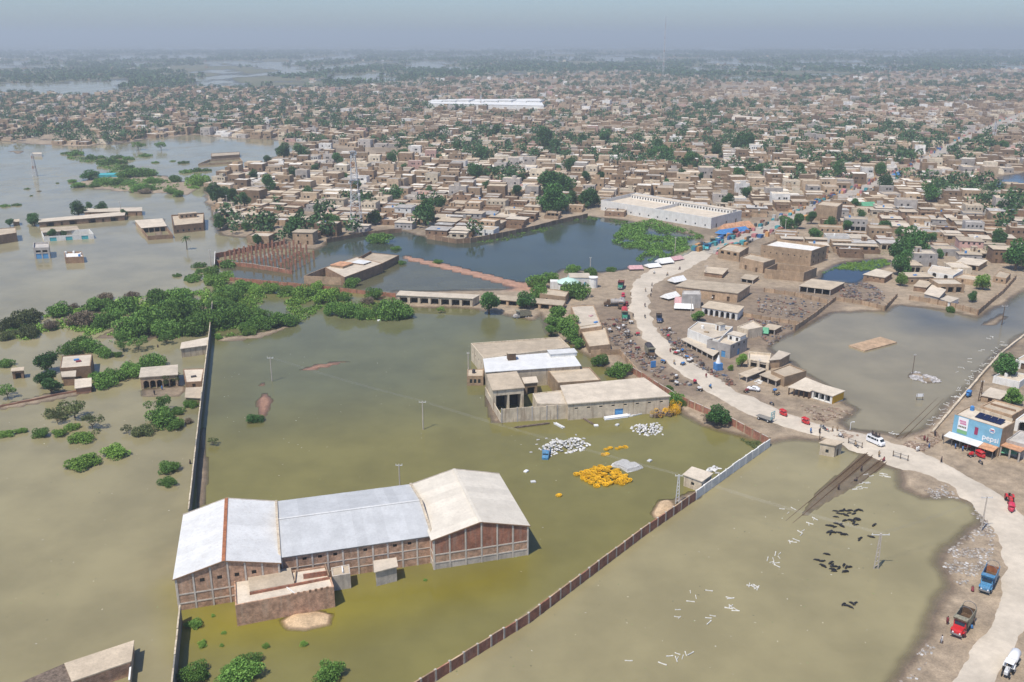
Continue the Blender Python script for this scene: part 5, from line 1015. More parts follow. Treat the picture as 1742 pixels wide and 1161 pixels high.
def batch(items, ox, oy, sc, kind, leaf, name, label, cat, z=0.0, group=None, hs=1.0):
    for it in items:
        x, y, w_ = it[:3]; px, py = ox + x / sc, oy + y / sc; py_ = py - (w_ / sc) * .10; p = P(px, py_, z); kk, lf = (it[3] if len(it) > 3 else kind), (it[4] if len(it) > 4 else leaf)
        wm = w_ / sc / ppm(py_); lb = label.split(' ', 1); lb = sized(wm) + ('pale ' if lf in ('leaf_olive', 'leaf_dry') and leaf not in ('leaf_olive', 'leaf_dry') else '') + label
        if name == 'town_tree': lb = sized(wm) + ('bright' if lf == 'leaf_bright' else 'dark') + ' round tree among houses ' + min(LANDM, key=lambda q: (q[1].x - p.x) ** 2 + (q[1].y - p.y) ** 2)[0]
        plant(kk, p.x, p.y, z - .05, wm * (1.22 if kk in ('bush', 'acacia', 'reed') else 1.15), name, lb, cat, lf, lb, hs * (1.15 if kk == 'bush' else 1))
S1 = 3.048; S2 = 3.484
# the left thickets
batch([(310, 190, 130), (560, 150, 100), (500, 160, 140), (535, 245, 120), (650, 170, 160), (820, 120, 140), (930, 120, 150), (700, 290, 200), (800, 270, 220), (930, 220, 220), (1000, 280, 180), (870, 300, 160), (640, 310, 90), (760, 230, 160), (1040, 220, 120), (590, 210, 120), (880, 180, 150), (980, 170, 150)], 0, 480, S1, 'bush', 'leaf_mid', 'mesquite_bush', 'green bush of the long thicket left of the boundary wall', 'bush')
batch([(380, 150, 60), (420, 240, 140), (265, 255, 90), (545, 100, 80), (685, 90, 70)], 0, 480, S1, 'bush', 'leaf_dry', 'dry_bush', 'leafless greyish brown bush in the left thicket', 'bush')
batch([(140, 230, 150), (60, 255, 120), (150, 295, 110), (40, 305, 90), (70, 285, 60), (200, 190, 60)], 0, 480, S1, 'bush', 'leaf_olive', 'scrub_bush', 'olive scrub at the far end of the left thicket', 'bush')
batch([(375, 380, 120), (470, 370, 120), (545, 395, 100), (610, 390, 50), (30, 445, 80), (430, 340, 110)], 0, 480, S1, 'bush', 'leaf_mid', 'mesquite_bush', 'bush standing in water behind the bedding roofed house', 'bush')
batch([(640, 365, 80), (720, 365, 110), (40, 610, 95), (865, 330, 90)], 0, 480, S1, 'acacia', 'leaf_mid', 'acacia_tree', 'flat topped acacia standing in water beside the left thicket', 'tree')
batch([(245, 480, 115), (240, 560, 105), (270, 590, 95)], 0, 480, S1, 'tree', 'leaf_dark', 'shade_tree', 'dark leafy tree beside the narrow brown store room', 'tree')
batch([(540, 550, 130), (600, 520, 120), (680, 500, 140), (790, 450, 140), (500, 510, 80), (740, 480, 110)], 0, 480, S1, 'bush', 'leaf_mid', 'mesquite_bush', 'bush in the hedge left of the house with black arches', 'bush')
batch([(890, 545, 95, 'acacia', 'leaf_olive')], 0, 480, S1, 'acacia', 'leaf_olive', 'acacia_tree', 'thin olive tree in front of the house with black arches', 'tree')
batch([(995, 655, 75)], 0, 480, S1, 'bush', 'leaf_mid', 'mesquite_bush', 'dense bush below the lean to room at the boundary wall', 'bush')
batch([(390, 720, 140), (480, 770, 105), (300, 740, 85)], 0, 480, S1, 'acacia', 'leaf_olive', 'acacia_tree', 'sparse drowned acacia in open water left of the boundary wall', 'tree')
batch([(420, 835, 120), (310, 800, 80), (40, 805, 80), (110, 785, 60), (375, 770, 80)], 0, 480, S1, 'bush', 'leaf_bright', 'water_bush', 'bright green low bush around the drowned acacias', 'bush', hs=.8)
batch([(215, 810, 85)], 0, 480, S1, 'bush', 'leaf_mid', 'mesquite_bush', 'round dark bush alone beside the drowned acacias', 'bush')
batch([(845, 750, 160), (910, 770, 100), (920, 690, 80), (840, 700, 150, 'acacia'), (750, 800, 110, 'bush', 'leaf_olive'), (660, 790, 60, 'acacia', 'leaf_olive'), (980, 735, 50, 'bush', 'leaf_dry')], 0, 480, S1, 'bush', 'leaf_mid', 'mesquite_bush', 'bush of the small clump beside the tall boundary wall', 'bush')
batch([(440, 965, 150), (600, 910, 140), (480, 940, 90)], 0, 480, S1, 'bush', 'leaf_bright', 'water_bush', 'low bright bush in open water with yellowish edge', 'bush', hs=.7)
batch([(880, 985, 120), (875, 1060, 100)], 0, 480, S1, 'bush', 'leaf_mid', 'water_bush', 'small round bush in water near the boundary wall', 'bush', hs=.75)
# the flooded yard
batch([(1150, 250, 180), (1130, 150, 130), (1180, 110, 150), (1260, 230, 160), (1290, 270, 100), (1340, 210, 120), (1380, 250, 110), (1440, 240, 130), (1500, 235, 110), (1250, 60, 120), (1200, 180, 130), (1135, 300, 40), (1320, 250, 110)], 0, 480, S1, 'bush', 'leaf_mid', 'mesquite_bush', 'green bush of the thicket right of the boundary wall top', 'bush')
batch([(215, 300, 110), (290, 310, 90), (370, 310, 100), (450, 315, 90), (545, 330, 130), (640, 360, 120), (610, 290, 80), (680, 330, 90), (260, 525, 80), (300, 440, 90), (90, 270, 120), (60, 230, 100), (140, 240, 90), (120, 370, 120)], 340, 400, S1, 'bush', 'leaf_bright', 'mesquite_bush', 'bright bush along the low brown wall of the flooded yard', 'bush')
batch([(680, 420, 100), (750, 345, 80), (770, 435, 130), (850, 440, 100), (905, 340, 95), (870, 365, 70, 'bush', 'leaf_dry'), (1000, 440, 175), (1060, 440, 110), (940, 420, 90)], 340, 400, S1, 'bush', 'leaf_mid', 'mesquite_bush', 'bush of the clump in the water left of the shop row', 'bush', hs=1.1)
batch([(1320, 730, 95)], 0, 480, S1, 'bush', 'leaf_dark', 'water_bush', 'lone dark bush at the end of the red mud bar', 'bush', hs=.7)
batch([(1105, 850, 60)], 0, 480, S1, 'acacia', 'leaf_olive', 'sapling', 'thin sapling just right of the tall boundary wall', 'tree')
batch([(790, 275, 90)], 340, 400, S1, 'bush', 'leaf_mid', 'mesquite_bush', 'round bush in front of the dark brick workshop', 'bush')
batch([(1045, 155, 50), (1235, 155, 60), (940, 50, 130), (1020, 80, 50)], 340, 400, S1, 'bush', 'leaf_mid', 'pond_bush', 'green bush growing in the dark pond water', 'bush', hs=.7)
batch([(1250, 408, 45)], 340, 400, S1, 'acacia', 'leaf_bright', 'sapling', 'small bright sapling in water before the shop row', 'tree')
batch([(220, 325, 120), (405, 300, 100)], 760, 430, S1, 'tree', 'leaf_dark', 'shade_tree', 'leafy tree at the water edge between the two shop rows', 'tree', .2)
batch([(470, 195, 110), (545, 165, 90), (655, 115, 80), (745, 125, 70), (670, 250, 140), (480, 255, 110), (700, 220, 70)], 760, 430, S1, 'bush', 'leaf_mid', 'mosque_tree', 'bushy tree around the green domed mosque', 'tree', .2, hs=1.2)
batch([(855, 103, 50)], 760, 430, S1, 'bush', 'leaf_mid', 'mesquite_bush', 'lone round bush on the roadside pond bank', 'bush', .2, hs=1.1)
batch([(575, 375, 110), (620, 420, 120), (650, 470, 110), (540, 440, 70), (680, 500, 70), (560, 410, 100)], 760, 430, S1, 'tree', 'leaf_mid', 'shade_tree', 'tree of the green belt between factory and workshops', 'tree', .2, hs=.8)
batch([(790, 588, 90), (900, 645, 110), (850, 640, 60)], 760, 430, S1, 'bush', 'leaf_mid', 'mesquite_bush', 'bush on the weedy plot behind the factory', 'bush', .3, hs=1.1)
batch([(1180, 790, 95), (1150, 730, 60), (1210, 800, 60)], 760, 430, S1, 'bush', 'leaf_mid', 'mesquite_bush', 'bush squeezed between the long factory hall and road wall', 'bush', .2, hs=1.3)
batch([(1400, 905, 125)], 760, 430, S1, 'tree', 'leaf_dark', 'shade_tree', 'dark round tree at the red brick roadside wall', 'tree', .2, hs=.85)
batch([(1350, 890, 70)], 760, 430, S1, 'acacia', 'leaf_dry', 'dry_bush', 'bare dry shrub beside the dark roadside wall tree', 'bush', .2)
batch([(1005, 875, 80), (1020, 1150, 160), (1250, 1170, 220), (1300, 1080, 120), (1200, 1120, 110)], 0, 780, S1, 'bush', 'leaf_mid', 'water_bush', 'bush in the yard water below the brick annex', 'bush', hs=.85)
batch([(370, 1155, 170)], 440, 780, S1, 'bush', 'leaf_mid', 'water_bush', 'single spiky green bush alone in the near yard water', 'bush', hs=.9)
batch([(40, 982, 40), (235, 972, 42), (865, 636, 22)], 440, 780, S1, 'bush', 'leaf_bright', 'weed_tuft', 'tiny green weed tuft poking out of the yard water', 'weed')
batch([(1050, 975, 55), (1380, 980, 35), (1160, 910, 28), (1150, 975, 26), (1105, 820, 26)], 0, 780, S1, 'bush', 'leaf_bright', 'weed_tuft', 'tiny weed clump beside the boundary wall foot', 'weed', hs=.8)
# the upper left flood
batch([(820, 132, 80, 'acacia'), (955, 132, 70, 'acacia')], 0, 220, S2, 'acacia', 'leaf_mid', 'acacia_tree', 'tree rising from the upper left flood', 'tree')
batch([(450, 165, 130), (540, 190, 120), (650, 222, 160), (720, 215, 110), (600, 182, 90), (400, 155, 70), (700, 180, 90), (760, 190, 90), (740, 250, 130), (860, 170, 90), (925, 205, 50), (1090, 210, 75), (1025, 195, 35), (1100, 268, 90), (1170, 262, 110), (1220, 256, 80)], 0, 220, S2, 'reed', 'leaf_mid', 'flood_scrub', 'low green scrub in the upper left flood', 'bush')
batch([(530, 310, 110, 'tree', 'leaf_dark'), (470, 350, 90), (590, 330, 100), (700, 340, 120), (780, 300, 180), (850, 290, 140), (830, 380, 150), (910, 330, 110), (860, 388, 90, 'bush', 'leaf_dry'), (640, 340, 120), (430, 320, 60), (560, 350, 80), (760, 340, 110), (890, 370, 100)], 0, 220, S2, 'bush', 'leaf_mid', 'island_bush', 'bush on the island with the turquoise building', 'bush', .1, hs=.55)
batch([(1040, 322, 75), (1010, 388, 75), (1060, 405, 70), (1180, 345, 130, 'bush', 'leaf_bright'), (1140, 330, 80, 'bush', 'leaf_bright'), (1150, 360, 90, 'reed', 'leaf_bright')], 0, 220, S2, 'bush', 'leaf_mid', 'water_bush', 'bush in the channel between island and town shore', 'bush')
batch([(340, 325, 30), (165, 360, 40), (185, 400, 30), (30, 465, 70), (105, 458, 60), (235, 372, 26, 'reed', 'leaf_dry')], 0, 220, S2, 'reed', 'leaf_mid', 'flood_scrub', 'scattered scrub patch far out in the left flood', 'bush')
batch([(205, 582, 75), (60, 580, 50), (465, 522, 90), (530, 475, 42), (600, 502, 65), (735, 527, 48), (310, 645, 52), (380, 640, 40), (630, 500, 40), (190, 560, 60)], 0, 220, S2, 'tree', 'leaf_dark', 'village_tree', 'dark tree among the flooded row houses', 'tree')
batch([(1185, 825, 88), (1180, 858, 80), (1145, 910, 130), (1055, 878, 60), (1350, 828, 130)], 0, 220, S2, 'reed', 'leaf_mid', 'water_bush', 'low bush in open water by the boundary wall top', 'bush', hs=1.5)
# town trees seen one by one
for T, ox, lab in ((T4, 340, 'dark round tree among the houses between left flood and pond'), (T5, 800, 'dark leafy tree among the houses beyond the dark pond'), (T6, 1242, 'leafy tree among the houses around the main street')): batch(T, ox, 220, S2, 'tree', 'leaf_dark', 'town_tree', lab, 'tree', .45, hs=1.12)
batch([(615, 748, 85), (545, 768, 40)], 1100, 430, 3.8075, 'tree', 'leaf_bright', 'roadside_tree', 'bright green tree beside the reed canopy', 'tree', .45)
batch([(335, 452, 95)], 1100, 430, 3.8075, 'tree', 'leaf_mid', 'roadside_tree', 'bushy tree in front of the white row of arches', 'tree', .45, hs=.7)
batch([(1400, 835, 175)], 1342, 430, 3.8075, 'tree', 'leaf_dark', 'platform_tree', 'large round tree on the railway platform', 'tree', .45)
batch([(1448, 990, 120)], 1342, 430, 3.8075, 'tree', 'leaf_mid', 'platform_tree', 'round tree behind the ochre house by the platform', 'tree', .45)
batch([(1045, 392, 65)], 1342, 430, 3.8075, 'bush', 'leaf_mid', 'water_bush', 'small bush at the foot of the mud wall compounds', 'bush', 0)
# palm in the left flood
def palm(px, py, hpx):
    p = P(px, py, 0); h = hpx / ppm(py) * 1.05; t = thing('palm_tree', 'lone palm tree standing in the left flood', 'tree', (p.x, p.y, 0)); m = MB(); m.tube((0, 0, -.5), (.15, 0, h * .5), .28, .22, 8); m.tube((.15, 0, h * .5), (.1, .1, h), .22, .16, 8); m.build('trunk', [MATS['bark']], t); m = MB(); r = random.Random(2)
    for k in range(22):
        a = 2 * math.pi * k / 22 + r.uniform(-.2, .2); e = r.uniform(-.3, 1.0); pr = None
        for s in range(6):
            u = s / 5 * 2.6; q = Vector((.1 + u * math.cos(a), .1 + u * math.sin(a), h + e * u - .32 * u * u)); w_ = .45 * (1 - s / 5.5)
            n = Vector((-math.sin(a), math.cos(a), 0)) * w_; cur = (q - n + Vector((0, 0, -.15)), q, q + n + Vector((0, 0, -.15)))
            if pr: m.quad(pr[0], pr[1], cur[1], cur[0]); m.quad(pr[1], pr[2], cur[2], cur[1])
            pr = cur
    m.build('fronds', [MATS['leaf_dark']], t)
palm(318, 425, 20)
# the mass of further trees, marsh plants and scrub
def scatter(name, label, cat, pts, leaf, n_leaf, size):
    r = np.random.default_rng(4); n = len(pts); p = np.array(pts); idx = np.repeat(np.arange(n), n_leaf); d = r.normal(size=(len(idx), 3)); d /= np.linalg.norm(d, axis=1)[:, None]; rad = r.uniform(.5, 1.05, len(idx))
    c_ = p[idx, :3] + d * rad[:, None] * p[idx, 3][:, None] * np.array([1, 1, .8]) + np.stack([0 * rad, 0 * rad, p[idx, 3] * p[idx, 4]], -1)
    nr = r.normal(size=(len(idx), 3)) + np.array([0, 0, .6]); nr /= np.linalg.norm(nr, axis=1)[:, None]; t = np.cross(nr, r.normal(size=nr.shape)); t /= np.linalg.norm(t, axis=1)[:, None]; b = np.cross(nr, t); s = (p[idx, 3] * size * r.uniform(.6, 1.3, len(idx)))[:, None]
    V = np.stack([c_ - t * s, c_ - b * s * .6, c_ + t * s, c_ + b * s * .6], 1).reshape(-1, 3); o = link(name, np_mesh(name, V, np.arange(len(idx) * 4).reshape(-1, 4), MATS[leaf])); return tag(o, label, cat, kind='stuff')
X = r2.uniform(-1.25, 1.25, 26000); Y = 380 + 2700 * r2.random(26000) ** 1.25; X = X * (.62 * Y + 60); dens = fbm(X / 110, Y / 110, 61, 4) + np.clip(-(X + 150) / 900, 0, .12); ok = (dens > np.clip(.475 + X / (Y + 200) * .10, .40, .51)) & town_ok(X, Y, 2.0) & (r2.random(X.shape) < .8); X, Y = X[ok], Y[ok]
scatter('distant_trees', 'dark green trees scattered all through the far town', 'trees', [(x, y, .5, r2.uniform(3.0, 6.0), 1.1) for x, y in zip(X, Y)], 'leaf_far', 60, .24); print('town trees', len(X))
X = r2.uniform(-1, 1, 60000); Y = 1250 + 7500 * r2.random(60000) ** 1.6; X = X * (.66 * Y + 60); z, s = land_height(X, Y); dens = fbm(X / 300, Y / 500, 63, 4); ok = (z > .0) & (s < 0) & (dens > .44); X, Y = X[ok], Y[ok]
scatter('plain_trees', 'hazy groves and tree lines over the flooded far plain', 'trees', [(x, y, .2, r2.uniform(3, 6) * (1 + y / 6000), .7) for x, y in zip(X, Y)][:12000], 'leaf_far', 16, .5)
def marsh(poly, n, leaf, name, label, dens=.45, sz=(.5, 1.2)):
    w_ = W2(poly); a, b = w_.min(0), w_.max(0); X = r2.uniform(a[0], b[0], n * 6); Y = r2.uniform(a[1], b[1], n * 6); ok = (sdf(X, Y, w_) > 0) & (fbm(X / 9, Y / 9, 15, 3) > dens); X, Y = X[ok][:n], Y[ok][:n]; scatter(name, label, 'plants', [(x, y, -.1, r2.uniform(*sz), .2) for x, y in zip(X, Y)], leaf, 26, .3)
marsh([(1043, 410), (1060, 385), (1110, 375), (1195, 402), (1195, 415), (1120, 445), (1080, 442), (1105, 425), (1050, 420)], 1500, 'leaf_mid', 'marsh_plants', 'green marsh plants filling the road end of the dark pond', .42, (.7, 1.8))
marsh([(800, 414), (843, 406), (909, 391), (1000, 369), (1060, 376), (1120, 388), (1050, 384), (1000, 374), (920, 396), (850, 412)], 350, 'leaf_bright', 'shore_weed', 'bright weed along the town shore of the dark pond', .4)
marsh([(1388, 470), (1440, 448), (1505, 442), (1515, 450), (1480, 462), (1450, 460), (1420, 458)], 600, 'leaf_bright', 'pond_weed', 'bright green weed covering the back of the small blue pond', .35, (.4, .9))
marsh([(1240, 730), (1262, 728), (1300, 748), (1285, 765), (1262, 750)], 300, 'leaf_olive', 'yard_weed', 'olive water weed inside the compound corner', .45, (.2, .5))
marsh([(1478, 420), (1520, 424), (1525, 436), (1480, 434)], 250, 'leaf_mid', 'plot_grass', 'grass on the plot beside the two storey brick building', .3, (.4, .8))

marsh([(0, 565), (60, 540), (140, 525), (260, 503), (355, 492), (358, 562), (280, 580), (200, 588), (120, 562), (40, 580)], 1500, 'leaf_bright', 'thicket_scrub', 'low feathery scrub between the bushes of the left thicket', .47, (.6, 1.7))
marsh([(363, 482), (420, 480), (540, 492), (565, 512), (512, 548), (450, 562), (380, 576), (363, 572)], 1100, 'leaf_bright', 'yard_scrub', 'low feathery scrub between the bushes at the top of the yard', .48, (.6, 1.6))
marsh([(560, 520), (600, 512), (700, 525), (705, 545), (640, 546), (580, 542)], 350, 'leaf_bright', 'water_scrub', 'low scrub between the bushes left of the shop row', .45, (.6, 1.3))
marsh([(70, 700), (120, 690), (170, 735), (150, 755), (100, 745)], 220, 'leaf_olive', 'drowned_scrub', 'thin olive scrub around the drowned acacias', .5, (.4, 1.0))
marsh([(110, 268), (160, 270), (260, 295), (310, 318), (240, 328), (150, 315), (190, 290)], 900, 'leaf_mid', 'island_scrub', 'low scrub over the island with the turquoise building', .45, (.8, 2.0))
# ------------------------------------------------------------------ vehicles
def wheel(parent, x, y, r, w_=.28, rim='steel_pale'):
    m = MB(); m.tube((x, y - w_ / 2, r), (x, y + w_ / 2, r), r, r, 14); o = m.build('wheel', [MATS['rubber']], parent)
    s = 1 if y > 0 else -1; m = MB(); m.tube((x, y + s * w_ * .5, r), (x, y + s * (w_ * .5 + .03), r), r * .55, r * .5, 10); m.build('rim', [MATS[rim]], o); return o
def put(name, label, cat, a, b, z=.62, group=None, at=None):
    """a -> b in pixels: rear to front"""
    rz = heading(a, b); c_ = P(*(at or ((a[0] + b[0]) / 2, (a[1] + b[1]) / 2)), z); return thing(name, label, cat, (c_.x, c_.y, z), rz, group)
def truck(label, a, b, cab, cargo, inner='rust', hoops=True, cover=None, z=.62, s=1.0, at=None):
    t = put('decorated_truck', label, 'truck', a, b, z, at=at); t.scale = (s, s, s)
    m = MB(); m.box((-.2, 0, .8), (7.2, .9, .25)); m.build('chassis', [MATS['wood_dark']], t)
    for x in (2.6, -1.4, -2.5):
        for y in (-1., 1.): wheel(t, x, y, .5)
    # bonnet and cab: lofted body
    m = MB(); sec = [(3.7, .78, .65, 1.25), (3.5, .9, .6, 1.55), (2.7, .98, .6, 1.7), (2.35, 1.08, .6, 1.85), (2.1, 1.12, .6, 2.6), (1.3, 1.12, .6, 2.7)]
    m.loft([[(x, -w_, z0), (x, w_, z0), (x, w_ * .94, z1), (x, -w_ * .94, z1)] for x, w_, z0, z1 in sec]); c_ = m.build('cab', [MATS[cab]], t)
    m = MB(); m.quad((2.375, -.88, 1.93), (2.375, .88, 1.93), (2.15, .9, 2.5), (2.15, -.9, 2.5)); m.build('windscreen', [MATS['glass']], c_)
    for y in (-1, 1):
        m = MB(); m.box((1.7, y * 1.085, 2.15), (.6, .06, .55)); m.build('side_window', [MATS['glass']], c_)
        m = MB(); m.tube((3.68, y * .6, 1.0), (3.76, y * .6, 1.0), .15, .15, 10); m.build('headlight', [MATS['paint_white']], c_)
        m = MB(); m.loft([[(3.2, y * .8, .95), (3.2, y * 1.2, .95), (3.2, y * 1.2, 1.05), (3.2, y * .8, 1.05)], [(2.6, y * .8, 1.12), (2.6, y * 1.2, 1.12), (2.6, y * 1.2, 1.2), (2.6, y * .8, 1.2)], [(2.0, y * .8, .95), (2.0, y * 1.2, .95), (2.0, y * 1.2, 1.05), (2.0, y * .8, 1.05)]]); m.build('mudguard', [MATS[cab]], c_)
    m = MB(); m.box((3.82, 0, .7), (.14, 2.1, .3)); m.build('bumper', [MATS['metal_grey']], t)
    # carved crown over the cab and high cargo box
    m = MB(); m.loft([[(1.2, -1.2, 2.75), (2.3, -1.15, 2.8), (2.3, 1.15, 2.8), (1.2, 1.2, 2.75)], [(1.2, -1.25, 3.3), (2.75, -1.2, 3.45), (2.75, 1.2, 3.45), (1.2, 1.25, 3.3)]]); m.build('crown', [MATS[cargo]], t)
    m = MB(); m.box((-1.3, 0, 1.0), (4.9, 2.4, .14)); bed = m.build('cargo_bed', [MATS['wood_dark']], t)
    for y in (-1.2, 1.2):
        for k in range(5):
            m = MB(); m.box((-3.27 + k * .985, y, 2.05), (.93, .1, 1.95)); m.build('side_board', [MATS[cargo]], bed)
    m = MB(); m.box((1.12, 0, 2.05), (.1, 2.28, 1.95)); m.build('head_board', [MATS[cargo]], bed); m = MB(); m.box((-3.78, 0, 1.85), (.1, 2.28, 1.5)); m.build('tail_board', [MATS[inner]], bed)
    if hoops:
        for x in (-3.6, -1.2):
            m = MB(); n = 12
            for k in range(n):
                a0, a1 = math.pi * k / n, math.pi * (k + 1) / n; m.bar((x, -1.15 * math.cos(a0), 3.0 + 1.0 * math.sin(a0)), (x, -1.15 * math.cos(a1), 3.0 + 1.0 * math.sin(a1)), .08)
            m.build('roof_hoop', [MATS['metal_grey']], t)
    if cover:
        m = MB(); n = 8; m.loft([[(x, -1.22 * math.cos(math.pi * k / n), 3.0 + .75 * math.sin(math.pi * k / n)) for k in range(n + 1)] for x in (-3.8, -1.5, 1.1)], caps=True); m.build('tarpaulin', [MATS[cover]], t)
    return t
truck('blue decorated truck with open top and hoop parked on the littered bank', (1688, 975), (1673, 1008), 'paint_truckblue', 'paint_truckblue', 'rust', at=(1680, 996))
truck('red bonneted truck with green sides and tall hoops parked on the bank', (1651, 1046), (1624, 1086), 'paint_red', 'truck_panel', 'wood_dark', at=(1636, 1069))
truck('green bonneted truck with maroon cargo box on the dirt lot by the mosque', (1059, 481), (1053, 497), 'paint_green', 'cloth_maroon', 'rust', hoops=False, at=(1056, 490))
truck('truck with red canvas cover and pale green cab beside the grey tanker', (1061, 528), (1064, 550), 'paint_green', 'truck_panel', 'rust', hoops=False, cover='paint_red', at=(1062.5, 541))
truck('dark covered truck with yellow painted side on the road edge', (1096, 590), (1116, 617), 'wood_dark', 'truck_panel', 'wood_dark', hoops=False, cover='cloth_dark', at=(1106, 605))
truck('navy blue truck parked on the inside of the road bend', (1119, 532), (1123, 556), 'paint_navy', 'cloth_dark', 'wood_dark', hoops=False, s=.85, at=(1121, 546))
truck('pale stranded truck standing in water before the shop row', (904, 538), (871, 541), 'plaster_grey', 'truck_panel', 'wood_dark', hoops=False, z=-.25, s=.95, at=(888, 541))
truck('turquoise truck parked where the road enters the town', (1199, 417), (1204, 429), 'turquoise', 'paint_truckblue', 'wood_dark', hoops=False, at=(1201, 424))
truck('brown covered truck parked beyond the turquoise truck', (1210, 410), (1214, 420), 'wood_dark', 'truck_panel', 'wood_dark', hoops=False, cover='cloth_tan', at=(1212, 415))
truck('maroon loaded truck by the orange and blue market awning', (1254, 396), (1244, 406), 'wood_dark', 'cloth_maroon', 'wood_dark', hoops=False, cover='cloth_maroon', at=(1250, 402))
def tanker(label, a, b, at):
    t = put('tanker_truck', label, 'truck', a, b, .5, at=at); m = MB(); m.box((0, 0, .8), (8, .9, .25)); m.build('chassis', [MATS['wood_dark']], t)
    for x in (3.2, -1.8, -2.9):
        for y in (-1, 1): wheel(t, x, y, .5)
    n = 14; m = MB(); m.loft([[(x, r * 1.15 * math.cos(2 * math.pi * k / n), 2.05 + r * math.sin(2 * math.pi * k / n)) for k in range(n)] for x, r in ((-4.2, .7), (-4.0, 1.05), (1.6, 1.05), (1.8, .7))]); m.build('tank', [MATS['plaster_grey']], t, True)
    m = MB(); m.loft([[(x, -w_, .6), (x, w_, .6), (x, w_ * .94, z1), (x, -w_ * .94, z1)] for x, w_, z1 in ((4.6, .85, 1.5), (3.5, 1, 1.8), (3.2, 1.1, 2.6), (2.1, 1.1, 2.7))]); c_ = m.build('cab', [MATS['wood_dark']], t)
    m = MB(); m.quad((3.45, -.85, 1.95), (3.45, .85, 1.95), (3.27, .85, 2.5), (3.27, -.85, 2.5)); m.build('windscreen', [MATS['glass']], c_)
    for x in (-2.5, -.2): m = MB(); m.tube((x, 0, 3.05), (x, 0, 3.25), .35, .3, 10); m.build('filler_cap', [MATS['metal_grey']], t)
tanker('grey tanker truck parked across the dirt beside the workshops', (1064, 521), (1030, 521), (1046, 521)); tanker('second grey tanker tucked behind the red canvas truck', (1060, 513), (1056, 530), (1057, 522))
def van():
    t = put('minibus', 'white minibus with people on its roof driving over the level crossing', 'van', (1474, 747), (1503, 760), .63, at=(1489, 755)); m = MB()
    sec = [(-2.5, .84, .45, 1.95), (-2.35, .9, .38, 2.15), (1.3, .9, .38, 2.15), (1.75, .88, .38, 1.95), (2.25, .86, .4, 1.35), (2.55, .8, .42, 1.15), (2.65, .74, .5, .9)]
    m.loft([[(x, -w_, z0), (x, w_, z0), (x, w_, z0 + (z1 - z0) * .5), (x, w_ * .88, z1), (x, -w_ * .88, z1), (x, -w_, z0 + (z1 - z0) * .5)] for x, w_, z0, z1 in sec]); b = m.build('body', [MATS['paint_white']], t)
    for y in (-1, 1):
        for x0, x1 in ((-2.1, -1.05), (-.95, .05), (.15, .8), (.95, 1.45)):
            m = MB(); f = lambda x, z: (x, y * (.905 if z < 1.4 else .835), z); pts = [f(x0, 1.35), f(x1, 1.35), f(x1, 1.9), f(x0, 1.9)]; m.quad(*(pts if y < 0 else pts[::-1])); m.build('window', [MATS['glass']], b)
        m = MB(); m.box((2.58, y * .6, .85), (.16, .25, .18)); m.build('headlight', [MATS['steel_pale']], b)
        for x in (-1.55, 1.7): wheel(t, x, y * .78, .34, .22)
    m = MB(); m.quad((2.27, -.72, 1.38), (2.27, .72, 1.38), (1.8, .74, 1.93), (1.8, -.74, 1.93)); m.build('windscreen', [MATS['glass']], b); m = MB()
    for y in (-.7, .7): m.bar((-2.1, y, 2.32), (1.1, y, 2.32), .06)
    for x in (-2, -1, 0, 1): m.bar((x, -.7, 2.24), (x, .7, 2.24), .06)
    m.build('roof_rack', [MATS['metal_grey']], t); return t
VAN = van()
def car():
    t = put('car', 'white car parked beside the concrete canopy', 'car', (1291, 666), (1272, 663), .55); m = MB(); s = [(-2., .75, .6, .85), (-1.9, .8, .35, .95), (-1.5, .82, .3, 1.0), (-1.0, .8, .3, 1.42), (.3, .8, .3, 1.42), (.95, .82, .3, .98), (1.8, .78, .35, .85), (2., .7, .5, .7)]
    m.loft([[(x, -w_, z0), (x, w_, z0), (x, w_, min(.95, z1)), (x, w_ * .8, z1), (x, -w_ * .8, z1), (x, -w_, min(.95, z1))] for x, w_, z0, z1 in s]); b = m.build('body', [MATS['paint_white']], t, True)
    for y in (-1, 1):
        for x in (-1.25, 1.25): wheel(t, x, y * .72, .31, .2)
        m = MB(); m.box((-.35, y * .74, 1.18), (1.2, .06, .3)); m.build('side_window', [MATS['glass']], b)
    m = MB(); m.quad((.95, -.6, 1.01), (.95, .6, 1.01), (.34, .58, 1.42), (.34, -.58, 1.42)); m.build('windscreen', [MATS['glass']], b)
car()
def rickshaw(label, px, py, to, col, z=.63):
    t = put('rickshaw', label, 'rickshaw', (px, py), to, z, at=(px, py)); m = MB(); m.loft([[(x, -w_, .35), (x, w_, .35), (x, w_, z1), (x, -w_, z1)] for x, w_, z1 in ((-1.3, .6, .9), (-1.2, .68, 1.0), (.2, .68, 1.0), (.9, .4, 1.1), (1.35, .15, .9))]); m.build('body', [MATS[col]], t)
    m = MB(); n = 6; m.loft([[(x, -.72 * math.cos(math.pi * k / n), 1.45 + h * math.sin(math.pi * k / n)) for k in range(n + 1)] for x, h in ((-1.35, .25), (-.9, .42), (.3, .42), (.75, .25))]); m.build('canopy', [MATS[col]], t)
    for x, y in ((-1.25, .66), (-1.25, -.66), (.7, .55), (.7, -.55)): m = MB(); m.bar((x, y, .9), (x * .95, y, 1.5), .07); m.build('canopy_post', [MATS[col]], t)
    wheel(t, -.9, .62, .27, .15); wheel(t, -.9, -.62, .27, .15); wheel(t, 1.2, 0, .27, .15); return t
rickshaw('red motor rickshaw on the road before the yellow shop', 1333, 707, (1345, 714), 'paint_red'); rickshaw('red motor rickshaw further along beside parked motorcycles', 1371, 721, (1384, 728), 'paint_red')
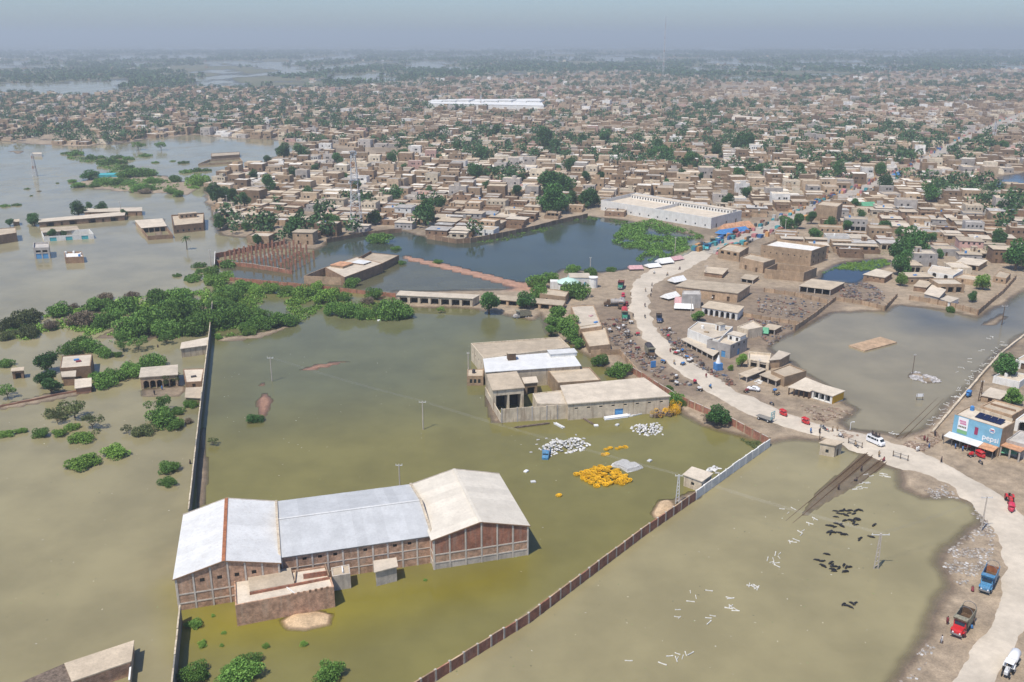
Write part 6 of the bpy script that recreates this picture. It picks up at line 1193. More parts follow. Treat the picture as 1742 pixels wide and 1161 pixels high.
rickshaw('pink red motor rickshaw following the red tractor', 1720, 869, (1722, 885), 'paint_pink'); rickshaw('pink rickshaw behind the green bonneted truck', 1060, 505, (1061, 498), 'paint_pink', .5); rickshaw('blue motor rickshaw on the railway platform', 1647, 674, (1640, 682), 'cloth_blue', .5)
rickshaw('small red rickshaw under the blue shop awning', 1668, 778, (1676, 782), 'paint_red', .5); rickshaw('maroon rickshaw beside the tanker truck', 1066, 521, (1067, 528), 'cloth_maroon', .55)
def tractor(label, px, py, to, col, tank=False, z=.63):
    t = put('tractor', label, 'tractor', (px, py), to, z, at=(px, py)); m = MB(); m.loft([[(x, -w_, .7), (x, w_, .7), (x, w_ * .85, z1), (x, -w_ * .85, z1)] for x, w_, z1 in ((1.9, .3, 1.2), (1.7, .36, 1.4), (.3, .4, 1.5), (.2, .3, 1.2), (-.9, .35, 1.1))]); m.build('bonnet', [MATS[col]], t)
    for y in (-.75, .75): wheel(t, -.6, y, .75, .38, col); wheel(t, 1.4, y * .8, .42, .22, col)
    for y in (-1, 1): m = MB(); m.loft([[(x, y * .45, z1), (x, y * .95, z1), (x, y * .95, z1 + .06), (x, y * .45, z1 + .06)] for x, z1 in ((-1.4, 1.1), (-.9, 1.55), (-.3, 1.55), (.2, 1.2))]); m.build('mudguard', [MATS[col]], t)
    m = MB(); m.box((-.7, 0, 1.25), (.5, .5, .12)); m.box((-.95, 0, 1.5), (.1, .5, .45)); m.build('seat', [MATS['rubber']], t); m = MB(); m.tube((1.1, .2, 1.4), (1.1, .2, 2.2), .05); m.build('exhaust', [MATS['metal_grey']], t)
    m = MB(); m.bar((-.1, 0, 1.4), (-.3, 0, 1.7), .05); m.tube((-.3, 0, 1.7), (-.32, 0, 1.73), .22, .22, 10); m.build('steering_wheel', [MATS['rubber']], t)
    if tank:
        n = 12; m = MB(); m.loft([[(x, r * math.cos(2 * math.pi * k / n), 1.45 + r * math.sin(2 * math.pi * k / n)) for k in range(n)] for x, r in ((-5.2, .5), (-5., .85), (-2.2, .85), (-2., .5))]); m.build('water_tank', [MATS['paint_white']], t, True)
        m = MB(); m.box((-3.5, 0, .65), (3.6, 1.2, .15)); m.bar((-1.8, 0, .6), (-1., 0, .6), .12); m.build('trailer_frame', [MATS['metal_grey']], t); wheel(t, -3.6, .8, .45); wheel(t, -3.6, -.8, .45)
        m = MB(); m.box((-.2, 0, 2.3), (1.6, 1.5, .08)); m.build('sun_roof', [MATS['paint_white']], t); m = MB()
        for x, y in ((.5, .65), (.5, -.65), (-.9, .65), (-.9, -.65)): m.bar((x, y, 1.2), (x, y, 2.28), .05)
        m.build('roof_frame', [MATS['metal_grey']], t)
tractor('red tractor driving ahead of the pink red rickshaw', 1717, 853, (1723, 866), 'paint_red'); tractor('white tractor pulling a white water tank trailer on the dirt', 1714, 1145, (1698, 1175), 'steel_pale', True)
def handcart(label, px, py, rz, load, group):
    p = P(px, py, .5); t = thing('market_cart', label, 'cart', (p.x, p.y, .5), rz, group); m = MB(); m.box((0, 0, .75), (1.9, 1.1, .1)); m.build('platform', [MATS['wood_dark']], t)
    for x in (-.6, .6):
        for y in (-.5, .5): wheel(t, x, y, .3, .07)
    m = MB(); rr = random.Random(int(px * 7 + py))
    for k in range(5): m.box((rr.uniform(-.6, .6), rr.uniform(-.3, .3), .95 + rr.uniform(0, .1)), (rr.uniform(.4, .8), rr.uniform(.3, .6), rr.uniform(.25, .5)), rr.uniform(0, 3))
    m.build('load', [MATS[load]], t)
rc = random.Random(31); CL = 'loaded market cart on the dirt verge of the road bend'
for px, py in ((1045, 556), (1052, 562), (1060, 558), (1066, 569), (1068, 575), (1084, 571), (1062, 548), (1074, 551), (1038, 565), (1072, 585), (1085, 596), (1128, 618), (1150, 644), (1143, 649), (1150, 655), (1138, 563), (1137, 575), (1148, 588), (1146, 597), (1152, 602), (1162, 600), (1150, 604), (1168, 611), (1172, 617), (1162, 622), (1175, 615), (1195, 623), (1270, 668), (1322, 672), (1318, 668), (1182, 652), (1190, 665)):
    handcart(CL, px, py, rc.uniform(0, 3), rc.choice(['cloth_maroon', 'cloth_white', 'cloth_tan', 'cloth_blue', 'sack', 'paint_pink', 'cloth_dark']), CL)
CL2 = 'red fruit cart on the dirt before the blue painted shop'
for px, py in ((1645, 765), (1652, 777), (1668, 770)): handcart(CL2, px, py, .3, 'paint_red', CL2)
def flatbed():
    t = put('flatbed_trailer', 'empty flatbed cart with tall end frame on the road edge', 'trailer', (1288, 707), (1316, 716), .6, at=(1301, 715)); m = MB(); m.box((0, 0, .9), (5, 2, .12)); m.build('bed', [MATS['concrete_dark']], t)
    for x in (-1.5, 1.5):
        for y in (-.9, .9): wheel(t, x, y, .42)
    for y in (-.9, 0, .9): m = MB(); m.bar((2.45, y, .95), (2.45, y, 3.4), .14); m.build('frame_post', [MATS['turquoise']], t)
    for z in (1.6, 2.5, 3.3): m = MB(); m.bar((2.46, -.95, z), (2.46, .95, z), .1); m.build('frame_rail', [MATS['turquoise']], t)
flatbed()
def blue_pickup():
    t = put('pickup_truck', 'blue pickup half sunk in the yard water beside the sack pile', 'truck', (931, 766), (927, 786), -.55, at=(928.5, 779)); m = MB(); m.loft([[(x, -w_, .3), (x, w_, .3), (x, w_ * .92, z1), (x, -w_ * .92, z1)] for x, w_, z1 in ((2.5, .85, 1.1), (1.6, .95, 1.5), (1.2, .95, 2.2), (-.1, .95, 2.25))]); m.build('cab', [MATS['paint_truckblue']], t)
    m = MB(); m.quad((1.58, -.75, 1.55), (1.58, .75, 1.55), (1.25, .75, 2.1), (1.25, -.75, 2.1)); m.build('windscreen', [MATS['glass']], t); m = MB(); m.box((-1.5, 0, .95), (2.8, 1.7, .1)); b = m.build('load_bed', [MATS['cloth_pink']], t)
    for y in (-.95, .95): m = MB(); m.box((-1.5, y, 1.35), (2.8, .1, .9)); m.build('side_board', [MATS['paint_truckblue']], b)
    for x in (-1.6, 1.6):
        for y in (-.8, .8): wheel(t, x, y, .4)
blue_pickup()
def skin_mesh(name, pts, edges, radii, root=0, sub=1):
    me = bpy.data.meshes.new('tmp_skin'); me.from_pydata(pts, edges, []); o = bpy.data.objects.new('tmp_skin', me); COL.objects.link(o); o.modifiers.new('s', 'SKIN'); 
    for i, r in enumerate(radii): me.skin_vertices[0].data[i].radius = r if isinstance(r, tuple) else (r, r)
    me.skin_vertices[0].data[root].use_root = True; ss = o.modifiers.new('d', 'SUBSURF'); ss.levels = sub; ss.render_levels = sub; bpy.context.view_layer.update()
    out = bpy.data.meshes.new_from_object(o.evaluated_get(bpy.context.evaluated_depsgraph_get())); bpy.data.objects.remove(o); out.name = name; return out
def person_meshes(pose):
    sit = pose == 'sit'; hz = .95 if not sit else .25
    P_ = [(0, 0, hz), (0, 0, hz + .25), (.01, 0, hz + .48), (.02, 0, hz + .56), (.03, 0, hz + .66), (.05, 0, hz + .76)]; R = [.15, (.17, .14), (.2, .12), .07, .10, .075]; E = [(0, 1), (1, 2), (2, 3), (3, 4), (4, 5)]
    for s in (-1, 1):
        n = len(P_); w_ = .12 if pose == 'walk' else 0
        if sit: leg = [(.05, s * .1, hz - .02), (.45, s * .15, hz + .02), (.5, s * .15, hz - .4), (.62, s * .15, hz - .44)]
        else: leg = [(0, s * .1, hz - .05), (s * w_ + .03, s * .11, hz * .53), (s * w_ * 1.8 - .04, s * .11, .08), (s * w_ * 1.8 + .12, s * .12, .04)]
        arm = [(0, s * .2, hz + .46), (-.03 - s * w_, s * .27, hz + .2), (.1 - s * w_, s * .27, hz - .02), (.15 - s * w_, s * .26, hz - .1)] if not sit else [(0, s * .2, hz + .46), (.1, s * .27, hz + .2), (.32, s * .2, hz + .12), (.4, s * .19, hz + .12)]
        P_ += leg + arm; R += [.1, .075, .05, .04, .075, .05, .04, .035]; E += [(0, n), (n, n + 1), (n + 1, n + 2), (n + 2, n + 3), (2, n + 4), (n + 4, n + 5), (n + 5, n + 6), (n + 6, n + 7)]
    body = skin_mesh('body', P_, E, R); body.materials.append(MATS['skin']); n = 12
    rg = lambda z, a, b, cx=0.0: [(cx + a * math.cos(2 * math.pi * k / n), b * math.sin(2 * math.pi * k / n), z) for k in range(n)]
    m = MB()
    if sit: m.loft([rg(.02, .42, .33, .22), rg(.3, .40, .3, .18), rg(.5, .2, .24), rg(.76, .17, .25), rg(.82, .1, .12)])
    else: m.loft([rg(.55, .25, .26), rg(.9, .2, .23), rg(1.2, .17, .24), rg(1.42, .16, .26), rg(1.5, .09, .11)]); m.loft([rg(.12, .13, .09, .02), rg(.6, .16, .14)])
    h_ = MB(); h_.loft([rg(hz + .66, .115, .105, .0), rg(hz + .74, .11, .1, .01), rg(hz + .81, .06, .06, .02)])
    return body, m, h_
PB = {k: person_meshes(k) for k in ('stand', 'walk', 'sit')}; PC = {}
def person(px, py, label, cloth='cloth_white', pose='stand', z=.6, rz=None, loc=None, group=None):
    p = loc or P(px, py, z); t = thing('person', label, 'person', (p.x, p.y, p.z), rc.uniform(0, 6.28) if rz is None else rz, group); b, m, h_ = PB[pose]; link('body', b, t)
    if (pose, cloth) not in PC: PC[(pose, cloth)] = m.mesh('clothes', [MATS[cloth]], True)
    link('clothes', PC[(pose, cloth)], t)
    if (pose, 'h') not in PC: PC[(pose, 'h')] = h_.mesh('hair', [MATS['hair']], True)
    link('hair', PC[(pose, 'h')], t)
CN = {'cloth_white': 'white', 'cloth_blue': 'blue', 'cloth_dark': 'dark', 'cloth_maroon': 'maroon', 'cloth_tan': 'tan'}
for px, py, c_, pose, where, z in [(1109, 487, 'cloth_dark', 'walk', 'walking on the far road bend', .62), (1108, 497, 'cloth_dark', 'walk', 'walking on the far road bend', .62), (1107, 505, 'cloth_dark', 'stand', 'walking on the far road bend', .62), (1073, 503, 'cloth_tan', 'walk', 'by the pink rickshaw', .6), (1077, 540, 'cloth_dark', 'stand', 'beside the red canvas truck', .6), (1140, 600, 'cloth_maroon', 'stand', 'before the black shop fronts', .5), (1211, 636, 'cloth_maroon', 'walk', 'by the roadside under the blue booth', .5), (1201, 643, 'cloth_maroon', 'walk', 'walking along the road edge past the blue booth', .5),
     (1379, 737, 'cloth_blue', 'stand', 'near the gatehouse road edge', .55), (1394, 738, 'cloth_dark', 'stand', 'near the parked motorcycles', .55), (1416, 735, 'cloth_tan', 'stand', 'on the grass tip by the crossing', .5), (1424, 734, 'cloth_tan', 'stand', 'on the grass tip by the crossing', .5), (1559, 769, 'cloth_white', 'stand', 'in a pair by the crossing bank', .55), (1562, 768, 'cloth_white', 'stand', 'in a pair by the crossing bank', .55), (1580, 763, 'cloth_blue', 'stand', 'on the earth bank by the crossing', .5), (1601, 787, 'cloth_dark', 'walk', 'alone in the middle of the pale road', .63),
     (1590, 742, 'cloth_dark', 'stand', 'at the platform end', .5), (1603, 748, 'cloth_dark', 'stand', 'beside the white shop awning', .5), (1572, 750, 'cloth_maroon', 'stand', 'on the reddish bank by the crossing', .5), (1577, 753, 'cloth_maroon', 'stand', 'on the reddish bank by the crossing', .5), (1465, 802, 'cloth_dark', 'walk', 'walking on the submerged railway line', .1), (1457, 818, 'cloth_dark', 'sit', 'sitting at the railway water edge', .1), (1426, 834, 'cloth_dark', 'walk', 'wading along the railway line', .0), (1504, 783, 'cloth_maroon', 'sit', 'crouching by the crossing gate', .5), (1495, 777, 'cloth_tan', 'stand', 'by the crossing gate post', .5),
     (1611, 1062, 'cloth_maroon', 'stand', 'on the water side of the red bonneted truck', .4), (1655, 1064, 'cloth_dark', 'stand', 'at the rear of the red bonneted truck', .5), (1652, 1069, 'cloth_blue', 'sit', 'crouching in the shade of the red truck', .5), (1640, 1085, 'cloth_maroon', 'stand', 'in front of the red truck', .5), (1601, 1094, 'cloth_white', 'walk', 'on the bank above the orange puddle', .4), (1654, 1004, 'cloth_maroon', 'sit', 'beside the blue decorated truck', .5), (269, 594, 'cloth_dark', 'stand', 'wading beyond the left thicket', -.6), (324, 792, 'cloth_dark', 'stand', 'beside the tall boundary wall water', -.4),
     (1625, 764, 'cloth_blue', 'stand', 'under the white shop awning', .5), (1637, 768, 'cloth_blue', 'stand', 'under the white shop awning', .5), (263, 672, 'cloth_dark', 'stand', 'on the mud before the black arches', .1), (276, 664, 'cloth_blue', 'stand', 'on the mud before the black arches', .1), (1730, 782, 'cloth_dark', 'stand', 'before the rusty roofed shop', .5)]:
    lb = f"person in {CN[c_]} clothes {where}"; person(px, py, lb, c_, pose, z, group=lb)
vr = VAN.rotation_euler.z
for k in range(5):
    lc = VAN.location + Matrix.Rotation(vr, 3, 'Z') @ Vector((-1.6 + .6 * k, .25 * (-1) ** k, 2.27 - .02)); person(0, 0, 'person in dark clothes sitting on the minibus roof', 'cloth_dark', 'sit', loc=lc, rz=vr + k, group='people on the minibus roof')
def motorbike(px, py, to, col, where, rider=True, z=.64):
    t = put('motorcycle', f"{'ridden' if rider else 'parked'} motorcycle {where}", 'motorcycle', (px, py), to, z, at=(px, py), group='motorcycle ' + where); wheel(t, -.6, 0, .3, .1); wheel(t, .65, 0, .3, .1)
    m = MB(); m.bar((-.6, 0, .35), (.1, 0, .4), .16); m.bar((.65, 0, .3), (.45, 0, .95), .08); m.build('frame', [MATS['metal_grey']], t); m = MB(); m.loft([[(x, -w_, .6), (x, w_, .6), (x, w_ * .7, z1), (x, -w_ * .7, z1)] for x, w_, z1 in ((0, .12, .8), (.2, .15, .88), (.42, .1, .84))]); m.build('fuel_tank', [MATS[col]], t)
    m = MB(); m.box((-.35, 0, .74), (.75, .24, .1)); m.build('seat', [MATS['rubber']], t); m = MB(); m.bar((.45, -.32, .98), (.45, .32, .98), .04); m.build('handlebar', [MATS['metal_grey']], t)
    if rider: c_ = rc.choice(['cloth_dark', 'cloth_blue', 'cloth_white', 'cloth_tan']); lc = t.location + Matrix.Rotation(t.rotation_euler.z, 3, 'Z') @ Vector((-.3, 0, .55)); lb = f"person in {CN[c_]} clothes riding the motorcycle {where}"; person(0, 0, lb, c_, 'sit', loc=lc, rz=t.rotation_euler.z, group=lb)
for px, py, to, c_, where, rd in ((1097, 522, (1097, 535), 'paint_red', 'on the pale road beside the red canvas truck', 1), (1097, 541, (1098, 530), 'paint_navy', 'on the pale road near the navy truck', 1), (1147, 620, (1155, 628), 'cloth_blue', 'on the road below the covered truck', 1), (1208, 660, (1200, 654), 'paint_red', 'on the road by the small factory bushes', 1), (1135, 469, (1122, 474), 'paint_navy', 'at the top of the road bend', 1), (1156, 459, (1145, 463), 'paint_red', 'where the road leaves the town', 1), (1430, 744, (1442, 748), 'paint_navy', 'before the gatehouse', 1), (1098, 496, (1098, 505), 'paint_navy', 'among walkers on the far bend', 1), (1402, 731, (1412, 736), 'paint_navy', 'in the group on the crossing approach', 0), (1406, 734, (1416, 738), 'paint_red', 'in the group on the crossing approach', 0), (1399, 728, (1409, 732), 'paint_navy', 'in the group on the crossing approach', 0), (1456, 760, (1463, 764), 'paint_navy', 'waiting at the crossing gate', 1), (1113, 466, (1120, 463), 'paint_navy', 'beside the far white tent', 1), (1668, 789, (1660, 784), 'paint_navy', 'parked before the blue shop', 0), (1313, 689, (1300, 684), 'paint_navy', 'on the upper road edge behind the flatbed cart', 0)): motorbike(px, py, to, c_, where, rd)
# ------------------------------------------------------------------ water buffalo
def buffalo_mesh(k):
    s = (-1) ** k * .25; pts = [(-.95, 0, 1.05), (-.5, 0, 1.1), (0, 0, 1.05), (.5, 0, 1.1), (.85, 0, 1.2), (1.2, s * .4, 1.25), (1.45, s, 1.12), (1.68, s * 1.5, .95)]; R = [.28, (.36, .4), (.42, .42), (.38, .42), (.28, .3), (.2, .24), .15, .1]; E = [(i, i + 1) for i in range(7)]
    for x, a in ((-.75, 0), (.6, 3)):
        for y in (-1, 1):
            n = len(pts); d = .12 if (y > 0) == (k == 0) else -.08
            pts += [(x, y * .25, .75), (x + d * .5 + (.05 if a == 0 else 0), y * .26, .45), (x + d - (.08 if a == 0 else 0), y * .26, .12)]; R += [.17, .1, .08]; E += [(a, n), (n, n + 1), (n + 1, n + 2)]
    n = len(pts); pts += [(-1.15, 0, .95), (-1.22, 0, .5)]; R += [.05, .03]; E += [(0, n), (n, n + 1)]
    me = skin_mesh('body', pts, E, R, 2); me.materials.append(MATS['buffalo_hide']); m = MB()
    for y in (-1, 1): a = (1.38, s + y * .1, 1.26); b = (1.22, s + y * .38, 1.34); c_ = (1.0, s + y * .4, 1.5); m.tube(a, b, .05, .04, 6); m.tube(b, c_, .04, .01, 6)
    return me, m.mesh('horns', [MATS['horn']])
BUF = [buffalo_mesh(0), buffalo_mesh(1)]
def herd(items, lab):
    for x, y in items:
        p = P(1242 + x / S1, 780 + y / S1, 0); b = rc.choice(BUF); t = thing('water_buffalo', lab, 'buffalo', (p.x, p.y, rc.uniform(-.55, -.38)), rc.uniform(-1.0, 1.0) + rc.choice([0, math.pi]), lab); s_ = rc.uniform(.5, .64); t.scale = (s_, s_, s_); link('body', b[0], t); link('horns', b[1], t)
herd([(550, 275), (575, 275), (590, 270), (610, 275), (625, 272), (650, 275), (670, 270), (590, 290), (602, 298), (620, 285), (640, 290), (560, 287), (545, 305), (595, 325), (620, 322), (635, 325), (655, 315), (640, 338), (650, 347), (668, 322), (550, 340), (505, 350), (520, 353), (545, 357), (575, 342), (580, 354)], 'black water buffalo in the crowded herd near the railway line')
herd([(510, 385), (525, 380), (535, 387), (520, 394), (570, 388), (587, 398), (745, 350), (735, 410), (678, 415), (670, 425)], 'black water buffalo straying near the crossarm pole')
herd([(505, 500), (455, 530), (475, 535), (520, 545), (527, 558), (545, 563), (565, 570), (590, 555), (602, 568), (620, 566), (535, 578), (542, 587), (600, 590), (485, 562)], 'black water buffalo in the second herd below the crossarm pole')
herd([(590, 757), (605, 765), (620, 771), (630, 752), (645, 757)], 'black water buffalo of the small group in open water')
# ------------------------------------------------------------------ floating and piled goods
sl_m = MB(); sl_m.loft([[(x, -w_, -.12), (x, w_, -.12), (x, w_ * .8, h), (x, -w_ * .8, h)] for x, w_, h in ((-1.3, .15, .12), (-.8, .15, .1), (-.5, .12, .06), (.5, .12, .06), (.8, .15, .1), (1.3, .15, .12))]); sleeper_me = sl_m.mesh('concrete_sleeper', [MATS['sleeper']])
def sleepers(items, ox, oy, sc, lab, jit=0.5, n=1, ang=None):
    for x, y in items:
        for k in range(n):
            p = P(ox + x / sc, oy + y / sc, 0); o = link('concrete_sleeper', sleeper_me, None, (p.x + rc.uniform(-jit, jit), p.y + rc.uniform(-jit, jit) * 1.5, rc.uniform(.04, .16)), (rc.uniform(0, 3.14) if ang is None else ang + rc.uniform(-.4, .4))); s = rc.uniform(.36, .66); o.scale = (s, s * 1.0, .7); o.rotation_euler[1] = rc.uniform(-.05, .05); tag(o, lab, 'sleeper', lab)
sleepers([(275, 268), (300, 288), (322, 262), (430, 318), (440, 312), (410, 345), (420, 338), (370, 385), (378, 380), (360, 395), (310, 430), (325, 432), (318, 440), (335, 425), (200, 530), (225, 520), (240, 500), (250, 510), (262, 495), (215, 545), (230, 550), (245, 565), (235, 540), (100, 665), (125, 668), (145, 672), (110, 662), (5, 730), (10, 775), (25, 782)], 1242, 780, S1, 'white concrete railway sleeper lying in water along the submerged line', .35, 1)
sleepers([(800, 85), (790, 80), (810, 95), (780, 90), (820, 100)], 1242, 780, S1, 'white concrete sleeper in the pile by the crossing sand spit', .2, ang=-.6)
sleepers([(640, 155), (665, 150), (690, 155), (705, 158), (700, 125), (680, 130), (710, 130), (650, 160), (735, 95), (700, 82), (670, 158)], 1242, 780, S1, 'white concrete sleeper in the row above the buffalo herd', .3, ang=.1)
sleepers([(965, 995), (980, 1030), (1050, 985), (955, 1055), (900, 1092), (885, 1130), (895, 1132), (1170, 1035), (1150, 1075), (1165, 1080), (1190, 1090), (1175, 1070), (1075, 1120), (1060, 1135), (1045, 1155), (1290, 968), (1270, 972), (1305, 976)], 860, 680, S1, 'white concrete sleeper adrift in the near open flood', .35)
sleepers([(0, 0), (15, -5), (28, -7), (8, 3), (-70, 8), (-10, 10), (35, -10), (20, 0), (12, 5)], 1140, 1120, 1, 'white concrete sleeper in the heap nearest the compound wall', .4)
sleepers([(1090, 775), (1125, 750), (1240, 640), (1250, 630), (1300, 560), (1310, 545), (1320, 550), (1170, 690), (1175, 710), (1015, 985), (1110, 745)], 1342, 430, 3.8075, 'white concrete sleeper adrift in the eastern flooded field', .3)
kk = [(1590, 722), (1600, 712), (1612, 700), (1622, 688), (1632, 676), (1642, 664), (1650, 652), (1660, 642), (1668, 632), (1678, 622), (1690, 610), (1700, 598), (1712, 588)]
for (x, y) in kk: sleepers([(x - 3, y - 2), (x - 6, y + 2), (x - 4, y), (x - 9, y - 1), (x - 1, y - 4)], 0, 0, 1, 'white concrete sleeper heaped in the row below the platform wall', .9)
sleepers([(0, 0), (4, 3), (-3, 2), (6, 5)], 1517, 735, 1, 'white concrete sleeper heaped beside the crossing in the eastern flood', .4)
# sacks
sk = MB(); n = 8
sk.loft([[(x, w_ * math.cos(2 * math.pi * k / n), .16 + h * math.sin(2 * math.pi * k / n)) for k in range(n)] for x, w_, h in ((-.48, .12, .06), (-.36, .28, .15), (0, .32, .18), (.36, .28, .15), (.48, .12, .06))]); sack_me = sk.mesh('sack', [MATS['sack']], True)
def sacks(poly, n, lab, zmax, order=False, s0=1.0):
    w_ = W2(poly); a, b = w_.min(0), w_.max(0); k = 0
    while k < n:
        x, y = rc.uniform(a[0], b[0]), rc.uniform(a[1], b[1]); d = float(sdf(np.array([x]), np.array([y]), w_)[0])
        if d < -.2: continue
        k += 1; o = link('sack', sack_me, None, (x, y, -.1 + rc.uniform(0, min(zmax, max(0, d) * .35))), (1.2 + rc.uniform(-.15, .15)) if order else rc.uniform(0, 6.28)); s = rc.uniform(.8, 1.15) * s0; o.scale = (s, s, s); o.rotation_euler[0] = rc.uniform(-.3, .3); tag(o, lab, 'sack', lab)
sacks([(914, 764), (935, 753), (980, 745), (1007, 759.5), (986, 767.5), (943, 774)], 165, 'white filled sack in the big heap beside the sunken blue pickup', 1.0)
sacks([(1073, 729), (1083, 724), (1116, 721), (1123, 732), (1117, 738.6), (1099, 741), (1083, 738)], 105, 'white sack in the ordered heap before the long factory hall', .5, True)
sacks([(897, 758), (925, 745), (985, 740), (1012, 747), (1015, 760), (960, 775), (905, 776)], 16, 'loose white sack floating around the big heap', .0); sacks([(1066, 726), (1120, 718), (1142, 730), (1130, 742), (1080, 745)], 12, 'loose white sack floating around the ordered heap', .0); sacks([(1268, 646), (1285, 642), (1302, 652), (1290, 658)], 22, 'white sack piled under the reed canopy', .6, s0=1.5)
# yellow round baskets
def basket_me():
    m = MB(); n = 16; R = .9
    rg = lambda r, z: [(r * math.cos(2 * math.pi * k / n), r * math.sin(2 * math.pi * k / n), z) for k in range(n)]
    m.loft([rg(R * .8, 0), rg(R, .42), rg(R, .5), rg(R * .9, .5), rg(R * .76, .22), rg(R * .3, .2)], caps=True); rim = m.mesh('rim', [MATS['yellow_plastic']]); s = MB()
    for k in range(8): a = 2 * math.pi * k / 8; s.bar((.12 * math.cos(a), .12 * math.sin(a), .36), (.88 * math.cos(a), .88 * math.sin(a), .46), .09, .07)
    s.tube((0, 0, .2), (0, 0, .48), .2, .16, 8); w_ = MB(); w_.tube((0, 0, .2), (0, 0, .245), .74, .7, 14); return rim, s.mesh('spokes', [MATS['yellow_plastic']]), w_.mesh('inner_shade', [mat('reel_shade', (.2, .1, .01), var=.3, scale=2.)])  # dark disc paints the shaded inside of the reel
BR = basket_me()
def basket(x, y, z, lab, s=1.0):
    t = thing('yellow_reel', lab, 'reel', (x, y, z), rc.uniform(0, 3), lab); t.scale = (s, s, s); t.rotation_euler[0] = rc.uniform(-.25, .25); t.rotation_euler[1] = rc.uniform(-.25, .25); link('rim', BR[0], t); link('spokes', BR[1], t); link('inner_shade', BR[2], t)
yp = W2([(960 + x / 11.61, 760 + y / 11.61) for x, y in ((170, 545), (400, 490), (650, 400), (840, 400), (1060, 440), (1200, 570), (1330, 700), (1240, 745), (900, 785), (560, 810), (400, 690))]); placed = []; tries = 0
while len(placed) < 62 and tries < 6000:
    tries += 1; x, y = rc.uniform(yp[:, 0].min(), yp[:, 0].max()), rc.uniform(yp[:, 1].min(), yp[:, 1].max()); d = float(sdf(np.array([x]), np.array([y]), yp)[0])
    if d < .3 or any((x - a) ** 2 + (y - b) ** 2 < 1.3 ** 2 for a, b in placed): continue
    placed.append((x, y)); basket(x, y, -.12 + rc.uniform(0, min(.5, d * .2)), 'yellow round reel in the crowded floating cluster of the yard')
for x, y in ((1080, 382), (1035, 384), (995, 397), (920, 392), (880, 408), (850, 462), (885, 457)): p = P(890 + x / 6.22, 700 + y / 6.22, 0); basket(p.x, p.y, -.2, 'yellow round reel floating apart between the sack heaps', .85)
p = P(951, 844, 0); basket(p.x, p.y, -.15, 'single round yellow reel adrift near the cream gable shed', .9)
YF = 'yellow tubular frame tumbled in the heap at the factory hall end'
fr = MB()
for k in range(6):
    a, b = math.pi * k / 3, math.pi * (k + 1) / 3
    for z in (0, .9): fr.bar((math.cos(a), math.sin(a), z), (math.cos(b), math.sin(b), z), .075)
    fr.bar((math.cos(a), math.sin(a), 0), (math.cos(a), math.sin(a), .9), .075)
frm = fr.mesh('tubular_frame', [MATS['yellow_plastic']])
for k in range(46):
    px, py = rc.uniform(1106, 1156), 0; py = 706 - (px - 1106) * .1 + rc.uniform(-9, 7); p = P(px, py, 0); o = link('tubular_frame', frm, None, (p.x, p.y, rc.uniform(0, 1.6))); o.rotation_euler = (rc.uniform(-1.2, 1.2), rc.uniform(-1.2, 1.2), rc.uniform(0, 6)); s = rc.uniform(.7, 1.1); o.scale = (s, s, s); tag(o, YF, 'frame', YF)
def slab_pile(name, label, cat, poly, h, mname, ox, oy, sc, layers=4):
    t = thing(name, label, cat); w_ = W2([(ox + x / sc, oy + y / sc) for x, y in poly]); c0 = w_.mean(0); t.location = (c0[0], c0[1], 0); 
    for k in range(layers):
        f = 1 - .06 * k; m = MB(); m.prism([((x - c0[0]) * f + rc.uniform(-.15, .15), (y - c0[1]) * f + rc.uniform(-.15, .15)) for x, y in w_][::1], -.2 + h * k / layers, h * (k + 1) / layers + .0); m.build('sheet', [MATS[mname]], t)
slab_pile('sheet_stack', 'crumpled stack of whitish sheets beside the yellow reel cluster', 'sheets', [(920, 400), (1090, 430), (1250, 520), (1450, 480), (1560, 425), (1420, 335), (1300, 345), (1240, 295), (1140, 275), (960, 335)][::1], .7, 'sack', 960, 760, 11.61)
def pipes(label, ax, ay, bx, by, n, mname, r=.2):
    A, B = P(ax, ay, 0), P(bx, by, 0); t = thing('pipe_bundle', label, 'pipes', (A.x, A.y, 0)); d = B - A; nn = Vector((-d.y, d.x, 0)).normalized()
    for k in range(n): m = MB(); o = nn * (k % 4) * r * 2.05 + Vector((0, 0, r * .6 + (k // 4) * r * 1.8)) + d.normalized() * rc.uniform(-.6, .6); m.tube(o, o + d, r, r, 10); m.build('pipe', [MATS[mname]], t)
pipes('bundle of long white pipes floating before the blue factory door', 1031, 715, 1071, 710, 8, 'paint_white'); pipes('thin grey pipes lying near the yellow frames', 1075, 709, 1110, 701, 5, 'steel_pale', .12); pipes('loose dark pipes drifting by the factory wall', 990, 712, 1006, 722, 5, 'scrap', .12); pipes('pale planks drifting off the factory gate', 941, 721, 956, 729, 5, 'steel_pale', .16)
pipes('rusty rods leaning beside the long factory hall', 878, 729, 932, 722, 6, 'scrap', .14)
for px, py, mname, lab in ((1014, 725, 'paint_white', 'white plastic box floating off the factory door'), (895, 803, 'paint_white', 'white box floating near the cream gable shed'), (1105, 785, 'steel_pale', 'grey drum floating right of the yellow reels'), (907, 821, 'steel_pale', 'small grey crate floating by the cream gable shed'), (1050, 724, 'steel_pale', 'blue grey drum beside the white pipes'), (645, 546, 'paint_white', 'white square frame floating in the upper yard')):
    p = P(px, py, 0); m = MB(); m.loft([[(-.6, -.4, -.1), (.6, -.4, -.1), (.6, .4, -.1), (-.6, .4, -.1)], [(-.65, -.45, .3), (.65, -.45, .3), (.65, .45, .3), (-.65, .45, .3)], [(-.5, -.35, .42), (.5, -.35, .42), (.5, .35, .42), (-.5, .35, .42)]]); o = m.build('floating_box', [MATS[mname]], None, loc=(p.x, p.y, 0), rz=rc.uniform(0, 1)); tag(o, lab, 'box')
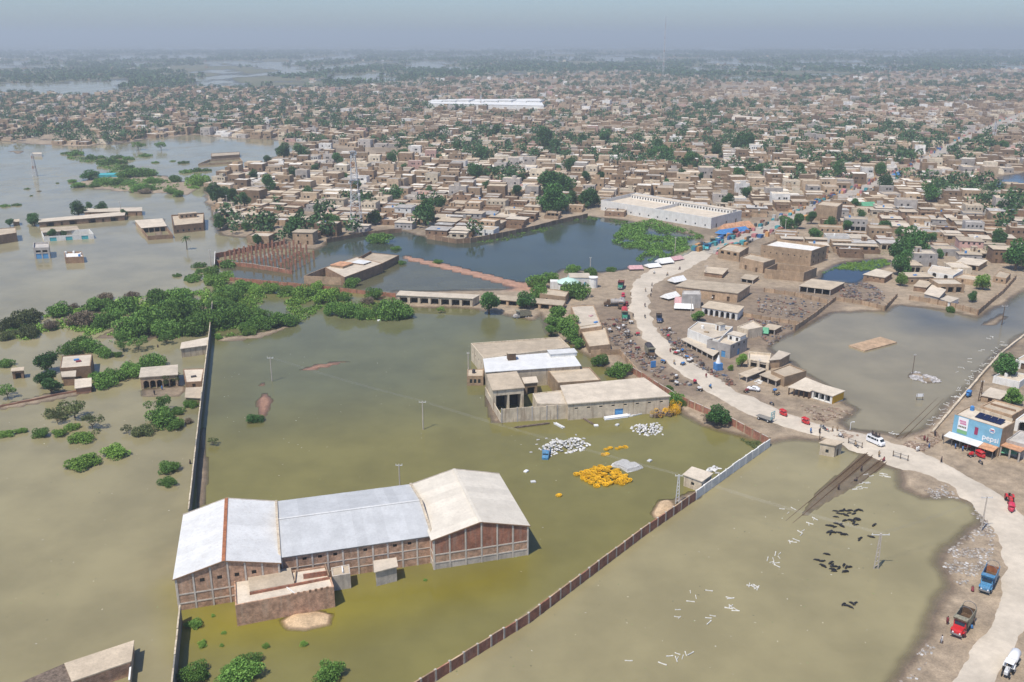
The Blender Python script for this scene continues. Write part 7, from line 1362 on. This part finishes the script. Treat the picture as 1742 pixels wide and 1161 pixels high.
sacks([(1203, 800), (1215, 794), (1226, 800), (1218, 808)], 14, 'white sack heaped behind the pump house', .6, s0=1.3)
# ------------------------------------------------------------------ poles, towers, railway
def pole(base, top, label, arm=1.6, mname='concrete', r=.16, twin=False, z0=0.0):
    p = P(*base, z0); h = max(4.5, top_z(base, top, z0)); t = thing('utility_pole', label, 'pole', (p.x, p.y, 0)); m = MB()
    if twin:
        for s in (-1, 1): m.bar((s * .45, 0, -1), (s * .12, 0, h), .2)
        for k in range(8): z = h * (k + .5) / 8; u = .45 - .33 * z / h; m.bar((-u, 0, z), (u, 0, z + h / 16), .1)
    else: m.tube((0, 0, -1), (0, 0, h), r * 1.2, r * .8, 8)
    m.build('shaft', [MATS[mname]], t); m = MB(); m.bar((-arm, 0, h - .3), (arm, 0, h - .3), .14, .14); m.build('crossarm', [MATS['steel_pale']], t)
    for x in (-arm * .9, 0, arm * .9): m = MB(); m.tube((x, 0, h - .22), (x, 0, h + .12), .07, .05, 6); m.build('insulator', [MATS['plaster_white']], t)
    return Vector((p.x, p.y, h))
tops = [pole((463, 649), (462, 608), 'concrete utility pole in the water beside the red mud bar', 1.0), pole((720, 731), (717, 683), 'concrete utility pole in the open middle of the yard', 1.0), pole((681, 845), (680, 790), 'utility pole standing behind the long tin shed', .8), pole((1152, 857), (1158, 808), 'lattice utility pole beside the pump house sand heap', .9, 'steel_pale', twin=True), pole((1490, 968), (1500, 908), 'twin leg pole with long white crossarm among the buffalo', 1.9, twin=True),
        pole((1669, 903), (1677, 845), 'tall concrete pole on the littered road bank', 1.3, z0=.3), pole((1552, 636), (1554, 603), 'thin dark pole on the debris islet', .3, 'wood_dark', .1), pole((1704, 553), (1713, 520), 'dark pole at the flooded railway end', 1.2, 'wood_dark'), pole((1148, 431), (1150, 404), 'pale pole on the pond side of the road', .6, z0=.4), pole((1666, 683), (1668, 648), 'dark lattice pole on the platform behind the blue shop', .5, 'wood_dark', twin=True, z0=.4), pole((797, 645), (796, 600), 'thin pole at the factory guard room', .4), pole((1004, 462), (1005, 438), 'pole on the pond bank behind the mosque', .5, z0=.3), pole((1175, 540), (1186, 505), 'leaning pole before the pink awning', .4, z0=.4), pole((1200, 470), (1199, 452), 'pole at the upper road bend', .8, z0=.4), pole((1394, 748), (1397, 728), 'dark pole beside the gatehouse', .4, 'wood_dark', .1, z0=.2),
        pole((207, 368), (207, 343), 'pole in the flooded row village', .6), pole((359, 452), (357, 425), 'pole at the corner of the pillared plot', .6), pole((387, 356), (386, 332), 'pole on the left town shore', .6, z0=.4), pole((1335, 400), (1335, 373), 'street pole by the road trees', .6, z0=.5), pole((1482, 395), (1482, 373), 'street pole among the compounds', .6, z0=.5), pole((1290, 640), (1290, 612), 'thin pole by the cream terrace house', .3, z0=.4, r=.1)]
def wires(a, b, label):
    t = thing('power_line', label, 'wire', a); m = MB(); n = 10
    for o in (-.8, 0, .8):
        pr = None
        for k in range(n + 1):
            u = k / n; q = (b - a) * u + Vector((o, 0, .1 - 2.2 * u * (1 - u)))
            if pr is not None: m.tube(pr, q, .011, .011, 4, caps=False)
            pr = q
    m.build('cable', [MATS['metal_grey']], t)
wires(tops[0], tops[1], 'sagging wires between the two yard poles'); wires(tops[1], tops[3], 'sagging wires from the yard pole to the pump house pole'); wires(tops[4], tops[5], 'sagging wires between the crossarm pole and the bank pole'); wires(tops[3], tops[4], 'sagging wires from pump house pole to crossarm pole')
def lattice(base, top, wb, wt, label, segs, m1='steel_pale', m2='rust', bar=.22, z0=.4, dish=True, guy=False):
    p = P(*base, z0); h = top_z(base, top, z0); t = thing('lattice_tower', label, 'tower', (p.x, p.y, 0)); cor = [(-1, -1), (1, -1), (1, 1), (-1, 1)]; wz = lambda z: (wb + (wt - wb) * (z / h)) / 2
    for i, (cx_, cy_) in enumerate(cor): m = MB(); m.bar((cx_ * wb / 2, cy_ * wb / 2, 0), (cx_ * wt / 2, cy_ * wt / 2, h), bar * 1.3); m.build('leg', [MATS[m1]], t)
    for k in range(segs):
        z0_, z1_ = h * k / segs, h * (k + 1) / segs; a, b = wz(z0_), wz(z1_); m = MB()
        for i in range(4):
            c1, c2 = cor[i], cor[(i + 1) % 4]; m.bar((c1[0] * a, c1[1] * a, z0_), (c2[0] * b, c2[1] * b, z1_), bar * .7); m.bar((c2[0] * a, c2[1] * a, z0_), (c1[0] * b, c1[1] * b, z1_), bar * .7); m.bar((c1[0] * b, c1[1] * b, z1_), (c2[0] * b, c2[1] * b, z1_), bar * .7)
        m.build('bracing', [MATS[m1 if k % 4 < 3 else m2]], t)
    if dish:
        for k, (z, s) in enumerate(((h * .97, 1), (h * .6, -1), (h * .45, 1))): m = MB(); q = Vector((s * (wz(z) + .5), -wz(z), z)); m.tube(q, q + Vector((0, -.35, 0)), .9, .7, 12); m.build('dish', [MATS['plaster_white']], t)
        for z in (h * .63, h * .99): m = MB(); m.box((0, 0, z), (wz(z) * 2 + 1.8, wz(z) * 2 + 1.8, .15)); m.build('platform', [MATS['metal_grey']], t)
        for k in range(6): m = MB(); a = k * math.pi / 3; q = Vector((1.3 * math.cos(a), 1.3 * math.sin(a), h * .93)); m.box(q, (.25, .3, 2.2), a); m.build('antenna', [MATS['plaster_white']], t)
lattice((607, 388), (605, 257), 6.5, 2.2, 'tall pale lattice telephone tower beside the dark pond wall', 14)
lattice((1128, 128), (1128, 28), 4, 1.5, 'thin red and white radio mast far beyond the town', 18, bar=.5, dish=False); lattice((818, 185), (817, 160), 3, 1.5, 'small lattice mast beside the white tented market hall', 8, bar=.35, dish=False); lattice((60, 300), (54, 262), 3, 1, 'thin lattice pylon standing in the far left flood', 9, bar=.2, dish=False, z0=0); lattice((1690, 236), (1690, 205), 3, 1.2, 'lattice mast beside the far end of the main street', 8, bar=.3, dish=False); lattice((1072, 165), (1072, 135), 3, 1.2, 'lattice mast in the far middle of the town', 8, bar=.4, dish=False)
def rail(name, label, a, b, off, z):
    A, B = P(*a, 0), P(*b, 0); t = thing(name, label, 'railway', (A.x, A.y, 0)); d = B - A; L = d.length; nn = Vector((-d.y, d.x, 0)).normalized()
    for s in (-1, 1): m = MB(); o = nn * (off + s * .84); m.bar(o + Vector((0, 0, z)), o + d + Vector((0, 0, z - .5)), .13, .16); m.build('rail', [MATS['wood_dark']], t)
    k = 0
    while k * .75 < min(L, 26): m = MB(); q = nn * off + d * (k * .75 / L); m.box((q.x, q.y, z - .14 - .5 * k * .75 / L), (2.6, .26, .12), math.atan2(nn.y, nn.x)); m.build('sleeper', [MATS['wood_dark']], t); k += 1
rail('railway_track', 'rusty railway track sinking into the water below the crossing', (1482, 772), (1242, 972), 0, .24); rail('railway_track', 'second railway track at the edge of the mud bank by the crossing', (1508, 782), (1425, 845), 0, .24); rail('railway_track', 'drowned railway track running along the platform', (1530, 746), (1742, 540), 0, .05)
def gate(a, b, label):
    A, B = P(*a, .55), P(*b, .55); t = thing('crossing_gate', label, 'gate', A); d = B - A
    for u in (0, .5, 1): m = MB(); q = d * u; m.bar(q, q + Vector((0, 0, 1.7)), .16); m.build('post', [MATS['wood_dark']], t)
    for z in (.5, 1.4): m = MB(); m.bar(d * .02 + Vector((0, 0, z)), d * .98 + Vector((0, 0, z)), .09); m.build('rail', [MATS['metal_grey']], t)
    m = MB(); m.bar(Vector((0, 0, .5)), d * .5 + Vector((0, 0, 1.4)), .07); m.build('brace', [MATS['metal_grey']], t)
gate((1443, 754), (1466, 763), 'metal level crossing gate on the gatehouse side'); gate((1519, 777), (1544, 785), 'metal level crossing gate above the sand spit')
def signframe():
    p = P(1564, 681, 0); t = thing('sign_frame', 'white board on two posts standing in the eastern flood', 'sign', (p.x, p.y, 0)); 
    for x in (-.9, .9): m = MB(); m.bar((x, 0, -1), (x, 0, 2.1), .12); m.build('post', [MATS['wood_dark']], t)
    m = MB(); m.box((0, 0, 1.6), (2.2, .08, 1.0)); m.build('board', [MATS['paint_white']], t)
signframe()
p = P(1446, 732, 0); t = thing('lamp_post', 'small white hooked lamp post at the crossing water edge', 'lamp', (p.x, p.y, 0)); m = MB(); m.tube((0, 0, -.5), (0, 0, 2.4), .07); m.bar((0, 0, 2.4), (.7, 0, 2.6), .1); m.build('post', [MATS['paint_white']], t); m = MB(); m.box((.8, 0, 2.55), (.5, .2, .12)); m.build('lamp_head', [MATS['paint_white']], t)
# tents, booth, awnings
def tent(px, py, w_, d, h, mname, label, rz=.2, z=.45):
    p = P(px, py, z); t = thing('canvas_tent', label, 'tent', (p.x, p.y, z), rz); m = MB(); a, b = w_ / 2, d / 2
    m.quad((-a, -b, h * .35), (a, -b, h * .35), (a * .9, 0, h), (-a * .9, 0, h)); m.quad((a, b, h * .35), (-a, b, h * .35), (-a * .9, 0, h), (a * .9, 0, h)); m.quad((a, -b, h * .35), (a, b, h * .35), (a * .9, 0, h)); m.quad((-a, b, h * .35), (-a, -b, h * .35), (-a * .9, 0, h)); m.build('canvas', [MATS[mname]], t)
    for x in (-a, a):
        for y in (-b, b): m = MB(); m.bar((x * .98, y * .98, 0), (x * .98, y * .98, h * .36), .1); m.build('pole', [MATS['wood_dark']], t)
tent(1110, 455, 7, 6, 2, 'cloth_white', 'white canvas sheet tent on the pond side verge', .4); tent(1130, 449, 8, 6, 3, 'cloth_white', 'white and pink tent beside the upper road', .5); tent(1081, 459, 7, 5, 2.2, 'cloth_pink', 'pink topped stall on the pond bank', .1); tent(1163, 519, 8, 6, 3.4, 'cloth_pink', 'pink awning beside the grey concrete block', -.15); tent(1163, 527, 8, 4, 2.6, 'cloth_white', 'white awning under the pink awning', -.15); tent(1152, 481, 8, 5, 3, 'cloth_white', 'white tent at the corner of the long tan row', .6); tent(1140, 508, 8, 5, 2.6, 'cloth_white', 'white tarpaulin tent before the grey concrete block', .7); tent(1203, 506, 7, 5, 2.6, 'cloth_white', 'white tarpaulin tent right of the grey block', -.6); tent(1150, 443, 7, 5, 2.2, 'cloth_pink', 'pink stall awning near the marsh end', .6)
tent(1252, 393, 22, 9, 5, 'rust_tin', 'orange market awning beside the white compound', .55); tent(1246, 398, 22, 6, 3.4, 'cloth_blue', 'blue market awning under the orange awning', .55); tent(1290, 567, 8, 5, 2.6, 'green_paint', 'green awning beside the open shed', -.4); tent(1720, 772, 6, 5, 2.6, 'green_paint', 'green edged stall at the rusty shop', -.3); tent(1532, 300, 16, 8, 4, 'cloth_blue', 'blue street awning in the middle of the main street', .7); tent(1475, 424 - 70, 10, 7, 4, 'green_paint', 'green awning among houses right of the main street', .2)
p = P(1221, 629, .45); t = thing('blue_booth', 'bright blue square booth with white cone top at the roadside', 'booth', (p.x, p.y, .45), .3); m = MB(); m.box((0, 0, 1.2), (2.3, 2.3, 2.4)); m.build('cabin', [MATS['cloth_blue']], t); m = MB(); m.loft([[(.9 * math.cos(k), .9 * math.sin(k), 2.4) for k in np.linspace(0, 5.5, 8)], [(.1 * math.cos(k), .1 * math.sin(k), 5.2) for k in np.linspace(0, 5.5, 8)]]); m.build('cone_top', [MATS['cloth_white']], t)
p = P(1111, 626, .45); t = thing('display_board', 'upright bright blue board behind the roadside wall', 'board', (p.x, p.y, .45), .3); m = MB(); m.box((0, 0, 1.3), (1.8, .3, 2.2)); m.build('face', [MATS['cloth_blue']], t); m = MB(); m.bar((-.7, 0, 0), (-.7, 0, .3), .1); m.bar((.7, 0, 0), (.7, 0, .3), .1); m.build('feet', [MATS['metal_grey']], t)
# low building with broken roof, bottom left
house('flooded_house', 'half sunk building with collapsed sheet roof by the lower boundary wall', 'house', [(124.7, 1157), (220.5, 1124), (225, 1092), (113, 1129)], h=2.6, z0=0, wall='brick_dirty', roofm='roof_tan', par=0, slab=.25)
house('flooded_house', 'collapsed end of the half sunk building with torn dark sheets', 'house', [(52, 1190), (122, 1159), (111, 1130), (28, 1166)], h=2.4, z0=0, wall='brick_dirty', roofm='scrap', par=0, slab=.2)
wall_run('flood_wall', 'short white end wall of the half sunk building', [(222, 1172), (228, 1108)], 1.6, bay=4, panel='plaster_cream', coping='plaster_white', post=None, postw=0)
# ------------------------------------------------------------------ litter, rubble and scrap nobody could count
def litter(name, label, polys, n, cols, size, z=.0, cat='litter', hgt=.25):
    V = []; Cc = []; rr = np.random.default_rng(9)
    B = []
    for poly, share in polys:
        w_ = W2(poly); a, b = w_.min(0), w_.max(0); m_ = int(n * share); X = rr.uniform(a[0], b[0], m_ * 5); Y = rr.uniform(a[1], b[1], m_ * 5); ok = (sdf(X, Y, w_) > 0) & (fbm(X / 3, Y / 3, 12, 3) > .42); X, Y = X[ok][:m_], Y[ok][:m_]; zz, _ = land_height(X, Y)
        for x, y, q in zip(X, Y, zz):
            c_ = np.array(cols[rr.integers(len(cols))]) * rr.uniform(.7, 1.15); s = rr.uniform(*size); q = max(q, -.02) + z; h_ = rr.uniform(.3, 1) * hgt; B.append((x, y, s, s * rr.uniform(.3, 1), rr.uniform(0, 3), q - .05, q + h_, q + h_ - .01, *c_, *c_))
    B = np.array(B); B[:, 2:4] += .5
    V, Q, Cc = boxes(B, False); Cc = np.repeat(B[:, 8:11], 8, 0); o = link(name, np_mesh(name, V, Q, fm_, {'tint': Cc})); tag(o, label, cat, kind='stuff')
def litter_fix(): pass
litter('shore_litter', 'pale rubbish and foam washed up along the road bank', [([(1600, 950), (1640, 912), (1680, 890), (1692, 910), (1685, 960), (1640, 1000), (1612, 985)], .5), ([(1610, 845), (1660, 850), (1690, 885), (1675, 895), (1640, 862)], .15), ([(1545, 1130), (1582, 1090), (1600, 1085), (1560, 1161), (1530, 1161)], .12), ([(1570, 835), (1610, 828), (1625, 842), (1590, 850)], .1)], 1500, [(.42, .38, .33), (.52, .5, .47), (.25, .2, .16), (.36, .3, .24), (.3, .26, .22)], (-.42, .0), 0, hgt=.12)
litter('rubble', 'grey rubble of the islet with the thin dark pole', [([(1547, 637), (1558, 633), (1592, 643), (1602, 650), (1575, 652), (1550, 645)], 1)], 260, [(.4, .37, .34), (.55, .52, .5)], (-.2, .4), 0, 'rubble', .3)
litter('scrap_heap', 'dark heaps of scrap and rubble in the yards beside the eastern flood', [([(1425, 490), (1470, 481), (1508, 503), (1500, 520), (1430, 507)], .3), ([(1270, 545), (1340, 552), (1350, 562), (1310, 590), (1275, 560)], .15), ([(1290, 505), (1345, 508), (1400, 520), (1360, 545), (1290, 535)], .12), ([(1010, 545), (1060, 545), (1090, 600), (1180, 660), (1120, 650), (1040, 590)], .25), ([(1120, 560), (1140, 560), (1200, 625), (1260, 655), (1240, 660), (1150, 605)], .18)], 1700, [(.12, .09, .075), (.2, .15, .11), (.3, .22, .17), (.38, .34, .3), (.26, .13, .09), (.16, .13, .11), (.24, .2, .17), (.2, .15, .12), (.1, .12, .16)], (-.3, .6), 0, 'scrap', .55)
litter('bank_earth', 'clods of brown earth on the crossing banks', [([(1535, 760), (1560, 742), (1590, 735), (1600, 752), (1570, 772)], .5), ([(1395, 738), (1440, 735), (1470, 742), (1440, 752)], .25), ([(1360, 690), (1440, 700), (1450, 706), (1400, 722), (1380, 715)], .25)], 500, [(.33, .24, .17), (.42, .33, .25), (.25, .17, .12)], (-.2, .5), .0, 'earth', .3)

litter('floating_bits', 'tiny floating bits of straw and rubbish scattered on the flood water', [([(370, 560), (780, 580), (1180, 740), (900, 1000), (360, 820)], .4), ([(760, 1150), (1290, 790), (1480, 820), (1600, 960), (1500, 1150)], .35), ([(10, 700), (320, 700), (300, 1100), (10, 1100)], .25)], 520, [(.4, .36, .25), (.5, .47, .38), (.14, .13, .08), (.2, .24, .1)], (-.44, -.25), 0, 'litter', .05)

litter('frame_clutter', 'brown sticks and rubble tangled in the heap of yellow frames', [([(1105, 712), (1108, 692), (1150, 684), (1160, 700), (1140, 710)], 1)], 160, [(.16, .1, .06), (.25, .17, .11), (.32, .25, .18)], (-.3, .5), .3, 'rubble', 1.0)
# ------------------------------------------------------------------ the hazy air
hm = bpy.data.materials.new('haze_air'); hm.use_nodes = True; nt = hm.node_tree; nt.nodes.clear()
pv = nt.nodes.new('ShaderNodeVolumePrincipled'); pv.inputs['Color'].default_value = (.82, .90, .94, 1); pv.inputs['Density'].default_value = .00023; pv.inputs['Anisotropy'].default_value = 0.1
ou = nt.nodes.new('ShaderNodeOutputMaterial'); nt.links.new(pv.outputs[0], ou.inputs['Volume'])
mb = MB(); mb.box((0, 20000, 93), (120000, 66000, 192)); hz = mb.build('haze', hm); tag(hz, 'pale dusty heat haze lying over the plain', 'haze', kind='stuff')
